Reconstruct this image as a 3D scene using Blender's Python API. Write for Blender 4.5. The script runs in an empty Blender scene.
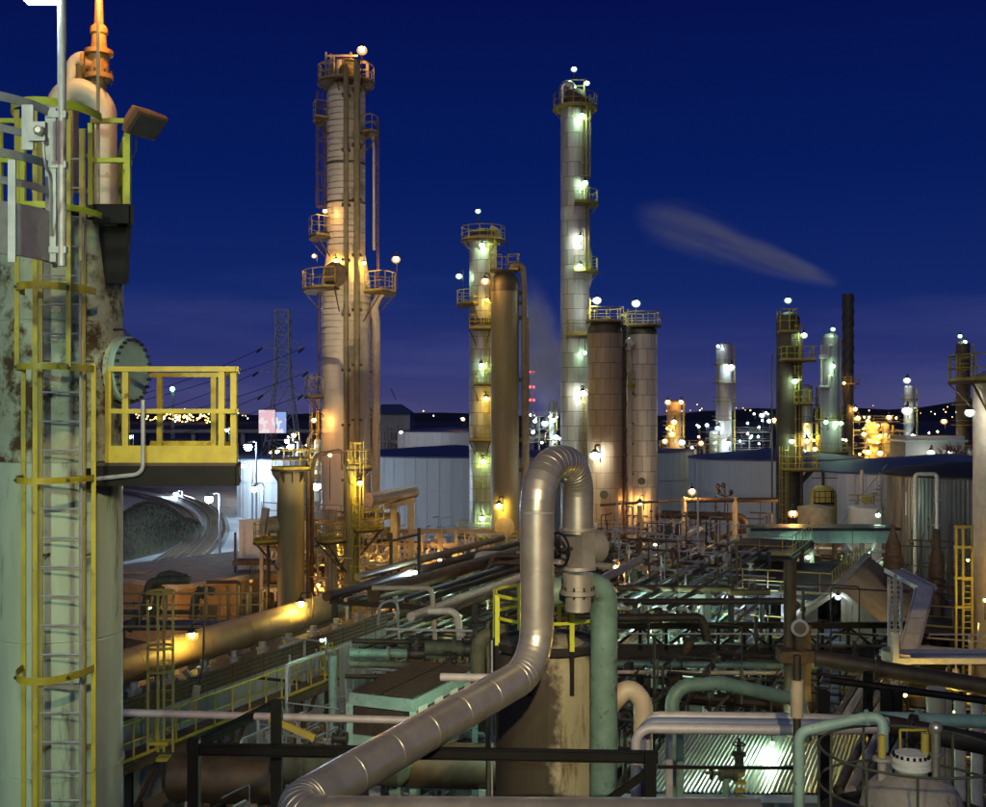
import bpy, math, random
from mathutils import Vector, Matrix
R_ = math.radians
sc = bpy.context.scene
# ---------------------------------------------------------------- camera
F, V0, EYE = 1150.0, 412.0, 16.0          # focal length in photo pixels, horizon row, eye height in metres
cam_d = bpy.data.cameras.new('camera'); cam = bpy.data.objects.new('camera', cam_d)
sc.collection.objects.link(cam); sc.camera = cam
cam.location = (0, 0, EYE); cam.rotation_euler = (R_(90), 0, 0)
cam_d.sensor_width = 36; cam_d.lens = 36*F/986; cam_d.shift_y = (V0-403.5)/986
cam_d.clip_start = .1; cam_d.clip_end = 20000
# ---------------------------------------------------------------- world: clear sky well after sunset
w = bpy.data.worlds.new('World'); sc.world = w; w.use_nodes = True
nt = w.node_tree; nt.nodes.clear()
def wn(t, **k):
    n = nt.nodes.new(t)
    for a, b in k.items(): setattr(n, a, b)
    return n
tc = wn('ShaderNodeTexCoord'); sx = wn('ShaderNodeSeparateXYZ'); nt.links.new(tc.outputs['Generated'], sx.inputs[0])
rp = wn('ShaderNodeValToRGB'); nt.links.new(sx.outputs['Z'], rp.inputs[0])
els = rp.color_ramp.elements
els[0].position = 0.0; els[0].color = (.050, .050, .150, 1)
els[1].position = 1.0; els[1].color = (.001, .002, .030, 1)
for p_, c_ in ((.04, (.026, .034, .150, 1)), (.10, (.006, .019, .128, 1)), (.20, (.0016, .0105, .100, 1)), (.35, (.0015, .0048, .070, 1))):
    e = els.new(p_); e.color = c_
mp = wn('ShaderNodeMapping'); mp.inputs['Scale'].default_value = (2.2, 2.2, 16)
nt.links.new(tc.outputs['Generated'], mp.inputs[0])
nz = wn('ShaderNodeTexNoise'); nz.inputs['Scale'].default_value = 1.6; nz.inputs['Detail'].default_value = 5
nt.links.new(mp.outputs[0], nz.inputs[0])
cr = wn('ShaderNodeValToRGB'); nt.links.new(nz.outputs[0], cr.inputs[0])
cr.color_ramp.elements[0].position = .5; cr.color_ramp.elements[1].position = .8
cr.color_ramp.elements[0].color = (0, 0, 0, 1); cr.color_ramp.elements[1].color = (.030, .030, .050, 1)
fd = wn('ShaderNodeMapRange'); fd.inputs[1].default_value = .02; fd.inputs[2].default_value = .16; fd.inputs[3].default_value = 1; fd.inputs[4].default_value = 0
nt.links.new(sx.outputs['Z'], fd.inputs[0])
ml = wn('ShaderNodeMix', data_type='RGBA', blend_type='MULTIPLY'); ml.inputs[0].default_value = 1
nt.links.new(cr.outputs[0], ml.inputs[6]); nt.links.new(fd.outputs[0], ml.inputs[7])
ad = wn('ShaderNodeMix', data_type='RGBA', blend_type='ADD'); ad.inputs[0].default_value = 1
nt.links.new(rp.outputs[0], ad.inputs[6]); nt.links.new(ml.outputs[2], ad.inputs[7])
bg = wn('ShaderNodeBackground'); bg.inputs[1].default_value = .78
nt.links.new(ad.outputs[2], bg.inputs[0])
wo = wn('ShaderNodeOutputWorld'); nt.links.new(bg.outputs[0], wo.inputs[0])
# ---------------------------------------------------------------- afterglow (sun just gone behind the camera)
sd = bpy.data.lights.new('afterglow', 'SUN'); sd.energy = .27; sd.angle = R_(40); sd.color = (.97, .97, 1.0)
so = bpy.data.objects.new('afterglow', sd); sc.collection.objects.link(so)
so.rotation_euler = Vector((.35, 1.0, -.42)).to_track_quat('-Z', 'Y').to_euler()
# ---------------------------------------------------------------- render look
sc.view_settings.view_transform = 'Standard'; sc.view_settings.look = 'None'
sc.view_settings.exposure = .45; sc.view_settings.gamma = 1; sc.view_settings.use_curve_mapping = False
cy = sc.cycles
cy.max_bounces = 5; cy.diffuse_bounces = 2; cy.glossy_bounces = 3; cy.transmission_bounces = 4; cy.transparent_max_bounces = 12; cy.volume_bounces = 0
cy.caustics_reflective = False; cy.caustics_refractive = False
cy.sample_clamp_indirect = 2.5; cy.use_light_tree = True
cy.use_adaptive_sampling = True; cy.adaptive_threshold = .015
try:
    cy.use_denoising = True; cy.denoiser = 'OPENIMAGEDENOISE'
except Exception: pass
# ================================================================= helpers
rnd = random.Random(7)
def V(*a): return Vector(a)
def P(u, v, Y): return Vector(((u-493)*Y/F, Y, EYE+(V0-v)*Y/F))       # pixel of the photograph at a known distance
def px(n, Y): return n*Y/F
AX = Vector((.397, .918, 0)); BX = Vector((.918, -.397, 0))          # the two directions the plant is laid out in
ANG = math.atan2(AX.y, AX.x)
UP = Vector((0, 0, 1))
ORG = {}
def link(o): sc.collection.objects.link(o); return o
def tag(o, label=None, cat=None, group=None, kind=None):
    if label: o['label'] = label
    if cat: o['category'] = cat
    if group: o['group'] = group
    if kind: o['kind'] = kind
    return o
def thing(name, loc, label, cat, group=None):
    o = bpy.data.objects.new(name, None); link(o); o.location = loc; o.empty_display_size = .2
    ORG[o.name] = Vector(loc)
    return tag(o, label, cat, group)
def fillet(pts, br, n=6):
    brs = br if isinstance(br, (list, tuple)) else None
    """Round the corners of a polyline. Returns points and a flag per segment (True = on an arc)."""
    pts = [Vector(p) for p in pts]
    if len(pts) < 3 or (brs is None and br <= 0): return pts, [False]*(len(pts)-1)
    out, fl = [pts[0]], []
    for i in range(1, len(pts)-1):
        a, b, c = pts[i-1], pts[i], pts[i+1]
        d0, d1 = (b-a), (c-b); l0, l1 = d0.length, d1.length
        d0.normalize(); d1.normalize()
        th = d0.angle(d1, 0)
        if th < .02: out.append(b); fl.append(False); continue
        if brs: br = brs[i-1]
        t = min(br*math.tan(th/2), .48*l0, .48*l1); rr = t/math.tan(th/2)
        p0 = b-d0*t; ax = d0.cross(d1).normalized(); cen = p0+ax.cross(d0)*rr
        out.append(p0); fl.append(False)
        for k in range(1, n+1):
            out.append(cen+Matrix.Rotation(th*k/n, 3, ax) @ (p0-cen)); fl.append(True)
    out.append(pts[-1]); fl.append(False)
    return out, fl
def frames(pts, closed=False):
    n = len(pts); T = []
    for i in range(n):
        if closed: d = pts[(i+1) % n]-pts[i-1]
        elif i == 0: d = pts[1]-pts[0]
        elif i == n-1: d = pts[-1]-pts[-2]
        else: d = (pts[i+1]-pts[i]).normalized()+(pts[i]-pts[i-1]).normalized()
        T.append(d.normalized() if d.length > 1e-9 else UP.copy())
    ref = UP if abs(T[0].z) < .95 else Vector((1, 0, 0))
    u = (ref-T[0]*ref.dot(T[0])).normalized(); fr = []
    for t in T:
        u = u-t*u.dot(t)
        u = u.normalized() if u.length > 1e-6 else t.orthogonal().normalized()
        fr.append((t, u.copy(), t.cross(u)))
    return fr
class MB:
    def __init__(s): s.v, s.f = [], []
    def add(s, vs, fs):
        b = len(s.v); s.v += [Vector(x) for x in vs]; s.f += [tuple(i+b for i in f) for f in fs]; return s
    def box(s, c, size, ang=0):
        hx, hy, hz = [q/2 for q in size]; ca, sa = math.cos(ang), math.sin(ang); vs = []
        for z in (-hz, hz):
            for x, y in ((-hx, -hy), (hx, -hy), (hx, hy), (-hx, hy)):
                vs.append((c[0]+x*ca-y*sa, c[1]+x*sa+y*ca, c[2]+z))
        return s.add(vs, [(3,2,1,0),(4,5,6,7),(0,1,5,4),(1,2,6,5),(2,3,7,6),(3,0,4,7)])
    def beam(s, p, q, w, h=None):
        p, q = Vector(p), Vector(q); h = h or w; d = (q-p).normalized()
        r = UP if abs(d.z) < .97 else Vector((0, 1, 0))
        sd_ = d.cross(r).normalized(); up = sd_.cross(d); vs = []
        for e in (p, q):
            for x, y in ((-1,-1),(1,-1),(1,1),(-1,1)): vs.append(e+sd_*x*w/2+up*y*h/2)
        return s.add(vs, [(3,2,1,0),(4,5,6,7),(0,1,5,4),(1,2,6,5),(2,3,7,6),(3,0,4,7)])
    def ibeam(s, p, q, h, w, t=None):
        t = t or h*.09; p, q = Vector(p), Vector(q); d = (q-p).normalized()
        r = UP if abs(d.z) < .97 else Vector((0, 1, 0))
        sd_ = d.cross(r).normalized(); up = sd_.cross(d)
        for k in (-1, 1): s.beam(p+up*k*(h-t)/2, q+up*k*(h-t)/2, w, t)
        return s.beam(p, q, t, h-2*t)
    def sweep(s, pts, prof, closed=False, cap=True):
        fr = frames(pts, closed); n, m = len(pts), len(prof); vs = []
        for p, (t, u, b_) in zip(pts, fr):
            for x, y in prof: vs.append(p+u*y+b_*x)
        fs = []
        for i in range(n if closed else n-1):
            j = (i+1) % n
            for k in range(m):
                l = (k+1) % m; fs.append((i*m+k, j*m+k, j*m+l, i*m+l))
        if cap and not closed: fs += [tuple(range(m)), tuple((n-1)*m+k for k in reversed(range(m)))]
        return s.add(vs, fs)
    def tube(s, pts, r, seg=10, br=0, n=6, closed=False):
        pts = fillet(pts, br, n)[0] if br else [Vector(p) for p in pts]
        return s.sweep(pts, [(r*math.cos(2*math.pi*k/seg), r*math.sin(2*math.pi*k/seg)) for k in range(seg)], closed)
    def cyl(s, p, q, r0, r1=None, seg=14):
        r1 = r0 if r1 is None else r1; p, q = Vector(p), Vector(q); d = (q-p).normalized()
        u = d.orthogonal().normalized(); b_ = d.cross(u); vs = []
        for e, r in ((p, r0), (q, r1)):
            for k in range(seg):
                a = 2*math.pi*k/seg; vs.append(e+(u*math.cos(a)+b_*math.sin(a))*r)
        fs = [(k, (k+1) % seg, seg+(k+1) % seg, seg+k) for k in range(seg)]
        return s.add(vs, fs+[tuple(reversed(range(seg))), tuple(range(seg, 2*seg))])
    def lathe(s, c, prof, seg=24, a0=0., a1=360.):
        full = abs(a1-a0) >= 359.9; n = seg if full else seg+1; vs = []; c = Vector(c)
        for k in range(n):
            a = R_(a0+(a1-a0)*k/seg)
            for r, z in prof: vs.append(c+Vector((max(r, 1e-4)*math.cos(a), max(r, 1e-4)*math.sin(a), z)))
        m = len(prof); fs = []
        for k in range(seg):
            l = (k+1) % n
            for j in range(m-1): fs.append((k*m+j, l*m+j, l*m+j+1, k*m+j+1))
        return s.add(vs, fs)
    def lathe_ax(s, p, d, prof, seg=20):
        """Lathe about any axis: p origin, d axis direction, prof (radius, distance along the axis)."""
        d = Vector(d).normalized(); u = d.orthogonal().normalized(); b_ = d.cross(u); vs = []; m = len(prof); p = Vector(p)
        for k in range(seg):
            a = 2*math.pi*k/seg
            for r, z in prof: vs.append(p+d*z+(u*math.cos(a)+b_*math.sin(a))*max(r, 1e-4))
        return s.add(vs, [(k*m+j, ((k+1) % seg)*m+j, ((k+1) % seg)*m+j+1, k*m+j+1) for k in range(seg) for j in range(m-1)])
    def arc(s, c, R, a0, a1, r, seg=24, tube_seg=6, flat=None):
        full = abs(a1-a0) >= 359.9; n = seg if full else seg+1
        pts = [Vector(c)+Vector((R*math.cos(R_(a0+(a1-a0)*k/seg)), R*math.sin(R_(a0+(a1-a0)*k/seg)), 0)) for k in range(n)]
        if flat: w_, h_ = flat; return s.sweep(pts, [(-w_/2,-h_/2),(w_/2,-h_/2),(w_/2,h_/2),(-w_/2,h_/2)], full)
        return s.tube(pts, r, tube_seg, closed=full)
    def plate(s, poly, z0, z1):
        n = len(poly); vs = [(x, y, z0) for x, y in poly]+[(x, y, z1) for x, y in poly]
        return s.add(vs, [tuple(reversed(range(n))), tuple(range(n, 2*n))]+[(k, (k+1) % n, n+(k+1) % n, n+k) for k in range(n)])
    def ball(s, c, r, nu=10, nv=6, sq=1.0):
        c = Vector(c); vs = [c+V(0, 0, -r*sq)]
        for j in range(1, nv):
            t = -math.pi/2+math.pi*j/nv
            for k in range(nu): vs.append(c+V(r*math.cos(t)*math.cos(2*math.pi*k/nu), r*math.cos(t)*math.sin(2*math.pi*k/nu), r*sq*math.sin(t)))
        vs.append(c+V(0, 0, r*sq)); fs = []
        for k in range(nu):
            l = (k+1) % nu; fs.append((0, 1+l, 1+k)); fs.append((len(vs)-1, 1+(nv-2)*nu+k, 1+(nv-2)*nu+l))
            for j in range(nv-2): fs.append((1+j*nu+k, 1+j*nu+l, 1+(j+1)*nu+l, 1+(j+1)*nu+k))
        return s.add(vs, fs)
    def mesh(s, name, m, org=(0, 0, 0), smooth=35):
        me = bpy.data.meshes.new(name); o = Vector(org)
        me.from_pydata([tuple(x-o) for x in s.v], [], s.f)
        me.validate(); me.update()
        if smooth:
            me.polygons.foreach_set('use_smooth', [True]*len(me.polygons)); me.set_sharp_from_angle(angle=R_(smooth))
        if m: me.materials.append(M[m] if isinstance(m, str) else m)
        return me
    def part(s, name, m, parent, smooth=35):
        org = ORG[parent.name]
        o = bpy.data.objects.new(name, s.mesh(name, m, org, smooth)); link(o); o.parent = parent; ORG[o.name] = org
        return o
    def solo(s, name, m, label=None, cat=None, group=None, kind=None, base=None, smooth=35):
        if base is None:
            lo = [min(v[i] for v in s.v) for i in range(3)]; hi = [max(v[i] for v in s.v) for i in range(3)]
            base = ((lo[0]+hi[0])/2, (lo[1]+hi[1])/2, lo[2])
        o = bpy.data.objects.new(name, s.mesh(name, m, base, smooth)); link(o); o.location = base; ORG[o.name] = Vector(base)
        return tag(o, label, cat, group, kind)
def inst(name, me, parent, loc, rot=(0, 0, 0), scale=None):
    """A piece that shares its mesh with others; loc in world metres."""
    o = bpy.data.objects.new(name, me); link(o); o.parent = parent; o.location = Vector(loc)-ORG[parent.name]; o.rotation_euler = rot
    if scale: o.scale = scale
    ORG[o.name] = ORG[parent.name]
    return o
# ================================================================= materials
M = {}
def mat(name, c1, c2=None, scale=2., rough=.6, metal=0., rust=0., rustcol=(.13, .05, .02), streak=False, bump=0., bscale=30., spec=.5, rscale=None, vary=0.):
    m = bpy.data.materials.new(name); m.use_nodes = True; t = m.node_tree; n = t.nodes; l = t.links
    b = n['Principled BSDF']; b.inputs['Roughness'].default_value = rough; b.inputs['Metallic'].default_value = metal
    b.inputs['Specular IOR Level'].default_value = spec
    c2 = c2 or tuple(x*.72 for x in c1)
    tc = n.new('ShaderNodeTexCoord'); mp = n.new('ShaderNodeMapping'); l.new(tc.outputs['Object'], mp.inputs[0])
    mp.inputs['Scale'].default_value = (1, 1, .16) if streak else (1, 1, 1)
    n1 = n.new('ShaderNodeTexNoise'); n1.inputs['Scale'].default_value = scale; n1.inputs['Detail'].default_value = 6; n1.inputs['Roughness'].default_value = .62
    l.new(mp.outputs[0], n1.inputs[0])
    r1 = n.new('ShaderNodeValToRGB'); l.new(n1.outputs[0], r1.inputs[0])
    r1.color_ramp.elements[0].position = .34; r1.color_ramp.elements[1].position = .68
    r1.color_ramp.elements[0].color = (*c2, 1); r1.color_ramp.elements[1].color = (*c1, 1)
    col = r1.outputs[0]
    if vary:
        oi = n.new('ShaderNodeObjectInfo'); mr = n.new('ShaderNodeMapRange'); l.new(oi.outputs['Random'], mr.inputs[0])
        mr.inputs[3].default_value = 1-vary; mr.inputs[4].default_value = 1+vary*.6
        mu = n.new('ShaderNodeMix'); mu.data_type = 'RGBA'; mu.blend_type = 'MULTIPLY'; mu.inputs[0].default_value = 1
        cb = n.new('ShaderNodeCombineXYZ')
        for k in range(3): l.new(mr.outputs[0], cb.inputs[k])
        l.new(col, mu.inputs[6]); l.new(cb.outputs[0], mu.inputs[7]); col = mu.outputs[2]
    if rust > 0:
        n2 = n.new('ShaderNodeTexNoise'); n2.inputs['Scale'].default_value = rscale or scale*1.7; n2.inputs['Detail'].default_value = 8; n2.inputs['Roughness'].default_value = .68
        l.new(mp.outputs[0], n2.inputs[0])
        r2 = n.new('ShaderNodeValToRGB'); l.new(n2.outputs[0], r2.inputs[0])
        e = .70-.36*rust
        r2.color_ramp.elements[0].position = e; r2.color_ramp.elements[1].position = min(e+.10, 1)
        mx = n.new('ShaderNodeMix'); mx.data_type = 'RGBA'; l.new(r2.outputs[0], mx.inputs[0]); l.new(col, mx.inputs[6]); mx.inputs[7].default_value = (*rustcol, 1)
        col = mx.outputs[2]
        rr = n.new('ShaderNodeMapRange'); l.new(r2.outputs[0], rr.inputs[0]); rr.inputs[3].default_value = rough; rr.inputs[4].default_value = .9; l.new(rr.outputs[0], b.inputs['Roughness'])
        if metal:
            rm = n.new('ShaderNodeMapRange'); l.new(r2.outputs[0], rm.inputs[0]); rm.inputs[3].default_value = metal; rm.inputs[4].default_value = 0; l.new(rm.outputs[0], b.inputs['Metallic'])
    l.new(col, b.inputs['Base Color'])
    if bump:
        n3 = n.new('ShaderNodeTexNoise'); n3.inputs['Scale'].default_value = bscale; n3.inputs['Detail'].default_value = 3; l.new(tc.outputs['Object'], n3.inputs[0])
        bp = n.new('ShaderNodeBump'); bp.inputs['Strength'].default_value = bump; bp.inputs['Distance'].default_value = .02
        l.new(n3.outputs[0], bp.inputs['Height']); l.new(bp.outputs[0], b.inputs['Normal'])
    M[name] = m
    return m
mat('green_shell', (.46, .56, .44), (.33, .42, .31), 3.0, .5, rust=.40, rustcol=(.085, .05, .022), streak=True, bump=.12, bscale=14, rscale=2.2)
mat('green_head', (.44, .50, .38), (.30, .33, .22), 3.0, .6, rust=.58, rustcol=(.07, .042, .02), bump=.25, bscale=14, rscale=2.6)
mat('yellow_paint', (.50, .41, .025), (.34, .27, .025), 3.5, .5, rust=.26, rustcol=(.12, .06, .02), rscale=6)
mat('yellow_paint_lit', (.56, .62, .03), (.42, .46, .03), 3.5, .5, rust=.14, rustcol=(.12, .08, .02), rscale=6)  # yellow paint with greenish lamplight put into the colour
mat('dull_yellow', (.40, .33, .06), (.26, .20, .05), 2, .6, rust=.28, rscale=3)
mat('galvanised', (.40, .42, .45), (.27, .29, .32), 7, .5, .3, bump=.05)
mat('dark_steel', (.035, .032, .03), (.018, .016, .015), 3, .55, rust=.25, rustcol=(.06, .025, .012))
mat('black_steel', (.008, .008, .009), (.004, .004, .004), 4, .6, spec=.2)
mat('brown_steel', (.14, .085, .045), (.06, .036, .02), 2.5, .7, rust=.35, rustcol=(.05, .022, .012))
mat('beige_steel', (.48, .40, .28), (.34, .27, .18), 2, .6, rust=.22, rscale=2.5)
mat('olive_steel', (.26, .22, .11), (.17, .14, .07), 2, .6, rust=.25, rscale=3)
mat('olive_shell', (.27, .235, .105), (.19, .16, .075), .7, .55, rust=.10, streak=True, rscale=1.4, bump=.04, bscale=5)
mat('cream_clad', (.66, .59, .47), (.54, .47, .36), .7, .42, .05, rust=.12, rustcol=(.30, .22, .13), streak=True, rscale=.9, bump=.06, bscale=4, vary=.12)
mat('tan_clad', (.42, .315, .20), (.30, .215, .13), .6, .5, .1, rust=.22, rustcol=(.17, .10, .055), streak=True, rscale=.8, bump=.06, bscale=4, vary=.12)
mat('grey_clad', (.50, .50, .45), (.39, .38, .33), .8, .4, .2, rust=.16, rustcol=(.27, .20, .12), streak=True, rscale=1.1, bump=.06, bscale=4, vary=.12)
mat('dark_clad', (.09, .075, .04), (.05, .042, .025), .8, .6, rust=.2, rustcol=(.04, .025, .012))
mat('aluminium', (.62, .59, .53), (.44, .41, .36), 2.4, .34, .72, rust=.06, rustcol=(.25, .2, .15), bump=.05, bscale=9, vary=.10)
mat('aluminium_old', (.50, .47, .42), (.34, .31, .27), 2.0, .42, .5, rust=.14, rustcol=(.2, .14, .09), bump=.06, bscale=7, vary=.1)
mat('teal_pipe', (.17, .29, .25), (.11, .19, .16), 2.5, .5, rust=.34, rustcol=(.08, .05, .025), bump=.06)
mat('teal_pale', (.30, .46, .42), (.21, .34, .31), 3, .5, rust=.26, bump=.05)
mat('moss_pipe', (.09, .10, .07), (.045, .052, .035), 2.5, .75, rust=.3, rustcol=(.03, .028, .02), bump=.2, bscale=10)
mat('lavender_pipe', (.44, .42, .46), (.33, .31, .35), 4, .5, .1)
mat('beige_pipe', (.56, .48, .37), (.43, .35, .25), 2, .5, rust=.14, bump=.04)
mat('brown_pipe', (.11, .07, .036), (.05, .034, .02), 2, .55, .1, rust=.25, bump=.05)
mat('dark_pipe', (.045, .034, .024), (.02, .016, .012), 2, .6, .1, rust=.2, rustcol=(.09, .04, .018), bump=.05)
mat('white_pipe', (.66, .62, .54), (.52, .47, .39), 3, .45, rust=.14, rustcol=(.3, .18, .08))
mat('drum_head', (.40, .36, .33), (.26, .23, .21), 4, .6, rust=.34, rustcol=(.16, .10, .06), bump=.12, bscale=14)
mat('orange_metal', (.48, .25, .07), (.36, .17, .05), 8, .45, .2, rust=.2)
mat('flood_brown', (.24, .13, .06), (.17, .09, .045), 6, .5, rust=.15)
mat('tank_white', (.60, .62, .64), (.50, .52, .53), .35, .5, rust=.10, rustcol=(.34, .31, .27), streak=True, rscale=.5, vary=.05)
mat('tank_roof', (.10, .12, .22), (.08, .09, .17), .4, .5)
mat('tank_dark_roof', (.03, .03, .035), None, .4, .7)
mat('tank_corrugated', (.19, .22, .24), (.09, .10, .11), 1.0, .38, .6, rust=.30, rustcol=(.10, .08, .05), streak=True, rscale=1.0)
mat('roof_sheet', (.42, .45, .40), (.26, .28, .24), 1.2, .4, .55, rust=.2, rustcol=(.12, .09, .05), rscale=1.6)
mat('shed_sheet', (.26, .21, .15), (.17, .135, .095), 1.0, .5, .2, rust=.2, rscale=1.4, vary=.12)
mat('grating', (.08, .055, .04), (.04, .03, .022), 4, .6, .3)
mat('wall_sheet', (.40, .41, .40), (.28, .29, .28), 1.2, .5, .2, rust=.16, streak=True, rscale=1.5, vary=.14)
mat('perforated', (.16, .095, .045), (.08, .048, .024), 10, .6, .2)
mat('brick_wall', (.30, .20, .11), (.22, .14, .075), 1.5, .85, rust=.12)
mat('concrete', (.34, .33, .30), (.24, .23, .21), 1.2, .85, bump=.1)
mat('asphalt', (.052, .052, .052), (.032, .032, .033), .15, .75, rust=.2, rustcol=(.07, .065, .055), rscale=.05)
mat('pale_gravel', (.36, .37, .38), (.20, .21, .22), .05, .9, rust=.3, rustcol=(.12, .12, .12), rscale=.08)
mat('ballast', (.14, .14, .14), (.08, .08, .08), .8, .95)
mat('rail_steel', (.30, .28, .26), (.2, .18, .16), 1, .4, .8)
mat('dry_grass', (.05, .045, .022), (.025, .024, .012), .5, .95)
mat('hill', (.014, .016, .020), (.008, .009, .012), .01, .95)
mat('far_wall', (.34, .34, .33), (.24, .24, .23), .1, .8)
mat('far_steel', (.22, .20, .16), (.12, .11, .09), .4, .55, .3)
mat('pylon_steel', (.46, .48, .50), None, 1, .6)
mat('wire', (.05, .05, .05), None, 1, .6)
mat('glass_dark', (.10, .11, .12), (.06, .065, .07), 3, .15, spec=.8)
mat('white_paint', (.74, .74, .72), (.62, .62, .60), 3, .5, rust=.1, rustcol=(.4, .34, .25))
mat('yellow_vessel', (.50, .40, .08), (.38, .30, .06), 1.5, .5, rust=.12)
mat('blue_panel', (.16, .20, .34), (.12, .15, .26), 1, .5)
mat('foliage', (.045, .06, .025), (.02, .03, .012), 1.0, .9)
# the old drum is coloured darker over one half, with a ragged edge
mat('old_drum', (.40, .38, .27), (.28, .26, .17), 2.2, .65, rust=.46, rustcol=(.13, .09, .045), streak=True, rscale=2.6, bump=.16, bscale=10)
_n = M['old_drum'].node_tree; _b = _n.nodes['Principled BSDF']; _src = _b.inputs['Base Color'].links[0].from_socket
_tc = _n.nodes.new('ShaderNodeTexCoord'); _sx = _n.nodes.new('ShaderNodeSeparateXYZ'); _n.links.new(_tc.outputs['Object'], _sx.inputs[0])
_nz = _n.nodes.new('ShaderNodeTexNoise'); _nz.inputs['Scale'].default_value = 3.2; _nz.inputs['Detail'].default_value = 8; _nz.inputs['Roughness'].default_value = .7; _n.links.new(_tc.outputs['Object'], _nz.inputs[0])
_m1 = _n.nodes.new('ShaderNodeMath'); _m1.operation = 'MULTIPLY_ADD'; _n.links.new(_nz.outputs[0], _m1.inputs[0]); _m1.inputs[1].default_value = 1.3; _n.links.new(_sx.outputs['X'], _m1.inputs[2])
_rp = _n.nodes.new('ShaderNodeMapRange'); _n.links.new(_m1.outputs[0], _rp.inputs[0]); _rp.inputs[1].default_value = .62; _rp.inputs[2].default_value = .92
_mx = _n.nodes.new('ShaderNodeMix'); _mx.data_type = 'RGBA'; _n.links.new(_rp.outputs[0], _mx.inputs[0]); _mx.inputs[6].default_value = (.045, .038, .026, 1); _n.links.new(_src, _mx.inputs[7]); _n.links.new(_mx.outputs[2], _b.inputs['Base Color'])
# lamps
SOD, YEL, MER, BLU, WHT, RED = (1, .50, .13), (1, .66, .10), (.62, 1, .68), (.62, .82, 1), (.93, 1, .93), (1, .05, .04)
_em = {}
def glow(col, s):
    k = (col, round(s, 1))
    if k not in _em:
        m = bpy.data.materials.new('lamp_glow'); m.use_nodes = True; t = m.node_tree; t.nodes.clear()
        e = t.nodes.new('ShaderNodeEmission'); o = t.nodes.new('ShaderNodeOutputMaterial'); t.links.new(e.outputs[0], o.inputs[0])
        e.inputs[0].default_value = (*col, 1); e.inputs[1].default_value = s; _em[k] = m
    return _em[k]
_fr = {}
def halo(col):
    """Lit frosted glass: mostly clear, glowing faintly in the lamp's colour."""
    if col not in _fr:
        m = bpy.data.materials.new('lamp_halo'); m.use_nodes = True; t = m.node_tree; t.nodes.clear(); o = t.nodes.new('ShaderNodeOutputMaterial'); x = t.nodes.new('ShaderNodeMixShader'); tr = t.nodes.new('ShaderNodeBsdfTransparent'); e = t.nodes.new('ShaderNodeEmission')
        e.inputs[0].default_value = (*col, 1); e.inputs[1].default_value = 1.15; x.inputs[0].default_value = .42; t.links.new(tr.outputs[0], x.inputs[1]); t.links.new(e.outputs[0], x.inputs[2]); t.links.new(x.outputs[0], o.inputs[0])
        m.cycles.emission_sampling = 'NONE'; _fr[col] = m
    return _fr[col]
def lamp(u, v, Y, col, I, label, to=None, rpx=3.2, kind='bowl', group=None, arm='dark_steel', name='area_lamp'):
    """A lit luminaire: bracket to what carries it, cap and bowl with added halo glow. I = intensity (W/sr); r from its size in the photo."""
    c = P(u, v, Y); r = max(px(rpx, Y), .05)
    t = thing(name, c, label, 'lamp', group)
    b = MB(); tp = c+UP*r*1.25
    if to is not None:
        q = P(*to) if len(to) == 3 else None
        top = max(tp.z+r*.9, q.z)
        b.tube([tp, V(tp.x, tp.y, top), V(q.x, q.y, top), q] if (tp-q).xy.length > .02 else [c-UP*r, q], max(r*.16, .025), 6, r*.8, 4)
        b.part('bracket', arm, t)
    h = MB(); h.lathe(c, [(.02*r, r*1.35), (r*.45, r*1.3), (r*.62, r*.9), (r*1.08, r*.62), (r*1.08, r*.52), (.02, r*.5)], 10); h.part('housing', 'dark_steel' if kind != 'white' else 'galvanised', t)
    k = r*.62; g = MB(); g.ball(c, k, 10, 6, .95); g.part('arc_tube', glow(col, I/(math.pi*k*k)), t)
    g = MB(); g.lathe(c, [(r*1.02, r*.5), (r*1.3, r*.1), (r*1.25, -r*.5), (r*.9, -r*.95), (r*.4, -r*1.2), (.01, -r*1.26)], 14); g.part('halo_bowl', halo(col), t)  # glow added to the bowl, standing in for the halo round the lamp
    return t
# ================================================================= builders shared by many things
def railing(parent, floor_pts, m, h=1.05, gap=1.2, r=.022, toe=.12, closed=False, split=False, mid=1, seg=6, post_w=None):
    """Handrail along floor points. split: every post and rail is its own piece; otherwise one railing piece."""
    pts = [Vector(p) for p in floor_pts]; J = MB()
    def put(mb, nm):
        if split: mb.part(nm, m, parent)
        else: J.add(mb.v, mb.f)
    ring = pts+[pts[0]] if closed else pts
    a = MB(); a.tube([p+UP*h for p in pts], r*1.15, seg, closed=closed); put(a, 'handrail')
    for k in range(mid):
        a = MB(); a.tube([p+UP*h*(k+1)/(mid+1) for p in pts], r*.9, seg, closed=closed); put(a, 'mid_rail')
    if toe:
        a = MB()
        a.sweep([p+UP*toe/2 for p in pts], [(-.006,-toe/2),(.006,-toe/2),(.006,toe/2),(-.006,toe/2)], closed); put(a, 'toe_plate')
    L = [0]
    for i in range(len(ring)-1): L.append(L[-1]+(ring[i+1]-ring[i]).length)
    n = max(1, round(L[-1]/gap))
    for k in range(n+(0 if closed else 1)):
        d = L[-1]*k/n; i = 0
        while i < len(ring)-2 and L[i+1] < d-1e-6: i += 1
        p = ring[i].lerp(ring[i+1], (d-L[i])/max(L[i+1]-L[i], 1e-6))
        a = MB(); a.cyl(p, p+UP*h, r, seg=6) if not post_w else a.beam(p, p+UP*h, post_w, post_w*.6); put(a, 'post')
    if not split: J.part('railing', m, parent)
def circ(c, R, a0, a1, n): return [Vector(c)+V(R*math.cos(R_(a0+(a1-a0)*k/n)), R*math.sin(R_(a0+(a1-a0)*k/n)), 0) for k in range(n+1)]
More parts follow.
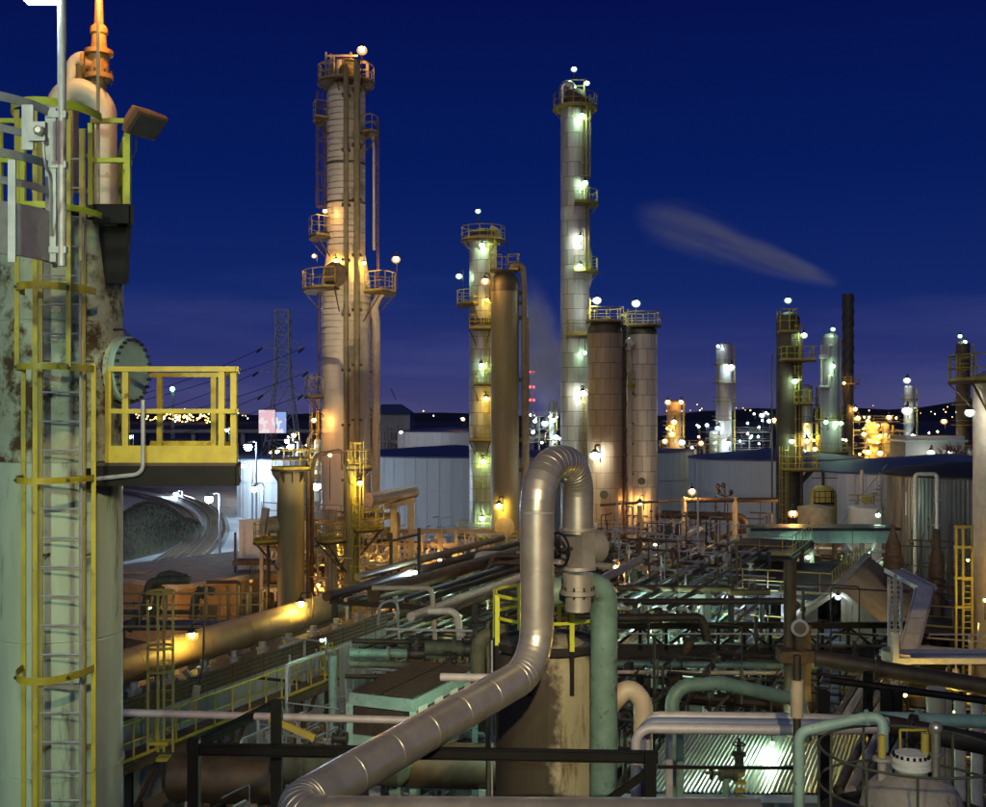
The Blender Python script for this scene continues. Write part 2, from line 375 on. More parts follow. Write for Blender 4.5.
def ring_platform(parent, c, r0, r1, a0, a1, m, rail='dull_yellow', h=1.1, brackets=True, thick=.14):
    """A platform round a column: floor ring with brackets, railing as its sub-part."""
    full = abs(a1-a0) > 359; n = max(6, int(abs(a1-a0)/15)); c = Vector(c); f = MB()
    f.lathe(c, [(r0, -thick), (r1, -thick), (r1, 0), (r0, 0), (r0, -thick)], n, a0, a1)
    if not full:
        for a in (a0, a1):
            d = V(math.cos(R_(a)), math.sin(R_(a)), 0); f.beam(c+d*r0-UP*thick/2, c+d*r1-UP*thick/2, .05, thick)
    if brackets:
        for k in range(max(2, n//3)+1):
            a = R_(a0+(a1-a0)*k/max(2, n//3)); d = V(math.cos(a), math.sin(a), 0)
            f.beam(c+d*r1*.97-UP*thick, c+d*(r0-.03)-UP*(thick+(r1-r0)*1.1), .07, .07)
    p = f.part('platform', m, parent)
    pts = circ(c, r1-.05, a0, a1, n)
    if full: railing(p, pts[:-1], rail, h, 1.1, .035, .16, True)
    else:
        d0 = V(math.cos(R_(a0)), math.sin(R_(a0)), 0); d1 = V(math.cos(R_(a1)), math.sin(R_(a1)), 0)
        railing(p, [c+d0*(r0+.1)]+pts+[c+d1*(r0+.1)], rail, h, 1.1, .035, .16)
    return p
def far_ladder(parent, c, R, ang, z0, z1, m, cage=True, w=.45, sub=None):
    """Caged ladder on a column seen from afar: stringers and rungs in one piece, the cage as its sub-part."""
    d = V(math.cos(R_(ang)), math.sin(R_(ang)), 0); s = V(-d.y, d.x, 0); o = V(c[0], c[1], 0)+d*(R+.2); l = MB()
    for k in (-1, 1): l.beam(o+s*k*w/2+UP*z0, o+s*k*w/2+UP*z1, .07, .05)
    z = z0+.3
    while z < z1: l.beam(o-s*w/2+UP*z, o+s*w/2+UP*z, .03); z += .45
    z = z0+1
    while z < z1:
        for k in (-1, 1): l.beam(o+s*k*w/2+UP*z-d*.25, o+s*k*w/2+UP*z, .05)
        z += 3
    lo = l.part('ladder', m, parent)
    if cage and z1-z0 > 3:
        g = MB(); z = z0+2.3
        def hp(t): return o+s*math.sin(t)*.42+d*(.05+.62*math.cos(t/1.0) if abs(t) < 1.57 else 0)
        while z < z1+.9:
            g.sweep([hp(-1.57+3.14*k/8)+UP*z for k in range(9)], [(-.012,-.035),(.012,-.035),(.012,.035),(-.012,.035)]); z += 1.3
        for k in range(5):
            q = hp(-1.4+2.8*k/4); g.beam(q+UP*(z0+2.3), q+UP*(z1+.9), .05, .02)
        g.part('ladder_cage', m, lo)
    return lo
def flange(parent, p, d, r, m='dark_steel', bolts=8):
    d = Vector(d).normalized(); g = MB()
    for k in (-1, 1): g.cyl(Vector(p)+d*(k*r*.16-r*.11), Vector(p)+d*(k*r*.16+r*.11), r*1.55, seg=14)
    u = d.orthogonal().normalized(); b_ = d.cross(u)
    for k in range(bolts):
        a = 2*math.pi*k/bolts; q = Vector(p)+(u*math.cos(a)+b_*math.sin(a))*r*1.33
        g.cyl(q-d*r*.38, q+d*r*.38, r*.1, seg=5)
    return g.part('flange', m, parent)
def valve(parent, p, d, r, m='dark_steel', stem=None, wheel=True, wm='dark_steel'):
    """Gate valve on a pipe: body with two flanges and bonnet; handwheel as sub-part."""
    p, d = Vector(p), Vector(d).normalized(); st = Vector(stem).normalized() if stem is not None else UP; g = MB()
    g.lathe_ax(p-d*r*2, d, [(.01, 0), (r*1.6, 0), (r*1.6, r*.35), (r*1.05, r*.4), (r*1.25, r*2), (r*1.05, r*3.6), (r*1.6, r*3.65), (r*1.6, r*4), (.01, r*4)], 12)
    g.lathe_ax(p, st, [(r*.8, 0), (r*.8, r*1.6), (r*1.2, r*1.65), (r*1.2, r*2.0), (r*.45, r*2.1), (r*.35, r*3.4), (r*.12, r*3.5), (r*.12, r*4.6), (.01, r*4.6)], 10)
    b = g.part('valve', m, parent)
    if wheel:
        h = MB(); q = p+st*r*3.7; u = st.orthogonal().normalized(); w_ = st.cross(u)
        h.tube([q+(u*math.cos(2*math.pi*k/16)+w_*math.sin(2*math.pi*k/16))*r*1.7 for k in range(16)], r*.16, 6, closed=True)
        for k in range(3):
            e = (u*math.cos(math.pi*k/3)+w_*math.sin(math.pi*k/3))*r*1.7; h.tube([q-e, q+e], r*.1, 5)
        h.part('handwheel', wm, b)
    return b
PW = {'dark_pipe': 'dark', 'brown_pipe': 'rust-brown', 'galvanised': 'grey steel', 'beige_pipe': 'cream', 'moss_pipe': 'mossy green-black', 'teal_pipe': 'teal', 'white_pipe': 'off-white', 'aluminium_old': 'silver lagged'}
def pdesc(r, m): return ('hair-thin' if r < .05 else 'thin' if r < .08 else 'slim' if r < .115 else 'medium' if r < .165 else 'thick' if r < .25 else 'fat')+' '+PW.get(m, 'painted')
def pipe(pts, r, m, label, group=None, br=None, flanges=(), valves=(), seg=12, name='pipe', bands=0, cat='pipe'):
    """One pipe as a thing: the run itself, then its flanges and valves (fraction along the straight run i, t)."""
    pts = [Vector(p) for p in pts]; a = MB()
    label = label.replace('§', pdesc(r, m)); a.tube(pts, r, seg, r*2.2 if br is None else br, 6)
    if bands:
        for i in range(len(pts)-1):
            d = pts[i+1]-pts[i]; n = int(d.length/bands); d.normalize()
            for k in range(1, n): q = pts[i]+d*bands*k; a.cyl(q-d*.03, q+d*.03, r*1.035, seg=seg)
    o = a.solo(name, m, label, cat, group, base=tuple(pts[0]))
    for i, t in flanges:
        i = min(i, len(pts)-2); flange(o, pts[i].lerp(pts[i+1], t), pts[i+1]-pts[i], r, m)
    for i, t in valves:
        i = min(i, len(pts)-2); d = pts[i+1]-pts[i]; valve(o, pts[i].lerp(pts[i+1], t), d, r, 'dark_steel', UP if abs(d.normalized().z) < .7 else V(.4, -1, 0))
    return o
def lagged_pipe(root, pts, r, br, m, L=.9, gores=9, seg=28, name='jacket_section', end_dir=None):
    """Insulated pipe: every sheet-metal jacket section and every elbow gore is a piece of its own, lapped over the next."""
    path, fl = fillet(pts, br, gores); q = [path[0]]; arc = []
    for i in range(len(path)-1):
        d = path[i+1]-path[i]
        if fl[i]: q.append(path[i+1]); arc.append(True); continue
        n = max(1, round(d.length/L))
        for k in range(1, n+1): q.append(path[i].lerp(path[i+1], k/n)); arc.append(False)
    fr = frames(q)
    for i in range(len(q)-1):
        t0, u0, b0 = fr[i]; t1, u1, b1 = fr[i+1]; vs = []; e = .012 if arc[i] else .02
        rows = [(q[i], u0, b0, r*1.012), (q[i]+t0*e, u0, b0, r*1.012), (q[i]+t0*(e+.004), u0, b0, r*.998), (q[i+1]+t1*.004, u1, b1, r*.998)]
        for p, u, b_, rr in rows:
            for k in range(seg): a = 2*math.pi*k/seg; vs.append(p+(u*math.cos(a)+b_*math.sin(a))*rr)
        fs = [(j*seg+k, (j+1)*seg+k, (j+1)*seg+(k+1) % seg, j*seg+(k+1) % seg) for j in range(3) for k in range(seg)]
        fs += [tuple(range(seg)), tuple(3*seg+k for k in reversed(range(seg)))]
        MB().add(vs, fs).part('elbow_gore' if arc[i] else name, m, root)
def shell_profile(R, z0, z1, course, groove=.07, lip=.03):
    """Cladding courses lapped like shingles, for columns whose courses are too fine to pick apart."""
    pr = []; z = z0
    while z < z1-1e-3:
        t = min(z+course, z1); pr += [(R+lip, z), (R+lip*.3, t-groove), (R-groove, t-groove), (R-groove, t)]; z = t
    return pr
def dome(R, z, h, n=7): return [(R*math.cos(math.pi/2*k/n), z+h*math.sin(math.pi/2*k/n)) for k in range(n+1)]
_course = {}
def course_mesh(R, h, m, seams=10):
    k = (round(R, 3), round(h, 3), m)
    if k not in _course:
        a = MB(); gap = math.degrees(.026/R)
        for j in range(seams): a.lathe((0, 0, 0), [(R-.06, 0), (R+.02, .0), (R+.01, h-.048), (R-.06, h-.048)], 4, 360*j/seams, 360*(j+1)/seams-gap)
        _course[k] = a.mesh('cladding_course', m)
    return _course[k]
def clad(root, c, R, z0, z1, h, m, seams=10):
    """Cladding courses one by one, each a piece turned a little so that the seams stagger."""
    n = max(1, round((z1-z0)/h)); hh = (z1-z0)/n; me = course_mesh(R, hh, m, seams)
    for k in range(n): inst('cladding_course', me, root, (c[0], c[1], z0+k*hh), (0, 0, (k % 2)*math.pi/seams+.2))
# ================================================================= the near column with its ladder and platforms
CY = 12.0; cx = P(59, 0, CY).x; cR = .637
col = thing('process_column', (cx, CY, 0), 'pale green rust-stained column with yellow caged ladder, standing before all others', 'column')
a = MB(); z_prev = 0
for zt in (4.2, 8.0, 11.9, 13.7, 15.5): a.lathe((cx, CY, 0), [(cR, z_prev+.012), (cR, zt-.012), (cR-.008, zt-.004), (cR-.008, zt+.004), (cR, zt+.012)], 48); z_prev = zt
a.part('shell', 'green_shell', col)
a = MB(); a.lathe((cx, CY, 0), [(cR+.004, 15.5), (cR+.004, 16.88), (cR-.004, 16.89), (cR-.004, 16.91), (cR+.004, 16.92), (cR+.004, 17.75)]+dome(cR+.004, 17.75, .3), 48); a.part('upper_shell', 'green_head', col)
# insulation patch rings and lugs
a = MB()
for zz in (9.1, 12.35): a.lathe((cx, CY, zz), [(cR, -.02), (cR+.02, -.02), (cR+.02, .02), (cR, .02)], 40)
a.part('stiffening_ring', 'green_shell', col)
# ladder
lx = P(61, 0, CY-cR-.2).x; lY = CY-cR-.2; lw = .42
lad = MB()
for s in (-1, 1): lad.beam((lx+s*lw/2, lY, 6), (lx+s*lw/2, lY, 18.75), .065, .014)
z = 7.0
while z < 18:
    for s in (-1, 1): lad.beam((lx+s*lw/2, lY, z), (lx+s*lw/2, lY+.26, z), .05, .014)
    z += 1.9
lad = lad.part('ladder', 'dull_yellow', col)
rg = MB(); rg.tube([(-lw/2, 0, 0), (lw/2, 0, 0)], .011, 6); rme = rg.mesh('rung', 'galvanised')
z = 9.4
while z < 18.7: inst('rung', rme, lad, (lx, lY, z)); z += .283
def hoop_pts(z, w=.345, dp=.62):
    return [V(lx+w*math.sin(t), lY-.02-dp*max(0, math.cos(t))*1.0, z) for t in [R_(-90+180*k/18) for k in range(19)]]
for vv, hw in ((677, .07), (480, .06), (367, .055), (287, .07), (208, .06), (106, .075)):
    zz = EYE+(V0-vv)*(lY-.45)/F; g = MB(); g.sweep(hoop_pts(zz, .345 if vv > 250 else .40, .62), [(-.004,-hw/2),(.004,-hw/2),(.004,hw/2),(-.004,hw/2)]); g.part('cage_hoop', 'yellow_paint' if vv > 250 else 'yellow_paint_lit', lad)
for t in (-86, -45, 0, 45, 86):
    q = V(lx+.34*math.sin(R_(t)), lY-.02-.612*math.cos(R_(t)), 0); g = MB()
    z0s, z1s = (16.42, 18.82) if abs(t) == 45 else (9.0, 18.82) if t == 0 else (9.0, 16.46)
    g.beam(q+UP*z0s, q+UP*z1s, .045, .010); g.part('cage_strap', 'yellow_paint', lad)
bm_ = MB().cyl((0, 0, 0), (0, -.02, 0), .016, seg=6).mesh('bolt', 'dark_steel')
for vv in (677, 480, 367, 287):
    zz = EYE+(V0-vv)*(lY-.45)/F
    for t in (-45, 45): inst('bolt', bm_, lad, (lx+.345*math.sin(R_(t)), lY-.03-.62*math.cos(R_(t)), zz))
# manway: nozzle, blind flange and its bolts
mz = EYE+(V0-370)*11.7/F; md = V(math.cos(R_(-14)), math.sin(R_(-14)), 0); mo = V(cx, CY, mz)
mw = MB(); mw.cyl(mo+md*.45, mo+md*.78, .27, seg=28); mw.lathe_ax(mo+md*.73, md, [(.01, 0), (.345, 0), (.345, .055), (.01, .055)], 32)
mw = mw.part('manway_nozzle', 'green_head', col)
mb_ = MB(); mb_.lathe_ax(mo+md*.79, md, [(.01, 0), (.345, 0), (.345, .05), (.335, .06), (.01, .062)], 36); mb_.part('blind_flange', 'teal_pale', mw)
u_ = md.orthogonal().normalized(); w_ = md.cross(u_)
for k in range(24):
    e = (u_*math.cos(2*math.pi*k/24)+w_*math.sin(2*math.pi*k/24))*.315
    MB().cyl(mo+md*.70+e, mo+md*.885+e, .017, seg=6).part('stud', 'dark_steel', mw)
MB().tube([mo+md*.82+V(0, 0, .36), mo+md*.75+V(0, 0, .42), mo+md*.5+V(0, 0, .42)], .014, 6, .05).part('davit_arm', 'dark_steel', mw)
# manway platform with its guard rail
fz = EYE+(V0-462)*11.6/F
pf = [P(94, 0, 11.45).xy, P(236, 0, 11.45).xy, P(238, 0, 12.2).xy, P(222, 0, 13.3).xy, P(150, 0, 13.3).xy, P(112, 0, 12.5).xy]
m_ = MB(); m_.plate([tuple(p) for p in pf], fz-.03, fz); mpf = m_.part('manway_platform', 'grating', col)
m_ = MB()
for p, q in ((pf[0], pf[1]), (pf[1], pf[2]), (pf[2], pf[3]), (pf[3], pf[4])):
    m_.beam((*p, fz-.13), (*q, fz-.13), .06, .2)
m_.beam((*pf[0], fz-.16), (cx+.3, CY-.35, fz-.16), .08, .2)
m_.part('support_frame', 'black_steel', mpf)
rz = EYE+(V0-369)*11.45/F-fz
gr = [V(*P(109, 0, 11.45).xy, fz), V(*pf[1], fz), V(*pf[2], fz), V(*pf[3], fz), V(*pf[4], fz)]
def bar(p, q, w, h, nm, par, m): MB().beam(p, q, w, h).part(nm, m, par)
for p, q in zip(gr[:-1], gr[1:]):
    bar(p+UP*rz, q+UP*rz, .05, .05, 'handrail', mpf, 'yellow_paint'); bar(p+UP*rz*.55, q+UP*rz*.55, .045, .045, 'mid_rail', mpf, 'yellow_paint')
    bar(p+UP*.085, q+UP*.085, .012, .17, 'toe_plate', mpf, 'yellow_paint')
for (u, yy) in ((109, 11.47), (126, 11.47), (222, 11.47), (234, 11.5), (234, 12.15), (214, 13.28), (160, 13.28)):
    q = V(*P(u, 0, yy).xy, fz); bar(q, q+UP*(rz-.026), .06, .06, 'post', mpf, 'yellow_paint')
MB().tube([P(143, 400, 11.38), P(143, 474, 11.38), P(95, 479, 11.38), P(80, 479, 11.38)], .022, 8, .1).part('conduit', 'galvanised', col)
MB().tube([P(119, 480, 12.4), V(P(119, 480, 12.4).x, 12.4, 0)], .035, 10).part('drain_pipe', 'beige_pipe', col)
MB().tube([P(83, 215, 11.05), P(83, 260, 11.05), P(80, 262, 11.05), P(81, 480, 11.05), V(P(81, 0, 11.05).x, 11.05, 9)], .014, 6).part('conduit', 'galvanised', col)
# top platform
tz = EYE+(V0-205)*11.4/F
tx0, tx1, ty0, ty1 = P(-30, 0, 11.4).x, P(130, 0, 11.4).x, 11.4, 13.0
t_ = MB(); tb1 = P(121, 0, 13.0).x; t_.plate([(tx0, ty0), (tx1, ty0), (tb1, ty1), (tx0, ty1)], tz-.03, tz); tpf = t_.part('top_platform', 'grating', col)
t_ = MB(); t_.beam((P(94, 0, 11.4).x, ty0, tz-.09), (tx1, ty0, tz-.09), .07, .19); t_.beam((tx1, ty0, tz-.09), (tb1, ty1, tz-.09), .07, .19); t_.beam((tx0, ty1, tz-.09), (tb1, ty1, tz-.09), .07, .19)
bx = P(110, 0, 11.6).x
t_.add([(bx-.12, 11.6, tz-.18), (bx+.17, 11.6, tz-.18), (bx+.14, 11.6, tz-.75), (bx-.05, 11.6, tz-.75), (bx-.12, 11.75, tz-.18), (bx+.17, 11.75, tz-.18), (bx+.14, 11.75, tz-.75), (bx-.05, 11.75, tz-.75)],
       [(3,2,1,0),(4,5,6,7),(0,1,5,4),(1,2,6,5),(2,3,7,6),(3,0,4,7)])
t_.part('support_frame', 'black_steel', tpf)
th = EYE+(V0-121)*11.4/F-tz
def rail_run(p, q, posts, m, hs):
    p, q = Vector(p), Vector(q)
    for i, hh in enumerate(hs): bar(p+UP*hh, q+UP*hh, .045, .045, 'handrail' if i == 0 else 'mid_rail', tpf, m)
    for t in posts: e = p.lerp(q, t); bar(e, e+UP*(hs[0]-.024), .05, .05, 'post', tpf, m)
rail_run((P(91, 0, 11.4).x, 11.4, tz), (tx1, 11.4, tz), (0, .95), 'yellow_paint_lit', (th, th*.53))
rail_run((tx0, 11.4, tz), (P(24, 0, 11.4).x, 11.4, tz), (.55, .98), 'yellow_paint_lit', (th, th*.53))
rail_run((tx1-.02, 11.46, tz), (tb1, 12.95, tz), (.35, .98), 'yellow_paint_lit', (th, th*.53))
rail_run((tx0, 12.95, tz), (tb1-.06, 12.95, tz), (.1, .36, .62, .9), 'yellow_paint', (th, th*.53))
# overhead vapour piping on the column head
def V3(u, v, Y): return P(u, v, Y)
MB().tube([V3(60, 212, 12.1), V3(60, 87, 12.1), V3(104, 97, 12.25), V3(104, 225, 12.25)], .135, 18, .26, 8).part('vapour_pipe', 'white_pipe', col)
MB().tube([V3(72, 190, 12.45), V3(72, 55, 12.45), V3(100, 62, 12.4)], .07, 14, .16, 8).part('vent_pipe', 'white_pipe', col)
ov = MB(); o0 = V3(99, 90, 12.25)
ov.lathe_ax(o0, UP, [(.01, 0), (.075, 0), (.08, .1), (.15, .11), (.15, .16), (.10, .17), (.11, .36), (.15, .37), (.15, .42), (.085, .43), (.075, .58), (.095, .6), (.09, .66), (.05, .7), (.04, .98), (.01, 1.0)], 16)
ov.lathe_ax(o0+V(0, 0, .27), V(-1, -.1, 0), [(.09, 0), (.09, .12), (.125, .13), (.125, .17), (.05, .18), (.01, .18)], 14)
ov.tube([o0+V(-.2, 0, .27), o0+V(-.2, 0, -.12), o0+V(-.08, 0, -.2)], .045, 10, .08)
ov = ov.part('relief_valve', 'orange_metal', col)
for k in range(8):
    e = V(math.cos(k*.785)*.13, math.sin(k*.785)*.13, 0)
    MB().cyl(o0+e+UP*.06, o0+e+UP*.2, .012, seg=5).part('stud', 'dark_steel', ov)
MB().tube([V3(98, -60, 11.75), V3(98, 200, 11.75), V3(96, 214, 11.75), V3(88, 216, 11.75)], .018, 8, .08).part('lamp_conduit', 'beige_steel', col)
# unlit floodlight on the rail post
fl = thing('floodlight', P(128, 122, 11.35), 'brown box floodlight, unlit, clamped to top railing of green column', 'floodlight')
g = MB(); c = P(143, 121, 11.3); f_ = V(.50, -.30, -.62).normalized(); s_ = f_.cross(UP).normalized(); q_ = s_.cross(f_)
def quad(c, hs, hq): return [c+s_*x*hs+q_*y*hq for x, y in ((-1,-1),(1,-1),(1,1),(-1,1))]
g.add(quad(c-f_*.13, .10, .07)+quad(c+f_*.02, .19, .135)+quad(c+f_*.08, .19, .135), [(3,2,1,0)]+[(j*4+k, j*4+(k+1) % 4, j*4+4+(k+1) % 4, j*4+4+k) for j in (0, 1) for k in range(4)]+[(8,9,10,11)])
g.part('housing', 'flood_brown', fl, 0)
g = MB(); g.add(quad(c+f_*.083, .165, .11)+quad(c+f_*.092, .165, .11), [(3,2,1,0),(4,5,6,7),(0,1,5,4),(1,2,6,5),(2,3,7,6),(3,0,4,7)]); g.part('lens', 'glass_dark', fl, 0)
MB().tube([P(129, 124, 11.38), P(134, 132, 11.36), c-f_*.1], .02, 8, .03).part('bracket', 'dark_steel', fl)
MB().tube([P(136, 134, 11.34), P(136, 150, 11.36), P(131, 160, 11.4)], .008, 6, .05).part('cable', 'dark_steel', fl)
# grey cage and platform with its lamp post, nearer than the column
GY = 8.0; gc = V(P(-42, 0, GY).x, GY, 0); gR = px(92, GY)
gp = thing('grey_platform', (gc.x, gc.y, EYE+(V0-262)*GY/F), 'galvanised round platform with flat hoop guard bars beside the green column', 'platform')
for vv, hw in ((113, .06), (143, .05), (166, .055), (192, .05)):
    g = MB(); g.arc(V(gc.x, gc.y, EYE+(V0-vv)*GY/F), gR, -150, 30, 0, 30, flat=(.01, hw)); g.part('guard_bar', 'galvanised', gp)
z0_, z1_ = EYE+(V0-262)*GY/F, EYE+(V0-212)*GY/F
MB().lathe((gc.x, gc.y, 0), [(gR-.02, z0_), (gR+.01, z0_), (gR+.01, z1_), (gR-.02, z1_), (gR-.02, z0_)], 30, -150, 30).part('edge_plate', 'galvanised', gp)
g = MB()
for k in range(9): x = gc.x-gR*.9+k*gR*.22; hy = math.sqrt(max(.01, gR*gR*.95-(x-gc.x)**2)); g.beam((x, gc.y-hy, z0_+.17), (x, gc.y+hy, z0_+.17), .012, .06)
for k in range(7): y = gc.y-gR*.85+k*gR*.28; hx = math.sqrt(max(.01, gR*gR*.95-(y-gc.y)**2)); g.beam((gc.x-hx, y, z0_+.19), (gc.x+hx, y, z0_+.19), .012, .03)
g.part('floor_grating', 'galvanised', gp)
g = MB(); g.beam(P(51, 262, GY-.02), P(51, 108, GY-.02), .075, .02); g.beam(P(28, 150, GY-.45), P(28, 105, GY-.45), .075, .02); g.beam(P(12, 262, GY-.48), P(12, 160, GY-.48), .05, .015); g.part('upright', 'galvanised', gp)
lp = thing('lamp_post', P(62, 265, GY), 'galvanised lamp post with lit white lamp head clamped to grey platform', 'lamp post')
MB().tube([P(62, 266, GY-.02), P(62, 5, GY-.02), P(62, -6, GY-.02), P(48, -7, GY-.02)], .030, 12, .03).part('pole', 'galvanised', lp)
for vv in (115, 165, 250): MB().box(P(57, vv, GY-.02), (.14, .05, .045)).part('clamp', 'galvanised', lp)
g = MB(); g.box(P(42, -6, GY-.02), (.26, .14, .09)); g.part('lamp_head', 'galvanised', lp)
g = MB(); g.box(P(42, 0.6, GY-.02), (.22, .11, .02)); g.part('lamp_glass', glow(BLU, 260), lp)
jb = thing('junction_box', P(38, 144, GY-.5), 'grey junction box with round switch on grey platform upright', 'junction box')
MB().box(P(38, 132, GY-.47), (.11, .05, .125)).part('housing', 'galvanised', jb)
g = MB(); g.lathe_ax(P(40, 131, GY-.51), V(0, -1, 0), [(.035, 0), (.035, .03), (.02, .04), (.001, .04)], 6); g.part('switch_knob', 'aluminium', jb)
MB().tube([P(43, 142, GY-.47), P(45, 165, GY-.47), P(51, 175, GY-.3), P(51, 235, GY-.05)], .011, 8, .1).part('conduit', 'galvanised', jb)
lamp(104, -24, 11.7, SOD, 15, 'orange sodium lamp on conduit above the relief valve of green column', (98, -6, 11.75), 9, group='sodium lamps')
# ================================================================= lagged pipe arching over the old drum
lag = thing('lagged_pipe', (P(318, 806, 14.6).x, 14.6, 0), 'big silver lagged pipe arching over the old drum and running down to the black frame', 'pipe')
pL, pR = P(537, 0, 20), P(578, 0, 21.4)
zt = EYE+(V0-462)*20.7/F
lagged_pipe(lag, [V(pR.x, pR.y, EYE+(V0-533)*21.4/F), V(pR.x, pR.y, zt), V(pL.x, pL.y, zt), V(pL.x, pL.y, EYE+(V0-668)*20/F), P(272, 820, 14.45), P(760, 823, 14.2)], .297, (.86, .86, .8, .40), 'aluminium', .92, 9, 32)
g = MB()
for vv in (512, 646): MB().lathe((pL.x, pL.y, EYE+(V0-vv)*20/F), [(.30, -.012), (.306, -.012), (.306, .012), (.30, .012)], 32).part('strap_band', 'galvanised', lag)
# insulated valve below the arch
iv = thing('insulated_gate_valve', P(578, 568, 21.4), 'square lagged gate valve with handwheel under the arch of silver pipe', 'valve')
vc = V(pR.x, pR.y, EYE+(V0-548)*21.4/F); hd = V(-.80, -.60, 0).normalized()
ha = math.atan2(hd.y, hd.x)
g = MB(); g.box(vc, (.30, .62, .66), ha); g.part('jacket_box', 'aluminium_old', iv, 0)
g = MB(); g.lathe_ax(vc-hd*.50, hd, [(.01, 0), (.30, 0), (.30, .36), (.01, .36)], 28); g.part('bonnet_jacket', 'aluminium_old', iv)
for k in (-1, 1):
    MB().lathe(vc+UP*k*.36, [(.01, -.03), (.34, -.03), (.34, .03), (.01, .03)], 28).part('flange_cover', 'aluminium_old', iv)
g = MB(); hc = vc+hd*.48; uu = UP; ww = hd.cross(UP)
g.cyl(vc+hd*.15, hc+hd*.05, .035, seg=10)
wh = g.part('valve_stem', 'dark_steel', iv)
g = MB(); g.tube([hc+(uu*math.cos(2*math.pi*k/28)+ww*math.sin(2*math.pi*k/28))*.31 for k in range(28)], .022, 8, closed=True)
for k in range(3):
    e = uu*math.cos(2.094*k+.3)+ww*math.sin(2.094*k+.3); g.tube([hc, hc+e*.31], .018, 6)
g.cyl(hc-hd*.03, hc+hd*.03, .06, seg=12); g.part('handwheel', 'black_steel', wh)
# green pipe beside the drum
gpY = 22.3; gx = P(604, 0, gpY).x
gpz = EYE+(V0-586)*gpY/F
gp2 = thing('riser_pipe', (gx, gpY, 0), 'thick mossy green pipe bending down beside the old drum', 'pipe')
a = MB(); a.tube([V(P(545, 0, 22.0).x, 22.0, gpz-.1), V(P(575, 0, 22.0).x, 22.0, gpz), V(gx, gpY, gpz+.02), V(gx, gpY, 0)], .262, 24, .36, 10); a.part('pipe_run', 'teal_pipe', gp2)
for zz in (9.5, 11.48): MB().lathe((gx, gpY, zz), [(.262, -.05), (.268, -.05), (.268, .05), (.262, .05)], 24).part('weld_collar', 'teal_pipe', gp2)
g = MB(); g.lathe((pR.x, pR.y, EYE+(V0-600)*21.4/F), [(.01, -.2), (.24, -.2), (.24, .1), (.33, .11), (.33, .19), (.28, .2), (.28, .5), (.01, .5)], 22); g.part('reducer', 'aluminium_old', gp2)
for k in range(10): q = V(pR.x+.3*math.cos(k*.628), pR.y+.3*math.sin(k*.628), EYE+(V0-600)*21.4/F+.06); MB().cyl(q, q+UP*.2, .018, seg=5).part('stud', 'dark_steel', gp2)
# old drum with its round platform
dY = 23.3; dx = P(548, 0, dY).x; dR = px(52.5, dY)
dr = thing('old_drum', (dx, dY, 0), 'dirty pale vertical drum with darker side and round yellow-railed platform on top', 'drum')
zs = EYE+(V0-668)*dY/F
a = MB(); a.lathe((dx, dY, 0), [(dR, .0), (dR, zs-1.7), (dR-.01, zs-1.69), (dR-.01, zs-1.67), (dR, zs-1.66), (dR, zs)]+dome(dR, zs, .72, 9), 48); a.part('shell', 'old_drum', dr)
a = MB(); pz = EYE+(V0-641)*dY/F
a.lathe((dx, dY, pz), [(.35, -.10), (dR+.02, -.10), (dR+.04, .05), (dR-.05, .05), (dR-.08, -.02), (.35, -.02)], 48); dp = a.part('platform', 'dark_steel', dr)
rh = EYE+(V0-592)*dY/F-pz
for hh in (rh, rh*.55):
    g = MB(); g.arc((dx, dY, pz+hh), dR+.03, 0, 360, 0, 40, flat=(.012, .06)); g.part('handrail' if hh == rh else 'mid_rail', 'yellow_paint_lit', dp)
for aa in (-22, -68, -112, -158, 25, 75, 120, 165):
    q = V(dx+(dR+.045)*math.cos(R_(aa)), dY+(dR+.045)*math.sin(R_(aa)), pz)
    g = MB(); g.beam(q, q+UP*rh, .09, .05); g.part('post', 'yellow_paint_lit', dp)
    g = MB(); g.beam(q-UP*.85, q+UP*.0, .085, .06); g.part('bracket', 'black_steel', dp)
g = MB(); g.tube([V(dx-.5, dY-dR-.02, zs-2.55), V(dx+.2, dY-dR-.06, zs-2.45), V(dx+.75, dY-dR*.72-.04, zs-2.75)], .02, 6, .6); g.part('hanging_hose', 'dark_pipe', dr)
a = MB(); a.tube([P(478, 700, 25), P(478, 640, 25), P(500, 630, 25), P(520, 640, 25)], .17, 16, .35, 8)
a.solo('mossy_pipe', 'moss_pipe', 'short mossy dark pipe elbow behind the old drum', 'pipe', base=tuple(P(478, 700, 25)))
pipe([P(520, 636, 24.8), P(488, 618, 25), V(P(488, 0, 25).x, 25, 4)], .05, 'moss_pipe', 'thin mossy drain pipe standing beside old drum')
# black steel frame, the camera side
fr_ = thing('black_steel_frame', (P(194, 0, 17.7).x, 17.7, 0), 'black steel frame of beams and posts crossing in front of old drum', 'frame')
fY = 17.7
MB().ibeam(P(188, 749, fY), P(658, 757, fY-.4), .17, .12).part('beam', 'black_steel', fr_)
for u, vv, yy in ((194, 738, fY), (277, 700, fY+.25), (650, 752, fY-.42)):
    q = P(u, vv, yy); MB().beam(V(q.x, q.y, 0), q, .17, .16).part('post', 'black_steel', fr_)
MB().beam(P(190, 748, fY+.1), P(277, 703, fY+2.5), .13, .13).part('brace', 'black_steel', fr_)
MB().beam(P(600, 806, fY-.38), P(648, 772, fY-.40), .10, .10).part('brace', 'black_steel', fr_)
MB().beam(P(658, 767, fY-.42), P(800, 768, fY-.5), .045, .045).part('tie_bar', 'black_steel', fr_)
MB().beam(P(315, 738, fY+.1), P(270, 718, fY+.3), .06, .10).part('brace', 'dull_yellow', fr_)
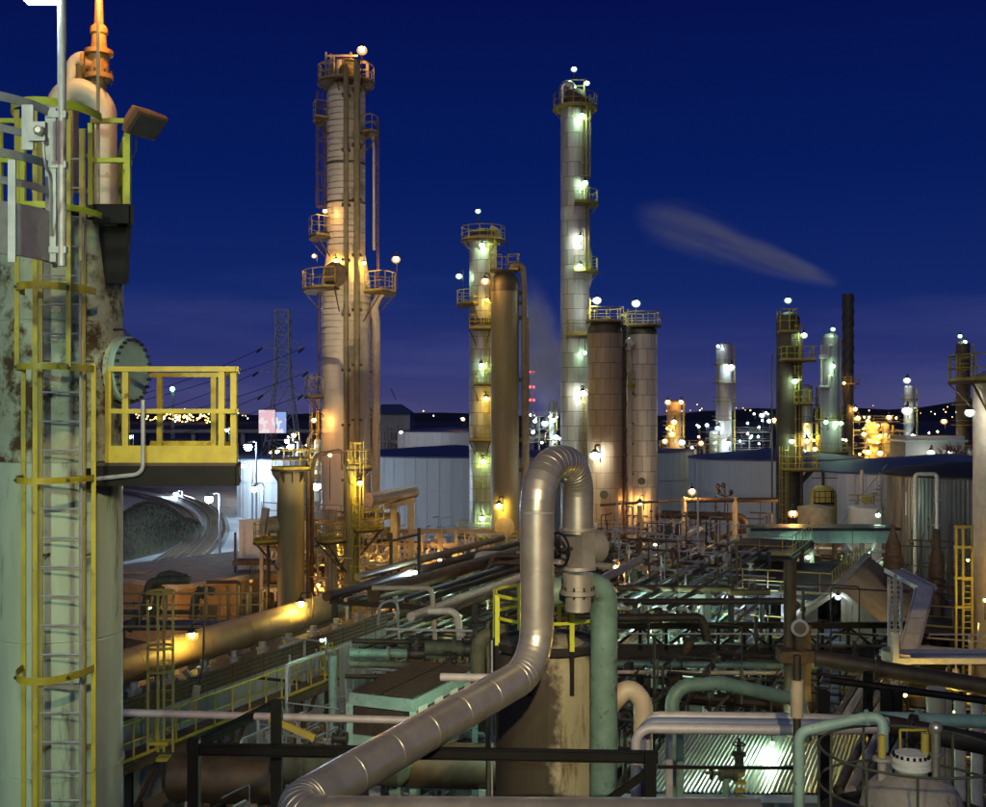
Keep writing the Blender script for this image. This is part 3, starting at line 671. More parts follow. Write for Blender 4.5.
# lavender conduits
pipe([P(100, 712, 19.6), P(470, 722, 19.2)], .066, 'lavender_pipe', 'lavender grey straight pipe between green column and silver lagged pipe')
pipe([P(441, 677, 19.5), P(492, 678, 19.3)], .07, 'lavender_pipe', 'short lavender capped pipe end just above the silver lagged pipe')
pipe([P(520, 800, 14.15), P(440, 740, 14.2)], .012, 'galvanised', 'thin steel rod beside silver lagged pipe') if False else None
q = P(492, 640, 22.6); pipe([q, V(q.x, q.y, 3)], .022, 'galvanised', 'thin steel rod standing at the side of old drum')
# ================================================================= pale green and blue pipes of the near right
pipe([P(672, 800, 25.5), P(672, 686, 25.5), P(720, 683, 25.7), P(800, 700, 26.2), P(806, 740, 26.2)], .155, 'teal_pipe', 'thick teal pipe with mossy top bending down before brown post', br=.45, seg=20)
pipe([V(P(707, 0, 25.0).x, 25.0, 5), P(689, 690, 25.2)], .01, 'galvanised', 'thin wire') if False else None
for i, (vv, yy, rr, uL, m_) in enumerate(((716, 19.4, .085, 646, 'lavender_pipe'), (722, 19.1, .085, 641, 'blue_panel'), (728, 18.8, .085, 636, 'lavender_pipe'))):
    q = P(uL, vv, yy)
    pipe([V(q.x, q.y, 2), q, P(800, vv+2, yy-.15), P(888, vv+6-i*3, yy-.2)], rr, m_, ('pale grey pipe, top of three running beneath teal pipe', 'blue painted pipe, middle of three running beneath teal pipe', 'lavender pipe, lowest of three running beneath teal pipe')[i], 'three parallel pipes over corrugated roof', br=.26, seg=16)
pipe([V(P(643, 0, 23).x, 23, 3), P(643, 700, 23), P(628, 686, 23), P(604, 712, 23)], .19, 'beige_pipe', 'cream pipe elbow emerging beside the mossy green riser', br=.36, seg=18)
for u_, yy in ((669, 21.5), (680, 21.7)):
    q = P(u_, 735, yy); MB().ibeam(V(q.x, q.y, 0), q, .12, .12).solo('steel_post', 'lavender_pipe' if u_ == 669 else 'teal_pipe', 'lavender steel post under the three parallel pipes' if u_ == 669 else 'teal steel post under the three parallel pipes', 'post')
q = P(790, 560, 35); o = thing('brown_post', (q.x, q.y, 0), 'thick brown pipe post with round flange standing behind the teal pipe', 'post')
MB().tube([V(q.x, q.y, 0), q], .19, 16).part('shaft', 'brown_pipe', o); MB().tube([P(803, 812, 34.6), P(803, 625, 34.6)], .24, 16).part('shaft', 'brown_steel', o)
MB().lathe_ax(P(800, 628, 34.2), V(-.1, -1, .05), [(.01, -.1), (.26, -.1), (.26, .02), (.17, .03), (.01, .06)], 20).part('end_flange', 'lavender_pipe', o)
MB().tube([P(800, 628, 34.1), P(800, 628, 35)], .18, 14).part('stub', 'brown_pipe', o)
MB().box(P(795, 655, 34.6), (1.0, .7, .35)).part('collar', 'brown_steel', o)
q = P(797, 700, 17.2); o = thing('sleeved_post', (q.x, q.y, 0), 'thin dark post with beige sleeve in front of the brown post', 'post')
MB().tube([V(q.x, q.y, 0), P(797, 655, 17.2)], .06, 12).part('shaft', 'dark_pipe', o); MB().tube([P(797, 680, 17.2), P(797, 717, 17.2)], .095, 16).part('sleeve', 'beige_steel', o)
pipe([V(P(799, 0, 16).x, 16, 2), P(799, 732, 16), P(862, 718, 15.9), P(883, 717, 15.8), P(883, 752, 15.7)], .075, 'teal_pale', 'pale turquoise pipe bending over to the railed drum', br=.17, seg=16, flanges=((2, .25),))
# valve tree before the corrugated roof
vt = thing('valve_tree', P(728, 806, 22), 'green valve tree with small handwheels standing before corrugated roof', 'valve')
MB().tube([V(P(726, 0, 22).x, 22, 3), P(726, 776, 22), P(740, 776, 22), P(740, 756, 22)], .07, 12, .12).part('pipe_run', 'teal_pipe', vt)
for u_, v_, d_ in ((729, 774, V(-1, 0, .05)), (739, 762, UP)):
    g = MB(); c = P(u_, v_, 21.95); g.lathe_ax(c, d_, [(.01, -.15), (.13, -.15), (.13, -.08), (.08, -.07), (.09, .1), (.14, .12), (.14, .18), (.05, .2), (.03, .45), (.01, .46)], 12); vb = g.part('valve', 'moss_pipe', vt)
    u1 = d_.orthogonal().normalized(); w1 = d_.cross(u1); g = MB(); g.tube([c+d_*.34+(u1*math.cos(k*.628)+w1*math.sin(k*.628))*.12 for k in range(10)], .015, 5, closed=True); g.tube([c+d_*.34-u1*.12, c+d_*.34+u1*.12], .012, 5); g.part('handwheel', 'black_steel', vb)
g = MB()
for k in range(5): g.lathe(P(740, 806-k*8, 22), [(.05, -.03), (.10+.02*(k % 2), -.02), (.10+.02*(k % 2), .02), (.05, .03)], 12)
g.part('flange_stack', 'dull_yellow', vt)
# ---------------------------------------------------------------- corrugated roof below the pipes
def corrugated(p0, du, dv, nu, amp, m, thick=.02):
    """Sheet with ribs running along dv; nu ribs across du."""
    g = MB(); n = nu*4; up = Vector(du).cross(Vector(dv)).normalized(); vs = []
    if up.z < 0: up = -up
    for e in (0, 1):
        for k in range(n+1):
            h = amp*(1 if k % 4 in (1, 2) else 0); vs.append(Vector(p0)+Vector(du)*(k+(.22 if k % 4 == 1 else -.22 if k % 4 == 2 else 0))/n+Vector(dv)*e+up*h)
    m2 = n+1; g.add(vs, [(k, k+1, m2+k+1, m2+k) for k in range(n)])
    b = len(vs); g.add([x-up*thick for x in vs], [(m2+k, m2+k+1, k+1, k) for k in range(n)])
    return g
rY = 31.0; ro = P(628, 792, rY)
rf = thing('pump_shelter', V(ro.x+3, ro.y+2, 0), 'low shelter with green-lit ribbed metal roof below the three parallel pipes', 'shelter')
for k in range(7):
    p0 = ro+V(.86*k, -.02*k, 0); corrugated(p0, V(.855, -.02, 0), AX*6.2+UP*.55, 7, .045, 'roof_sheet').part('roof_sheet', 'roof_sheet', rf, 0)
MB().beam(ro+V(-.2, -.08, -.12), ro+V(6.2, -.22, -.12), .12, .18).part('gutter', 'white_paint', rf)
MB().box(ro+V(3, .25, -1.3), (6, .12, 2.1)).part('wall', 'wall_sheet', rf)
for x in (.1, 2, 4, 5.9): MB().beam(ro+V(x, -.05, -.2), V(ro.x+x, ro.y-.05, 0), .14).part('post', 'teal_pale', rf)
# ---------------------------------------------------------------- railed drum at the bottom right
eY = 15.0; ex = P(912, 0, eY).x; ed = thing('railed_drum', (ex, eY, 0), 'drum with rusty dished head and bolted manhole inside dark round railing', 'drum')
ez = EYE+(V0-822)*eY/F
a = MB(); a.lathe((ex, eY, 0), [(.63, 0), (.63, ez+.12), (.655, ez+.12), (.655, ez+.2)]+[(.64*math.cos(t), ez+.22+.46*math.sin(t)) for t in [R_(x) for x in (0, 12, 26, 40, 55, 66)]]+[(.25, ez+.645)], 48); a.part('dished_head', 'drum_head', ed)
mh = EYE+(V0-768)*eY/F
a = MB(); a.lathe((ex-.01, eY, mh), [(.01, .20), (.205, .20), (.205, -.16), (.205, .0), (.245, .0), (.245, .06), (.225, .065), (.225, .085), (.25, .09), (.25, .15), (.19, .155), (.18, .12), (.01, .11)], 32); mhp = a.part('manhole', 'white_paint', ed)
for k in range(18):
    q = V(ex-.01+.222*math.cos(k*.349), eY+.222*math.sin(k*.349), mh+.1); MB().cyl(q, q+UP*.09, .018, seg=6).part('stud', 'black_steel', mhp)
g = MB(); c = P(936, 765, eY-.1); g.lathe(c, [(.05, -.4), (.05, 0), (.05, .1), (.075, .11), (.075, .15), (.055, .16), (.055, .42), (.01, .42)], 14); g.ball(c+UP*.48, .085, 14, 8); g.part('sensor_head', 'aluminium', ed)
g = MB(); g.lathe(P(882, 790, eY), [(.055, -.25), (.055, .38), (.12, .39), (.12, .43), (.01, .43)], 14); g.part('nozzle', 'drum_head', ed)
MB().tube([P(882, 757, eY), P(882, 735, eY)], .05, 10).part('nozzle', 'yellow_vessel', ed); MB().tube([P(925, 770, eY), P(925, 733, eY)], .05, 10).part('nozzle', 'yellow_vessel', ed)
yf = MB(); c0 = P(900, 750, eY+.35); yf.beam(c0, c0+UP*.27, .025); yf.beam(c0+V(.36, 0, 0), c0+V(.36, 0, .27), .025); yf.beam(c0+UP*.27, c0+V(.36, 0, .27), .03); yf.box(c0+V(.44, 0, .13), (.09, .04, .3)); yf.part('lifting_frame', 'yellow_paint', ed)
a = MB(); pz2 = EYE+(V0-824)*eY/F
a.lathe((ex, eY, pz2), [(.66, -.06), (1.2, -.06), (1.2, .06), (1.17, .06), (1.17, 0), (.66, 0)], 48); epf = a.part('platform', 'dark_steel', ed)
rz2 = EYE+(V0-750)*eY/F-pz2
for hh in (rz2, rz2*.5):
    g = MB(); g.arc((ex, eY, pz2+hh), 1.17, 0, 360, .018, 56); g.part('handrail' if hh == rz2 else 'mid_rail', 'moss_pipe', epf)
for k in range(12):
    q = V(ex+1.17*math.cos(k*.5236+.23), eY+1.17*math.sin(k*.5236+.23), pz2); MB().cyl(q, q+UP*rz2, .018, seg=7).part('post', 'moss_pipe', epf)
for x in (-.9, .9): MB().beam(V(ex+x, eY, 0), V(ex+x, eY, pz2-.06), .15).part('leg', 'dark_steel', ed)
# ================================================================= columns of the middle distance
def Z(v, Y): return EYE+(V0-v)*Y/F
def nozzle(root, c, R, ang, z, r, m, L=.7):
    d = V(math.cos(R_(ang)), math.sin(R_(ang)), 0); g = MB()
    g.lathe_ax(V(c[0], c[1], z)+d*(R-.15), d, [(r, 0), (r, L), (r*1.3, L), (r*1.3, L+.14), (.01, L+.14)], 18); return g.part('manway', m, root)
def riser(root, pts, r, m, nm='riser', br=None, seg=10): return MB().tube(pts, r, seg, br or r*2.5).part(nm, m, root)
# ---- the tall cream column in two diameters
Y1 = 90.0; s1 = Y1/F; c1 = P(346, 0, Y1); Ra, Rb = 19*s1, 24.5*s1
T1 = thing('fractionating_column', (c1.x, Y1, 0), 'tall cream ribbed column in two diameters with flared lamp-lit waist', 'column')
zc0, zc1, ztop = Z(285, Y1), Z(252, Y1), Z(92, Y1)
a = MB(); a.lathe(c1*V(1, 0, 0).x if False else (c1.x, Y1, 0), shell_profile(Rb, 0, zc0, .48), 40); a.part('lower_shell', 'cream_clad', T1)
a = MB(); a.lathe((c1.x, Y1, 0), [(Rb, zc0), (Ra, zc1)], 40); a.part('cone_section', 'cream_clad', T1)
a = MB(); a.lathe((c1.x, Y1, 0), shell_profile(Ra, zc1, ztop, .48)+dome(Ra-.05, ztop, .9), 40); a.part('upper_shell', 'cream_clad', T1)
a = MB()
for vv in (204, 165): a.lathe((c1.x, Y1, Z(vv, Y1)), [(Ra, -.08), (Ra+.06, -.08), (Ra+.06, .08), (Ra, .08)], 40)
a.part('stiffening_ring', 'dark_clad', T1)
CC = (c1.x, Y1, 0)
def atz(v, Y=Y1): return (c1.x, Y1, Z(v, Y1))
ring_platform(T1, atz(84), .3, Ra+.75, 0, 359.9, 'brown_steel', 'dull_yellow', 1.3)
ring_platform(T1, atz(121), Ra, Ra+1.1, 150, 215, 'brown_steel', 'dull_yellow', 1.3)
ring_platform(T1, atz(135), Ra, Ra+1.1, -35, 25, 'brown_steel', 'dull_yellow', 1.3)
ring_platform(T1, atz(238), Ra, Ra+1.4, 150, 225, 'brown_steel', 'dull_yellow', 1.5)
ring_platform(T1, atz(291), Rb, Rb+1.5, 140, 262, 'brown_steel', 'dull_yellow', 1.5)
ring_platform(T1, atz(293), Rb, Rb+2.0, -38, 40, 'brown_steel', 'dull_yellow', 1.5)
ring_platform(T1, atz(397), Rb, Rb+1.3, 155, 215, 'brown_steel', 'dull_yellow', 1.5)
far_ladder(T1, CC, Ra, 200, Z(238, Y1), Z(105, Y1), 'brown_steel'); far_ladder(T1, CC, Rb, 195, Z(397, Y1), Z(285, Y1), 'brown_steel', False); far_ladder(T1, CC, Rb, 190, Z(480, Y1), Z(385, Y1), 'dull_yellow')
far_ladder(T1, CC, Ra+.9, -10, Z(293, Y1), Z(120, Y1), 'brown_steel', False)
for u_, vt, vb, rp_, m_ in ((346, 65, 560, 2.6, 'olive_steel'), (357, 60, 560, 3.2, 'olive_steel')):
    yy = Y1-Rb-.5; riser(T1, [P(u_, vt, yy), V(P(u_, 0, yy).x, yy, 1)], rp_*s1, m_)
    for v_ in range(int(vt)+30, 560, 55): MB().box(P(u_, v_, yy+.2), (rp_*s1*3, .7, .18)).part('pipe_clip', 'brown_steel', T1)
riser(T1, [P(372, 130, Y1), P(374, 150, Y1), P(374, 250, Y1)], 1.4*s1, 'beige_pipe')
riser(T1, [P(383, 288, Y1), P(374, 306, Y1), P(376, 320, Y1), V(P(376, 0, Y1).x, Y1, 1)], 4.2*s1, 'beige_pipe')
for v_ in (320, 372, 410, 452): MB().box(P(374, v_, Y1), (.9, .3, .2)).part('pipe_clip', 'dark_steel', T1)
nozzle(T1, CC, Rb, -100, Z(279, Y1), .75, 'brown_steel', 1.0)
riser(T1, [P(340, 60, Y1-.6), P(338, 78, Y1-.6)], .3, 'beige_pipe'); riser(T1, [P(336, 84, Y1), P(336, 62, Y1), P(356, 62, Y1), P(356, 88, Y1)], .32, 'olive_steel')
riser(T1, [P(326, 52, Y1), P(326, 85, Y1)], .08, 'beige_steel', 'vent_pole'); riser(T1, [P(334, 57, Y1-1), P(334, 85, Y1-1)], .08, 'beige_steel', 'vent_pole')
MB().beam(P(325, 56, Y1-1), P(358, 56, Y1-1), .15, .15).part('davit_beam', 'beige_steel', T1)
for u_, v0_ in ((321, 66), (331, 54), (345, 60), (351, 52), (367, 62)): riser(T1, [P(u_, v0_, Y1+.5), P(u_, 88, Y1+.5)], .1, 'beige_steel', 'frame_post')
for v0_ in (63, 70): MB().beam(P(321, v0_, Y1+.5), P(367, v0_, Y1+.5), .12, .12).part('frame_beam', 'beige_steel', T1)
riser(T1, [P(342, 80, Y1-1.2), P(342, 66, Y1-1.2), P(350, 66, Y1-1.4), P(350, 84, Y1-1.4)], .22, 'brown_steel', 'vent_loop')
# ---- short olive column with the brackets on top
Y2 = 72.0; s2 = Y2/F; c = P(291, 0, Y2)
T = thing('olive_column', (c.x, Y2, 0), 'short olive column with black crown and yellow top rails left by the cream column'.replace('left by', 'beside'), 'column')
a = MB(); a.lathe((c.x, Y2, 0), [(13.5*s2, 0), (13.5*s2, Z(552, Y2)), (13.7*s2, Z(552, Y2)), (13.7*s2, Z(548, Y2)), (13.5*s2, Z(548, Y2)), (13.5*s2, Z(474, Y2))]+dome(13.5*s2, Z(474, Y2), .3), 32); a.part('shell', 'olive_shell', T)
for k in range(10):
    t = 2*math.pi*k/10; d = V(math.cos(t), math.sin(t), 0); q = V(c.x, Y2, Z(470, Y2)); MB().add([q+d*.75+UP*.05, q+d*1.2+UP*.05, q+d*1.2-UP*.25, q+d*.85-UP*.75]+[q+d*.75+UP*.05+d.cross(UP)*.08, q+d*1.2+UP*.05+d.cross(UP)*.08, q+d*1.2-UP*.25+d.cross(UP)*.08, q+d*.85-UP*.75+d.cross(UP)*.08], [(3,2,1,0),(4,5,6,7),(0,1,5,4),(1,2,6,5),(2,3,7,6),(3,0,4,7)]).part('gusset', 'dark_steel', T)
ring_platform(T, (c.x, Y2, Z(469, Y2)), .1, 1.25, 0, 359.9, 'dark_steel', 'yellow_paint', 1.2, False, .12)
ring_platform(T, (c.x, Y2, Z(541, Y2)), .85, 2.35, 130, 215, 'brown_steel', 'yellow_paint', 1.15)
nozzle(T, c, 13.5*s2, 190, Z(525, Y2), .45, 'beige_steel', .6)
riser(T, [P(308, 640, Y2), P(308, 440, Y2), P(313, 430, Y2)], .12, 'brown_steel'); riser(T, [P(268, 545, Y2), P(268, 620, Y2)], .1, 'brown_steel')
riser(T, [P(266, 508, Y2-.4), P(262, 535, Y2-.4)], .25, 'beige_pipe')
# ---- narrow olive column with a lit yellow cage
Y3 = 74.0; s3 = Y3/F; c = P(352, 0, Y3)
T = thing('narrow_column', (c.x, Y3, 0), 'narrow olive column with brightly lit yellow ladder cage before the cream column', 'column')
a = MB(); a.lathe((c.x, Y3, 0), [(8.5*s3, 0), (8.5*s3, Z(470, Y3)), (10.5*s3, Z(469, Y3)), (10.5*s3, Z(464, Y3)), (.01, Z(464, Y3))], 24); a.part('shell', 'olive_shell', T)
ring_platform(T, (c.x, Y3, Z(528, Y3)), .55, 2.1, -75, 20, 'brown_steel', 'yellow_paint', 1.15)
ring_platform(T, (c.x, Y3, Z(540, Y3)), .55, 2.3, 160, 235, 'dark_steel', 'dull_yellow', 1.15)
ring_platform(T, (c.x, Y3, Z(468, Y3)), .1, 1.3, -100, 80, 'dark_steel', 'dull_yellow', 1.15)
far_ladder(T, c, 8.5*s3, -62, Z(640, Y3), Z(455, Y3), 'yellow_paint')
riser(T, [P(343, 470, Y3-.3), P(343, 450, Y3-.3), P(316, 455, Y3), P(312, 470, Y3), P(312, 620, Y3)], .13, 'brown_steel')
for u_ in (327, 331, 335): riser(T, [P(u_, 500+u_ % 4*3, Y3+2), V(P(u_, 0, Y3+2).x, Y3+2, 1)], .16, 'beige_pipe')
# ---- lagged cross pipe on beige posts
o = thing('lagged_cross_pipe', P(376, 495, 80), 'silver lagged pipe lying on a beige portal by the cream column', 'pipe')
lagged_pipe(o, [P(368, 500, 78.5), P(414, 492, 83)], px(6.5, 80), 0, 'aluminium_old', 1.1, 4, 20)
o = thing('pipe_portal', V(P(400, 0, 81).x, 81, 0), 'beige steel portal carrying the silver lagged pipe', 'portal')
for u_ in (394, 411): q = P(u_, 503, 81); MB().beam(V(q.x, q.y, 0), q, .45).part('post', 'beige_steel', o)
MB().beam(P(384, 507, 80.8), P(415, 500, 81.2), .4, .35).part('beam', 'beige_steel', o)
# ---- pair: slim column with yellow platforms and smooth olive column
Y4 = 104.0; s4 = Y4/F; c = P(483, 0, Y4); R4 = 13.5*s4; W4 = (c.x, Y4, 0)
T = thing('slim_column', W4, 'slim pale column with yellow platforms and many lamps behind the smooth olive column', 'column')
clad(T, W4, R4, 0, Z(236, Y4), 1.15, 'grey_clad', 10)
a = MB(); a.lathe(W4, [(R4-.05, 0), (R4-.05, Z(236, Y4))]+dome(R4-.05, Z(236, Y4), .7), 24); a.part('shell', 'brown_steel', T)
for vv, a0, a1 in ((241, 0, 359.9), (305, 120, 250), (330, -120, 60), (385, -110, 40), (440, -120, 60), (535, 150, 400)): ring_platform(T, (c.x, Y4, Z(vv, Y4)), R4, R4+(.8 if vv == 241 else 1.2), a0, a1, 'brown_steel', 'yellow_paint', 1.25)
far_ladder(T, W4, R4, -72, Z(540, Y4), Z(330, Y4), 'yellow_paint'); far_ladder(T, W4, R4, -60, Z(330, Y4), Z(241, Y4), 'yellow_paint'); far_ladder(T, W4, R4, -108, Z(520, Y4), Z(440, Y4), 'yellow_paint')
a = MB(); a.lathe((c.x, Y4, Z(322, Y4)), [(R4, -.25), (R4+.12, -.25), (R4+.12, .25), (R4, .25)], 30); a.part('stiffening_ring', 'dark_clad', T)
riser(T, [P(497, 245, Y4), P(499, 232, Y4), P(490, 228, Y4)], .3, 'beige_pipe')
riser(T, [P(478, 214, Y4), P(478, 236, Y4)], .05, 'dark_steel', 'lamp_mast')
Y5 = 98.0; s5 = Y5/F; c = P(505, 0, Y5); R5 = 14*s5; W5 = (c.x, Y5, 0)
T = thing('smooth_column', W5, 'smooth olive column with dark domed top beside the slim lamp-hung column', 'column')
a = MB(); a.lathe(W5, [(R5, 0), (R5, Z(410, Y5)), (R5-.015, Z(409.6, Y5)), (R5, Z(409, Y5)), (R5, Z(284, Y5))], 40); a.part('shell', 'olive_shell', T)
a = MB(); a.lathe(W5, [(R5+.02, Z(292, Y5))]+[(R5+.02, Z(284, Y5))]+dome(R5+.02, Z(284, Y5), 1.1), 40); a.part('dome', 'dark_clad', T)
ring_platform(T, (c.x, Y5, Z(270, Y5)), .2, R5+.1, -30, 200, 'brown_steel', 'dull_yellow', 1.3, False)
riser(T, [P(511, 278, Y5), P(511, 265, Y5), P(523, 265, Y5), P(524, 290, Y5), V(P(525, 0, Y5).x, Y5, 2)], .26, 'olive_steel'); riser(T, [P(527, 318, Y5), V(P(527, 0, Y5).x, Y5, 2)], .2, 'olive_steel')
for vv in (293, 303, 318, 380, 440, 470): MB().box(P(521, vv, Y5), (.9, .4, .35)).part('pipe_clip', 'brown_steel', T)
nozzle(T, c, R5, -92, Z(525, Y5), .65, 'beige_steel', .6)
ring_platform(T, (c.x, Y5, Z(545, Y5)), R5, R5+1.3, 170, 350, 'dull_yellow', 'yellow_paint', 1.4)
riser(T, [P(508, 240, Y5), P(508, 270, Y5)], .05, 'dark_steel', 'lamp_mast')
# ---- the tallest thin column
Y6 = 106.0; s6 = Y6/F; c = P(575, 0, Y6); R6 = 14.3*s6; W6 = (c.x, Y6, 0)
T = thing('thin_tall_column', W6, 'tallest thin white panelled column with round crown platform against the sky', 'column')
clad(T, W6, R6, 0, Z(106, Y6), 1.35, 'grey_clad', 8)
a = MB(); a.lathe(W6, [(R6-.05, 0), (R6-.05, Z(106, Y6)), (R6+.02, Z(106, Y6)), (R6+.02, Z(101, Y6))]+dome(R6*.9, Z(101, Y6), 1.2), 28); a.part('shell', 'brown_steel', T)
ring_platform(T, (c.x, Y6, Z(109, Y6)), R6*.5, R6+.75, 0, 359.9, 'dull_yellow', 'dull_yellow', 1.25)
for vv in (205, 272): ring_platform(T, (c.x, Y6, Z(vv, Y6)), R6, R6+.85, -95, 45, 'dull_yellow', 'yellow_paint', 1.25)
ring_platform(T, (c.x, Y6, Z(335, Y6)), R6, R6+.6, -120, -40, 'dull_yellow', 'yellow_paint', 1.25)
far_ladder(T, W6, R6, -58, Z(205, Y6), Z(109, Y6), 'dull_yellow'); far_ladder(T, W6, R6, -50, Z(272, Y6), Z(205, Y6), 'dull_yellow', False); far_ladder(T, W6, R6, -58, Z(500, Y6), Z(398, Y6), 'dull_yellow')
g = MB(); g.tube([P(563, 108, Y6-.3), P(563, 85, Y6-.3), P(572, 85, Y6-.3), P(572, 104, Y6-.3)], .42, 14, .45, 8); g.part('vapour_elbow', 'aluminium', T)
g = MB()
for u_ in (570, 584): g.beam(P(u_, 100, Y6), P(u_, 80, Y6), .1)
for vv in (80, 86, 92): g.beam(P(570, vv, Y6), P(584, vv, Y6), .1)
g.part('davit_frame', 'yellow_paint', T)
riser(T, [P(589, 200, Y6), P(589, 245, Y6), P(591, 255, Y6), P(591, 280, Y6), P(588, 290, Y6), V(P(588, 0, Y6).x, Y6, 2)], .13, 'galvanised'); riser(T, [P(574, 69, Y6), P(574, 82, Y6)], .04, 'dark_steel', 'lamp_mast')
# ---- tan drum column and cream column to its side
Y7 = 100.0; s7 = Y7/F; c = P(605, 0, Y7); R7 = 17.3*s7; W7 = (c.x, Y7, 0)
T = thing('tan_column', W7, 'stout tan panelled column with dark domed top between two paler columns', 'column')
clad(T, W7, R7, 0, Z(332, Y7), 1.35, 'tan_clad', 12)
a = MB(); a.lathe(W7, [(R7-.05, 0), (R7-.05, Z(333, Y7))], 30); a.part('shell', 'brown_steel', T)
a = MB(); a.lathe(W7, [(R7+.03, Z(334, Y7)), (R7+.03, Z(331, Y7)), (R7*.98, Z(330, Y7))]+dome(R7*.97, Z(329, Y7), .95), 40); a.part('dome', 'dark_clad', T)
ring_platform(T, (c.x, Y7, Z(322, Y7)), .3, R7+.15, 0, 359.9, 'brown_steel', 'yellow_paint', 1.2, False)
g = MB(); g.beam(P(590, 320, Y7), P(590, 298, Y7), .1); g.beam(P(597, 320, Y7), P(597, 300, Y7), .1)
for vv in (301, 306, 311): g.beam(P(590, vv, Y7), P(597, vv, Y7), .06)
g.part('access_ladder', 'yellow_paint', T)
nozzle(T, c, R7, -98, Z(493, Y7), .28, 'dark_clad', .4)
for vv in (345, 375, 404, 430, 455, 480): MB().box(P(623.5, vv, Y7), (.6, .4, .3)).part('pipe_clip', 'dark_clad', T)
riser(T, [P(624, 325, Y7+.5), V(P(624, 0, Y7+.5).x, Y7+.5, 2)], .22, 'brown_steel')
Y8 = 102.0; s8 = Y8/F; c = P(642.5, 0, Y8); R8 = 14.6*s8; W8 = (c.x, Y8, 0)
T = thing('cream_panel_column', W8, 'cream panelled column with orange lamp near its foot next to tan column', 'column')
clad(T, W8, R8, 0, Z(334, Y8), 1.35, 'cream_clad', 10)
a = MB(); a.lathe(W8, [(R8-.05, 0), (R8-.05, Z(334, Y8))], 30); a.part('shell', 'brown_steel', T)
a = MB(); a.lathe(W8, [(R8+.02, Z(335, Y8))]+dome(R8, Z(333, Y8), .8), 36); a.part('dome', 'dark_clad', T)
ring_platform(T, (c.x, Y8, Z(326, Y8)), .3, R8+.35, 0, 359.9, 'brown_steel', 'yellow_paint', 1.2, False)
ring_platform(T, (c.x, Y8, Z(386, Y8)), R8, R8+.8, 160, 235, 'dull_yellow', 'yellow_paint', 1.2)
far_ladder(T, W8, R8, 200, Z(386, Y8), Z(320, Y8), 'yellow_paint')
riser(T, [P(629, 350, Y8-.8), V(P(629, 0, Y8).x, Y8-.8, 2)], .3, 'beige_pipe'); riser(T, [P(633, 345, Y8-1.6), P(628, 338, Y8-1.6), P(628, 350, Y8-1.6)], .28, 'white_pipe')
for vv in (390, 420, 440, 470): MB().beam(P(628, vv, Y8-.9), P(635, vv+5, Y8-.9), .15).part('pipe_clip', 'dark_clad', T)
nozzle(T, c, R8, -100, Z(480, Y8), .25, 'dark_clad', .4)
# ---- dark column by the pale tanks
Y9 = 112.0; s9 = Y9/F; c = P(788, 0, Y9); R9 = 11.5*s9; W9 = (c.x, Y9, 0)
T = thing('dark_column', W9, 'dark column with yellow box platforms standing before the pale tanks', 'column')
a = MB(); a.lathe(W9, shell_profile(R9, 0, Z(318, Y9), 1.4)+dome(R9-.04, Z(318, Y9), .6), 30); a.part('shell', 'dark_clad', T)
def box_platform(root, u0, u1, v0, h, Y, d, m, rail):
    x0, x1 = P(u0, 0, Y).x, P(u1, 0, Y).x; z = Z(v0, Y); g = MB(); g.box(((x0+x1)/2, Y-d/2, z-.08), (x1-x0, d, .16)); p = g.part('platform', m, root)
    railing(p, [V(x0, Y, z), V(x0, Y-d, z), V(x1, Y-d, z), V(x1, Y, z)], rail, h, 1.3, .05, .2); return p
for u0, u1, v0 in ((778, 810, 361), (791, 806, 404), (779, 813, 469)): box_platform(T, u0, u1, v0, 1.3, Y9, R9+1.2, 'brown_steel', 'yellow_paint')
box_platform(T, 777, 793, 333, 2.2, Y9, R9+.6, 'brown_steel', 'yellow_paint')
far_ladder(T, W9, R9, -120, Z(540, Y9), Z(455, Y9), 'dull_yellow'); far_ladder(T, W9, R9, -65, Z(404, Y9), Z(333, Y9), 'dull_yellow'); far_ladder(T, W9, R9, -62, Z(469, Y9), Z(404, Y9), 'dull_yellow')
g = MB(); g.tube([P(812, 470, Y9), P(801, 482, Y9)], .25, 8); g.part('bracket', 'dark_clad', T)
riser(T, [P(800, 335, Y9-.5), V(P(800, 0, Y9).x, Y9-.5, 2)], .2, 'dark_clad'); riser(T, [P(772, 355, Y9), V(P(772, 0, Y9).x, Y9, 2)], .08, 'dark_clad'); riser(T, [P(788, 302, Y9), P(788, 318, Y9)], .05, 'dark_steel', 'lamp_mast')
# ---- pale column behind it and the dark chimney
Y10 = 165.0; c = P(830.5, 0, Y10); R10 = px(8.3, Y10)
T = thing('pale_column', (c.x, Y10, 0), 'pale column with zigzag pipework in front of the dark chimney', 'column')
a = MB(); a.lathe((c.x, Y10, 0), shell_profile(R10, 0, Z(338, Y10), 1.5, .04)+dome(R10, Z(338, Y10), .7), 26); a.part('shell', 'grey_clad', T)
for pts in ([(819, 357), (829, 357), (829, 346), (832, 346)], [(819, 387), (829, 387), (829, 376), (832, 376)]): riser(T, [P(u, v, Y10-R10-.4) for u, v in pts], .28, 'white_pipe', br=.3)
for vv in (420, 452): ring_platform(T, (c.x, Y10, Z(vv, Y10)), R10, R10+1.2, -170, -10, 'brown_steel', 'yellow_paint', 1.3)
riser(T, [P(839, 340, Y10), V(P(839.5, 0, Y10).x, Y10, 0)], .3, 'beige_pipe'); riser(T, [P(821.5, 345, Y10), V(P(821.5, 0, Y10).x, Y10, 0)], .2, 'beige_pipe')
Yc = 230.0; c = P(848, 0, Yc); ch = thing('chimney', (c.x, Yc, 0), 'dark tapering chimney stack with lit collar platform behind pale column', 'chimney')
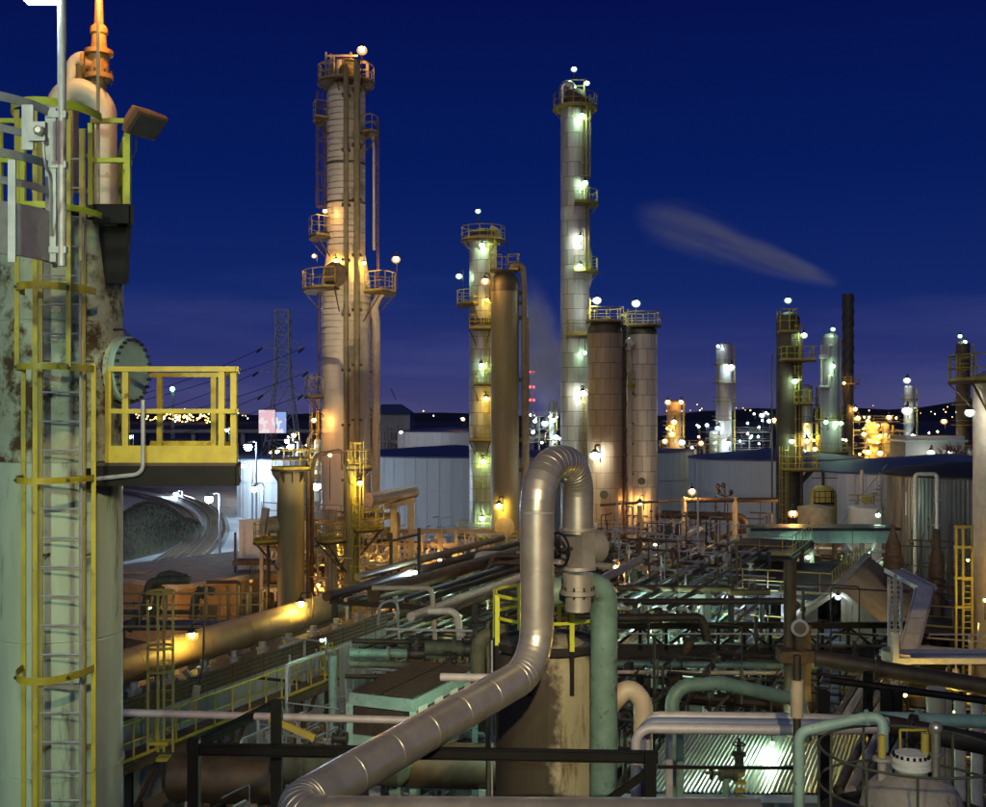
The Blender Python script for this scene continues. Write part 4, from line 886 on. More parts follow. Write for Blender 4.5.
a = MB(); a.lathe((c.x, Yc, 0), shell_profile(px(5.4, Yc), 0, Z(294, Yc), 2.2, .08, .06)+[(px(4.6, Yc), Z(294, Yc)), (px(4.4, Yc), Z(297, Yc))], 20); a.part('stack', 'dark_clad', ch)
for s_ in range(3): MB().tube([V(c.x+px(5.5, Yc)*math.cos(k*.22+s_*2.094), Yc+px(5.5, Yc)*math.sin(k*.22+s_*2.094), Z(372, Yc)+(Z(294, Yc)-Z(372, Yc))*k/60) for k in range(61)], .16, 5).part('wind_strake', 'dark_clad', ch)
ring_platform(ch, (c.x, Yc, Z(384, Yc)), px(5, Yc), px(11, Yc), 0, 359.9, 'dull_yellow', 'yellow_paint', 1.4)
# ================================================================= storage tanks
def tank(name, label, u, vt, Y, Rpx, rise, m, roof, n=56, group=None, seam='tank_white', a_vis=(150, 390)):
    """Round tank: every shell panel is a piece; cone roof with rim; stair."""
    c = P(u, 0, Y); R = px(Rpx, Y); z = Z(vt, Y); t = thing(name, (c.x, Y, 0), label, 'tank', group)
    da = 360/n; p = MB(); p.lathe((0, 0, 0), [(R-.12, 0), (R, 0), (R, z), (R-.12, z)], 3, .0, da*.992)
    p.box((R+.02, .0, z/2), (.1, .12, z)); me = p.mesh('shell_panel', m)
    for k in range(n):
        if 170 < (k*da) % 360 < 372 or (k*da) % 360 < 12: inst('shell_panel', me, t, (c.x, Y, 0), (0, 0, R_(k*da)))
    b = MB(); b.lathe((c.x, Y, 0), [(R-.14, 0), (R-.14, z)], 48); b.part('shell_lining', m, t)
    b = MB(); b.lathe((c.x, Y, 0), [(R+.10, z-.12), (R+.16, z-.12), (R+.16, z+.06), (R*.5, z+.06+rise*.55), (.4, z+.06+rise), (.01, z+rise+.06)], 48); b.part('roof', roof, t)
    b = MB(); b.lathe((c.x, Y, z*.62), [(R+.08, -.12), (R+.2, -.12), (R+.2, .12), (R+.08, .12)], 48); b.part('wind_girder', m, t)
    return t, c, R, z
tank('storage_tank', 'white panelled storage tank with shallow cone roof behind the smooth olive column', 455, 453, 150, 112, 1.0, 'tank_white', 'tank_roof', 64, 'pale storage tanks')
tank('storage_tank', 'far white tank rising above the roof of panelled tank', 452, 431, 262, 54, .9, 'tank_white', 'tank_roof', 40, 'pale storage tanks')
tank('storage_tank', 'bluish lamp-lit tank beyond the short olive column', 272, 458, 178, 34, .4, 'tank_white', 'tank_roof', 36, 'pale storage tanks')
tank('storage_tank', 'white tank behind the cream panelled column', 620, 450, 172, 72, .6, 'tank_white', 'tank_roof', 48, 'pale storage tanks')
tank('storage_tank', 'grey-white tank with dark blue low roof behind the dark column', 772, 457, 142, 82, 1.0, 'tank_white', 'tank_roof', 46, 'pale storage tanks')
tk, c, R, z = tank('storage_tank', 'widest pale tank with big dark blue roof behind the yellow vessel', 948, 468, 126, 152, 1.5, 'tank_white', 'tank_roof', 88, 'pale storage tanks')
g = MB(); a0 = 205
for k in range(26):
    a_ = R_(a0+k*1.0); d = V(math.cos(a_), math.sin(a_), 0); g.box(V(c.x, c.y, z*(k+1)/26)+d*(R+.5), (1.0, .30, .06), a_)
g.sweep([V(c.x, c.y, z*(k+1)/26+1)+V(math.cos(R_(a0+k)), math.sin(R_(a0+k)), 0)*(R+1) for k in range(26)], [(-.03,-.03),(.03,-.03),(.03,.03),(-.03,.03)])
g.part('spiral_stair', 'galvanised', tk)
for u_ in (862,): MB().tube([P(u_, 470, 126-R*.82), V(P(u_, 0, 126-R*.82).x, 126-R*.82, 1)], .18, 8).part('downpipe', 'white_pipe', tk)
# corrugated dark tank
Yt = 95.0; c = P(985, 0, Yt); R = px(98, Yt); z = Z(473, Yt)
ct = thing('corrugated_tank', (c.x, Yt, 0), 'dark ribbed metal tank with black dome roof and white pipe loop on its side', 'tank')
n = 150; pr = []
for k in range(n*2): pr.append((R+(.07 if k % 2 else -.03), R_(180+k*180/(n*2)*1.0*2)))
g = MB(); vs = []; nn = len(pr)
for zz in (0, z): vs += [V(c.x+r*math.cos(t), Yt+r*math.sin(t), zz) for r, t in pr]
g.add(vs, [(k, (k+1) % nn, nn+(k+1) % nn, nn+k) for k in range(nn)]); g.part('ribbed_shell', 'tank_corrugated', ct, 0)
g = MB(); g.lathe((c.x, Yt, 0), [(R+.15, z-.15), (R+.2, z), (R*.8, z+.45), (R*.4, z+.8), (.01, z+.95)], 48); g.part('roof', 'tank_dark_roof', ct)
yy = Yt-math.sqrt(R*R-(P(926, 0, Yt).x-c.x)**2)-.35
MB().tube([V(P(915, 0, yy).x, yy, 2), P(915, 474, yy), P(937, 474, yy), V(P(937, 0, yy).x, yy, 2)], .15, 12, .3).part('pipe_loop', 'white_pipe', ct)
for vv in (500, 525): MB().box(P(937, vv, yy+.1), (.5, .3, .15)).part('pipe_clip', 'galvanised', ct)
MB().tube([P(906, 492, yy), P(906, 515, yy)], .06, 8).part('level_gauge', 'white_pipe', ct)
# yellow vessel and the small white tanks
Yv = 104.0; c = P(823, 0, Yv); R = px(13.5, Yv); ve = thing('yellow_vessel', (c.x, Yv, 0), 'yellow domed vessel with black rails before the widest pale tank', 'vessel')
MB().lathe((c.x, Yv, 0), [(R, 0), (R, Z(496, Yv))]+dome(R, Z(496, Yv), 1.0), 32).part('shell', 'yellow_vessel', ve)
g = MB(); g.beam(P(812, 478, Yv), P(838, 478, Yv), .08); g.tube([P(823, 486, Yv), P(823, 472, Yv)], .15, 8); g.part('vent', 'dark_steel', ve)
p = MB().box(P(824, 504, Yv-R-.4), (1.7, .8, .1)).part('platform', 'dark_steel', ve); q = P(824, 503.5, Yv-R-.4); railing(p, [q+V(-.8, .4, 0), q+V(-.8, -.4, 0), q+V(.8, -.4, 0), q+V(.8, .4, 0)], 'black_steel', 1.1, .5, .03)
for lb, u_, vt in (('small white tank lit bright at the side of yellow vessel, rails on top', 868, 506), ('small cream tank below the yellow vessel', 815, 506)):
    c = P(u_, 0, 98.0); R = px(19 if u_ > 850 else 17, 98.0); t = thing('small_tank', (c.x, 98, 0), lb, 'tank')
    MB().lathe((c.x, 98, 0), [(R, 0), (R, Z(vt+3, 98)), (R+.05, Z(vt+3, 98)), (R+.05, Z(vt+1, 98)), (R*.5, Z(vt-1, 98)), (.01, Z(vt-2, 98))], 32).part('shell', 'white_paint' if u_ > 850 else 'beige_steel', t)
    if u_ > 850:
        g = MB()
        for x in (858, 866, 874): g.beam(P(x, 505, 98), P(x, 495, 98), .09)
        for v_ in (495, 500): g.beam(P(849, v_, 98), P(887, v_, 98), .07)
        g.beam(P(887, 495, 96.6), P(887, 527, 96.6), .16); g.box(P(867, 500, 98), (.8, .5, .5)); g.part('top_rail', 'dull_yellow', t)
# ================================================================= middle ground, left: fat duct, cooler bank, walkway
def along(p, s, t=0, dz=0): return Vector(p)+AX*s+BX*t+UP*dz
dz_ = 5.6; d0 = V(-15.1, 46.7, dz_); d1 = along(d0, 17.2)
du = thing('fat_duct', V(d0.x, d0.y, 0), 'fat round duct lit orange by two lamps running beside the walkway', 'duct')
lagged_pipe(du, [along(d0, -7), d1], .72, 0, 'tan_clad', 1.5, 4, 28, 'duct_section')
MB().lathe_ax(d1-AX*.02, AX, [(.72, 0), (.66, .22), (.45, .42), (.2, .52), (.01, .54)], 28).part('end_cap', 'tan_clad', du)
for k in range(9):
    q = along(d0, -5+k*2.6); MB().box(V(q.x, q.y, dz_-.9), (.4, 1.0, .5), ANG).part('saddle', 'concrete', du)
    MB().ibeam(V(q.x, q.y, 0), V(q.x, q.y, dz_-1.15), .25, .2).part('leg', 'dark_steel', du)
# cooler bank: row of motor stubs over a perforated band and a sheet wall
cb0 = V(-11.4, 39.5, 0); cb = thing('cooler_bank', cb0, 'long cooler bank with brown perforated band and grey panel wall below fat duct', 'cooler')
zb = 6.55
for k in range(11):
    q = along(cb0, -6+k*2.0); MB().box(V(q.x, q.y, zb-.36)+AX*1.0, (1.96, .10, .70), ANG).part('perforated_panel', 'perforated', cb)
    g = MB()
    for i in range(14):
        for j in range(4): g.box(V(q.x, q.y, zb-.62+j*.165)+AX*(.08+i*.137)-BX*-.06, (.07, .03, .07), ANG)
    g.part('panel_studs', 'brown_steel', cb)['kind'] = 'stuff'
for k in range(44):
    q = along(cb0, -6+k*.5); MB().box(V(q.x, q.y, 4.4)+AX*.25, (.47, .06, 2.9), ANG).part('wall_panel', 'wall_sheet', cb)
for k in range(12):
    q = along(cb0, -6+k*1.9, -.9); g = MB(); g.lathe(V(q.x, q.y, zb-.35), [(.01, 0), (.22, 0), (.22, .2), (.27, .21), (.27, .26), (.14, .28), (.14, .5), (.01, .52)], 12); g.part('motor', 'aluminium_old', cb)
MB().box(along(cb0, 5, -.95, zb-.45), (22, 1.7, .12), ANG).part('deck', 'dark_steel', cb)
for k in range(6):
    for t in (-.1, -1.7): q = along(cb0, -5+k*4, t); MB().ibeam(V(q.x, q.y, 0), V(q.x, q.y, zb-.6), .25, .2).part('post', 'dark_steel', cb)
# walkway with yellow rail
w0 = V(-9.2, 36.6, 5.84); wl = along(w0, -9); wr = along(w0, 8.2)
wk = thing('walkway', V(w0.x, w0.y, 0), 'raised walkway with yellow handrail running along the cooler bank', 'walkway')
for k in range(15):
    q = along(wl, k*1.15+.57, -.42); MB().box(q-UP*.05, (1.13, .86, .06), ANG).part('floor_plank', 'grating', wk)
MB().ibeam(along(wl, 0, .02, -.2), along(wr, 0, .02, -.2), .26, .12).part('side_beam', 'brown_steel', wk); MB().ibeam(along(wl, 0, -.86, -.2), along(wr, 0, -.86, -.2), .26, .12).part('side_beam', 'brown_steel', wk)
railing(wk, [wl, wr], 'yellow_paint', 1.08, .95, .033, .1, False, True, 1, 8)
e_ = along(wr, 0, 0, 0); railing(wk, [e_, along(e_, 0, -.8), along(e_, .9, -.8)], 'yellow_paint', 1.08, .8, .033, .1, False, True, 1, 8)
for s in (1.5, 6, 10.5, 15): q = along(wl, s, -.4, -.35); MB().ibeam(V(q.x, q.y, 0), q, .22, .2).part('post', 'dark_steel', wk); MB().beam(along(q, 1.4), q-UP*1.6, .1).part('brace', 'brown_steel', wk)
q = P(333, 655, 42); pipe([q, V(q.x, q.y, 1)], .16, 'teal_pale', 'pale turquoise pipe standing under the walkway end')
# caged yellow ladder stand on the walkway
ls = thing('caged_ladder', P(158, 740, 34), 'tall yellow caged ladder rising from the walkway in front of fat duct', 'ladder')
for u_ in (148, 158, 164, 173): MB().beam(P(u_, 752, 34), P(u_, 592 if u_ > 150 else 600, 34), .07, .05).part('upright', 'dull_yellow', ls)
for v_ in (592, 647, 670): 
    g = MB(); q = P(160.5, v_, 34); g.arc(q, .40, 0, 360, 0, 18, flat=(.012, .08)); g.part('cage_hoop', 'dull_yellow', ls)
rm = MB().tube([(-.2, 0, 0), (.2, 0, 0)], .014, 6).mesh('rung', 'dull_yellow')
for k in range(15): inst('rung', rm, ls, P(168, 600+k*10, 34))
for u_, v_ in ((160, 742), (167, 758)): MB().box(P(u_, v_, 34), (.55, .4, .1)).part('step', 'yellow_paint', ls)
# yellow service platform further up, rails and pipework above the duct
sp = thing('service_platform', V(P(150, 0, 57).x, 57, 0), 'green and yellow railed service platform above the fat duct near green column', 'platform')
sz = Z(628, 57); x0, x1 = P(112, 0, 57).x, P(258, 0, 57).x
g = MB(); g.box(((x0+x1)/2, 58.2, sz-.08), (x1-x0, 2.2, .14)); pf_ = g.part('floor', 'dark_steel', sp)
railing(pf_, [V(x0, 57.1, sz), V(x1, 57.1, sz), V(x1, 59.2, sz)], 'olive_steel', 1.7, 1.3, .05, .12, False, True, 2)
for x in (x0+.2, (x0+x1)/2, x1-.2): MB().ibeam(V(x, 58, 0), V(x, 58, sz-.16), .22, .2).part('post', 'olive_steel', sp)
for i, (pts, r_) in enumerate((([(128, 630), (146, 606), (149, 582), (168, 580), (190, 580)], .21), ([(150, 622), (158, 600), (158, 577), (170, 574), (186, 578)], .21), ([(193, 618), (196, 595), (206, 590), (214, 592)], .22), ([(120, 612), (200, 612)], .12), ([(118, 604), (150, 604)], .08))):
    pipe([P(u, v, 57.6+i*.3) for u, v in pts], r_, 'moss_pipe', '§ bent pipe on the service platform', 'bent pipes on the service platform', flanges=((1, .5),), br=.4)
for u_, yy in ((206, 58), (228, 58.4), (238, 58), (250, 58.8)):
    g = MB(); g.tube([P(u_, 630, yy), P(u_, 585, yy)], .1, 8); g.solo('instrument_stand', 'olive_steel', 'slim olive instrument stand on the service platform', 'stand', 'instrument stands')
pipe([P(206, 582, 58), P(240, 582, 58.4), P(240, 630, 58.4)], .09, 'brown_pipe', 'thin brown overhead pipe above service platform')
# floodlight stand leaning over the duct
st = thing('small_floodlight', P(193, 716, 38), 'small tilted floodlight with pale face on short beige stand by walkway rail', 'floodlight')
MB().tube([P(192, 716, 38), P(197, 686, 38)], .13, 12).part('stand', 'beige_steel', st); MB().tube([P(199, 684, 38), P(203, 665, 38), P(204, 626, 38)], .03, 6).part('pole', 'dark_steel', st)
c = P(186, 675, 38); g = MB(); g.add([c+V(-.16, 0, .10), c+V(.04, -.12, .19), c+V(.20, 0, -.07), c+V(.0, .12, -.16), c+V(-.14, .1, .13), c+V(.06, -.02, .22), c+V(.22, .1, -.04), c+V(.02, .22, -.13)], [(3,2,1,0),(4,5,6,7),(0,1,5,4),(1,2,6,5),(2,3,7,6),(3,0,4,7)]); g.part('lamp_box', 'beige_steel', st, 0)
MB().tube([P(188, 678, 38), P(199, 678, 38)], .03, 6).part('bracket', 'dark_steel', st)
# brown brick building
b0 = P(178, 590, 78); bl = thing('flat_roof_building', V(b0.x, b0.y, 0), 'brown flat-roofed building lit orange behind the service platform', 'building')
L_, Wd, hz = 16.0, 12.0, b0.z
e1, e2 = V(.62, .78, 0), V(-.80, .60, 0)
MB().plate([tuple((b0+o).xy) for o in (V(0,0,0), e1*L_, e1*L_+e2*Wd, e2*Wd)], 0, hz).part('wall', 'brick_wall', bl, 0)
MB().plate([tuple((b0-e1*.15-e2*.15+o).xy) for o in (V(0,0,0), e1*(L_+.3), e1*(L_+.3)+e2*(Wd+.3), e2*(Wd+.3))], hz, hz+.35).part('roof', 'concrete', bl, 0)
for k in range(4):
    q = b0+e1*(2.5+k*3.6); n_ = V(e1.y, -e1.x, 0); MB().box(V(q.x, q.y, hz-2.0)+n_*.04, (1.4, .1, 1.3), math.atan2(e1.y, e1.x)).part('window', 'glass_dark', bl, 0)
for u_, v_, s_ in ((128, 582, 1.6), (142, 583, 1.2)): MB().box(P(u_, v_, 84), (s_, 1.5, 1.7)).part('roof_unit', 'beige_steel', bl, 0)
bs = thing('lit_porch', V(P(252, 0, 84).x, 84, 0), 'small porch glowing with warm light beside the brown building', 'porch')
g = MB(); q = P(252, 600, 84)
MB().box((q.x, 85.6, 4), (2.6, .2, 8)).part('back_wall', 'white_paint', bs, 0); MB().box((q.x, 84.8, Z(563, 84)), (2.8, 1.9, .3)).part('roof', 'brown_steel', bs, 0)
for x in (-1.25, 1.25): MB().box((q.x+x, 84.1, 3.6), (.15, .15, 7.2)).part('post', 'brown_steel', bs, 0)
for v_ in (585, 600, 612): MB().box((q.x, 84.1, Z(v_, 84)), (2.6, .12, .12)).part('rail', 'brown_steel', bs, 0)
# ================================================================= pipe racks
def rack(o, L, Wd, levels, label, gap=6.0, m='dark_steel', name='pipe_rack'):
    """Steel rack: posts, cross beams and stringers, each a piece."""
    t = thing(name, V(o[0], o[1], 0), label, 'pipe rack'); n = max(1, round(L/gap)); o = V(o[0], o[1], 0)
    for k in range(n+1):
        for s in (0, Wd): q = along(o, L*k/n, s); MB().ibeam(q, q+UP*(levels[-1]+.2), .28, .26).part('post', m, t)
        for z in levels: MB().ibeam(along(o, L*k/n, -.3, z-.14), along(o, L*k/n, Wd+.3, z-.14), .26, .2).part('cross_beam', m, t)
    for z in levels:
        for s in (0, Wd): MB().ibeam(along(o, 0, s, z-.42), along(o, L, s, z-.42), .22, .16).part('stringer', m, t)
    for k in range(n):
        if k % 2 == 0: MB().beam(along(o, L*k/n, Wd, levels[0]), along(o, L*(k+1)/n, Wd, levels[-1] if len(levels) > 1 else levels[0]-2.5), .1, .1).part('brace', m, t)
    return t
mr = along(V(-12.2, 45, 0), 11.5)
rack(mr, 27, 7.4, (5.2, 7.0), 'main pipe rack running from the fat duct end toward the smooth olive column')
tops = [(0.1, .24, 'brown_pipe', -2), (1.0, .10, 'aluminium_old', 0), (1.5, .12, 'dark_pipe', 0), (2.3, .36, 'brown_pipe', 0), (3.3, .10, 'galvanised', 0), (3.8, .14, 'dark_pipe', 0), (4.6, .16, 'dark_pipe', 0), (5.5, .09, 'aluminium_old', 0), (6.2, .20, 'white_pipe', -5), (6.9, .12, 'dark_pipe', 0)]
for t, r, m_, s0 in tops: pipe([along(mr, max(s0, 0)-1+t*.3 if t < 6 else -4, t, 7.0+r), along(mr, 25+t*.2, t, 7.0+r)], r, m_, '§ pipe on top tier of the main pipe rack', 'pipes on the main rack top tier', bands=3.0 if r > .2 else 0)
for k in range(9):
    t = .5+k*.8; r = rnd.choice((.09, .14, .2, .12)); pipe([along(mr, rnd.uniform(-3, 3), t, 5.2+r), along(mr, 24, t, 5.2+r)], r, rnd.choice(('dark_pipe', 'brown_pipe', 'moss_pipe')), '§ pipe on lower tier of the main pipe rack', 'pipes on the main rack lower tier')
# top pipe that bends level at its far end
pipe([along(mr, 22, -.5, 7.7), along(mr, 3, -.5, 7.6)], .2, 'olive_steel', 'olive pipe lying along outer edge of main rack')
# goal post frame and hairpin pipes
gf = thing('goal_post_frame', V(P(400, 0, 62).x, 62, 0), 'dark goal-post frame standing over the main pipe rack', 'frame')
for u_ in (391, 419): q = P(u_, 528 if u_ == 419 else 533, 62); MB().beam(V(q.x, q.y, 5), q, .17).part('post', 'dark_steel', gf)
MB().beam(P(391, 541, 62), P(420, 534, 62), .13).part('beam', 'dark_steel', gf)
pipe([P(372, 588, 50), P(432, 588, 50), P(435, 642, 50)], .11, 'beige_pipe', 'pinkish cream pipe bending down over the main pipe rack', br=.3)
pipe([P(428, 611, 47), P(457, 611, 47), P(461, 645, 47)], .15, 'white_pipe', 'white pipe elbow dropping to the low dark pipes', br=.4)
pipe([P(378, 625, 49), P(380, 604, 49), P(397, 598, 49), P(399, 645, 49)], .06, 'galvanised', 'thin steel hairpin pipe over main rack', br=.3)
pipe([P(385, 629, 44), P(475, 631, 44)], .05, 'lavender_pipe', 'thin grey cross pipe above low dark pipes')
for i, (u0, u1, v0, v1, yy, r, m_, lb) in enumerate(((350, 445, 653, 654, 40, .16, 'teal_pipe', 'long teal cross pipe behind the air cooler box'), (350, 492, 664, 667, 39, .12, 'moss_pipe', 'mossy cross pipe just behind air cooler box'), (425, 497, 648, 650, 39.5, .24, 'moss_pipe', 'thick mossy pipe between air cooler box and old drum'), (352, 495, 641, 643, 42, .09, 'dark_pipe', 'thin dark cross pipe behind teal cross pipe'), (345, 420, 676, 677, 37, .08, 'dark_pipe', 'lowest dark cross pipe beside air cooler box'))):
    pipe([P(u0, v0, yy), P(u1, v1, yy)], r, m_, lb, flanges=((0, .4),), valves=((0, .7),) if r > .11 else ())
# air cooler box with grating top
ac0 = V(-4.0, 32.2, 0); az = 8.15
ac = thing('air_cooler_box', ac0, 'pale green peeling box cooler with dark grating top beside the walkway end', 'cooler')
for i in range(3):
    for j in range(2):
        q = along(ac0, .7+i*1.35, .5+j*.98); g = MB(); g.box(V(q.x, q.y, az+.03), (1.3, .94, .04), ANG)
        for k in range(12): g.box(along(V(q.x, q.y, az+.06), -.6+k*.109), (.02, .9, .05), ANG)
        g.part('grating_panel', 'grating', ac)
fA = (along(ac0, 0, 0), along(ac0, 0, 1.98), along(ac0, 4.1, 1.98), along(ac0, 4.1, 0))
for i in range(4):
    p, q = fA[i], fA[(i+1) % 4]; MB().beam(p+UP*(az-.17), q+UP*(az-.17), .08, .34).part('rim_plate', 'teal_pale', ac); MB().beam(p.lerp(q, .02)+UP*(az-.75), p.lerp(q, .98)+UP*(az-.75), .05, .75).part('tube_bundle', 'grating', ac)
    MB().beam(p.lerp(q, .01)+UP*(az-1.45), p.lerp(q, .99)+UP*(az-1.45), .07, .6).part('lower_plate', 'teal_pale', ac)
    MB().ibeam(p, p+UP*(az-.3), .2, .18).part('leg', 'teal_pale', ac)
for k in range(4): q = along(ac0, .5+k*1.0, 2.03, az-.5); MB().box(q, (.5, .03, .45), ANG).part('side_panel', 'white_paint', ac)
# heat exchangers and drums under the walkway
for i, (u_, v_, yy, r, L_, m_, lb) in enumerate(((225, 778, 33, .7, 3.0, 'brown_pipe', 'fat brown exchanger shell lying below the walkway'), (340, 765, 30, .5, 3.2, 'moss_pipe', 'mossy exchanger shell below the black frame'), (440, 765, 31, .6, 4.0, 'brown_pipe', 'brown exchanger shell low behind the silver lagged pipe'))):
    c = P(u_, v_, yy); t = thing('heat_exchanger', V(c.x, c.y, 0), lb, 'exchanger'); ax = V(1, -.1, 0).normalized()
    MB().lathe_ax(c-ax*L_/2, ax, [(.01, -.3), (r*.6, -.22), (r, 0), (r, L_*.2), (r*1.15, L_*.2), (r*1.15, L_*.2+.12), (r, L_*.2+.12), (r, L_), (r*.6, L_+.22), (.01, L_+.3)], 24).part('shell', m_, t)
    for k in (-.3, .3): MB().box(V(c.x+ax.x*L_*k, c.y+ax.y*L_*k, (c.z-r*.8)/2), (.3, r*1.5, c.z-r*.8)).part('saddle', 'concrete', t)
    valve(t, c+UP*(r+.2), ax, .1, 'dark_steel')
# ================================================================= middle ground, right: racks, truss bridge, shed
rr = V(5.3, 55, 0)
rack(rr, 21, 5.0, (5.0, 7.6), 'rack of sloping steel pipes running behind the mossy green riser')
for t, r, m_ in ((.2, .2, 'aluminium_old'), (1.0, .07, 'aluminium_old'), (1.6, .12, 'dark_pipe'), (2.3, .09, 'galvanised'), (3.0, .14, 'dark_pipe'), (3.7, .06, 'galvanised'), (4.5, .12, 'dark_pipe')):
    e = along(rr, 19.5-t*.2, t, 7.6+r); pipe([along(rr, -5, t, 7.6+r), e] if t > .3 else [along(rr, -6, t, 8.0), along(rr, 17.5, t, 8.6), along(rr, 19.5, t, 8.6), along(rr, 19.5, t, 4)], r, m_, '§ pipe on top tier of rack behind mossy green riser' if t > .3 else 'silver pipe on rack behind riser, bending down at its far end', 'pipes on rack behind riser' if t > .3 else None, bands=2.5 if r > .15 else 0)
for k in range(6): r = rnd.choice((.1, .15, .2)); pipe([along(rr, -2, .4+k*.85, 5.0+r), along(rr, 20, .4+k*.85, 5.0+r)], r, rnd.choice(('dark_pipe', 'brown_pipe', 'teal_pipe')), '§ pipe on lower tier of rack behind mossy green riser', 'lower pipes on rack behind riser')
# truss pipe bridge across the view
def cross(u0, v0, u1, v1, Y, dY=0): return [P(u0, v0, Y), P(u1, v1, Y-dY)]
tb = thing('truss_bridge', V(P(760, 0, 48).x, 48, 0), 'black truss bridge crossing between the old drum and the railed drum', 'bridge')
MB().ibeam(P(610, 626, 48), P(906, 625, 48), .25, .2).part('top_chord', 'black_steel', tb); MB().ibeam(P(600, 652, 48), P(930, 654, 48), .75, .4).part('bottom_chord', 'dark_steel', tb)
for k in range(12): u_ = 614+k*26; MB().beam(P(u_, 626, 48), P(u_, 650, 48), .14).part('post', 'black_steel', tb); MB().beam(P(u_, 627 if k % 2 else 647, 48.05), P(u_+26, 647 if k % 2 else 627, 48.05), .1).part('brace', 'black_steel', tb)
MB().tube(cross(600, 633.5, 990, 634.5, 47.5), .035, 6).part('hand_cable', 'lavender_pipe', tb)
for u_ in (640, 905): q = P(u_, 655, 48); MB().ibeam(V(q.x, q.y, 0), q, .3, .3).part('leg', 'dark_steel', tb)
for i, (pts, yy, r, m_, lb) in enumerate((([(617, 602), (790, 601)], 50, .14, 'dark_pipe', 'dark cross pipe above the truss bridge'), ([(617, 588), (730, 589), (730, 592), (770, 592)], 53, .16, 'brown_pipe', 'brown cross pipe lit from behind above the truss bridge'),
      ([(618, 618), (702, 617), (707, 640)], 47, .18, 'dark_pipe', 'dark pipe bending down over the truss bridge'), ([(600, 664), (820, 666)], 45, .13, 'teal_pipe', 'green cross pipe under the truss bridge'), ([(610, 672), (800, 673)], 44, .08, 'beige_pipe', 'thin cream cross pipe under the truss bridge'), ([(605, 660), (985, 663)], 46.5, .1, 'dark_pipe', 'thin dark cross pipe close under truss bridge'),
      ([(815, 658), (995, 688)], 33, .24, 'brown_pipe', 'thick brown pipe sloping across above the railed drum'), ([(830, 680), (995, 702)], 28, .09, 'black_steel', 'black cross rail above the railed drum'), ([(880, 718), (995, 722)], 24, .14, 'teal_pale', 'pale green cross pipe behind the railed drum'), ([(870, 722), (995, 746)], 22, .20, 'dark_pipe', 'dark pipe just behind the railed drum'),
      ([(640, 760), (690, 640)], 46, .2, 'brown_pipe', 'rusty slanting pipe under the truss bridge'))):
    pipe([P(u, v, yy-(.0 if len(pts) > 2 else k*1.2)) for k, (u, v) in enumerate(pts)], r, m_, lb, flanges=((0, .35),) if r > .12 else (), br=.35)
for k in range(6): u_ = 838+k*9; pipe([P(u_, 716, 33), P(u_+27+k*1.5, 668, 42)], .11+.03*(k % 2), ('brown_pipe', 'beige_pipe', 'dark_pipe')[k % 3], '§ slanting pipe of the gold-lit bundle beside the railed drum', 'gold-lit slanting pipes')
for k in range(5): u_ = 838+k*13; pipe([P(u_, 790, 22), P(u_+26, 738, 26)], .10, ('brown_pipe', 'beige_pipe')[k % 2], '§ low slanting pipe behind railing of the railed drum', 'low slanting pipes')
for u_, yy in ((886, 26), (897, 26.5), (824, 24), (868, 30)): q = P(u_, 690 if u_ != 868 else 672, yy); MB().ibeam(V(q.x, q.y, 0), q, .2, .2).solo('steel_stanchion', 'black_steel', 'black steel stanchion behind the railed drum', 'post', 'stanchions behind railed drum')
for u_, v0, yy, r, m_ in ((936, 688, 29, .24, 'beige_pipe'), (960, 700, 28, .14, 'white_pipe'), (977, 698, 27.5, .14, 'white_pipe'), (948, 695, 30, .1, 'beige_pipe')):
    pipe([P(u_, v0, yy), V(P(u_, 0, yy).x, yy, 2)], r, m_, '§ upright pipe lit gold behind the railed drum', 'upright pipes behind railed drum')
# teal fascia bridge
tf = thing('fascia_bridge', V(P(820, 0, 78).x, 78, 0), 'covered bridge with long weathered teal fascia before the small white tanks', 'bridge')
for k in range(9): u_ = 747+k*16.2; MB().beam(P(u_, 535.5, 78), P(u_+15.9, 535.5, 78), .25, px(15, 78)).part('fascia_panel', 'teal_pale', tf)
MB().box(P(820, 527.5, 79.2), (px(150, 78), 2.8, .2)).part('roof', 'dark_steel', tf)
for k in range(6): q = P(752+k*27.5, 543, 78.3); MB().ibeam(V(q.x, q.y, 2), q, .3, .25).part('post', 'brown_steel', tf)
for v_ in (563, 572): MB().ibeam(P(747, v_, 78), P(893, v_, 78), .3, .2).part('beam', 'dark_steel', tf)
for k in range(5): MB().beam(P(765+k*27.5, 544, 78.4), P(752+k*27.5+(27 if k % 2 else 0), 562, 78.4), .16).part('brace', 'galvanised', tf)
for u_ in (768, 812, 841): c = P(u_, 562, 81); g = MB(); g.lathe(V(c.x, c.y, 2), [(.01, 0), (.75, 0), (.75, c.z-2), (.6, c.z-1.5), (.01, c.z-1.3)], 18); g.solo('dark_drum', 'dark_clad', 'dark drum standing under the teal fascia bridge', 'drum', 'drums under the fascia bridge')
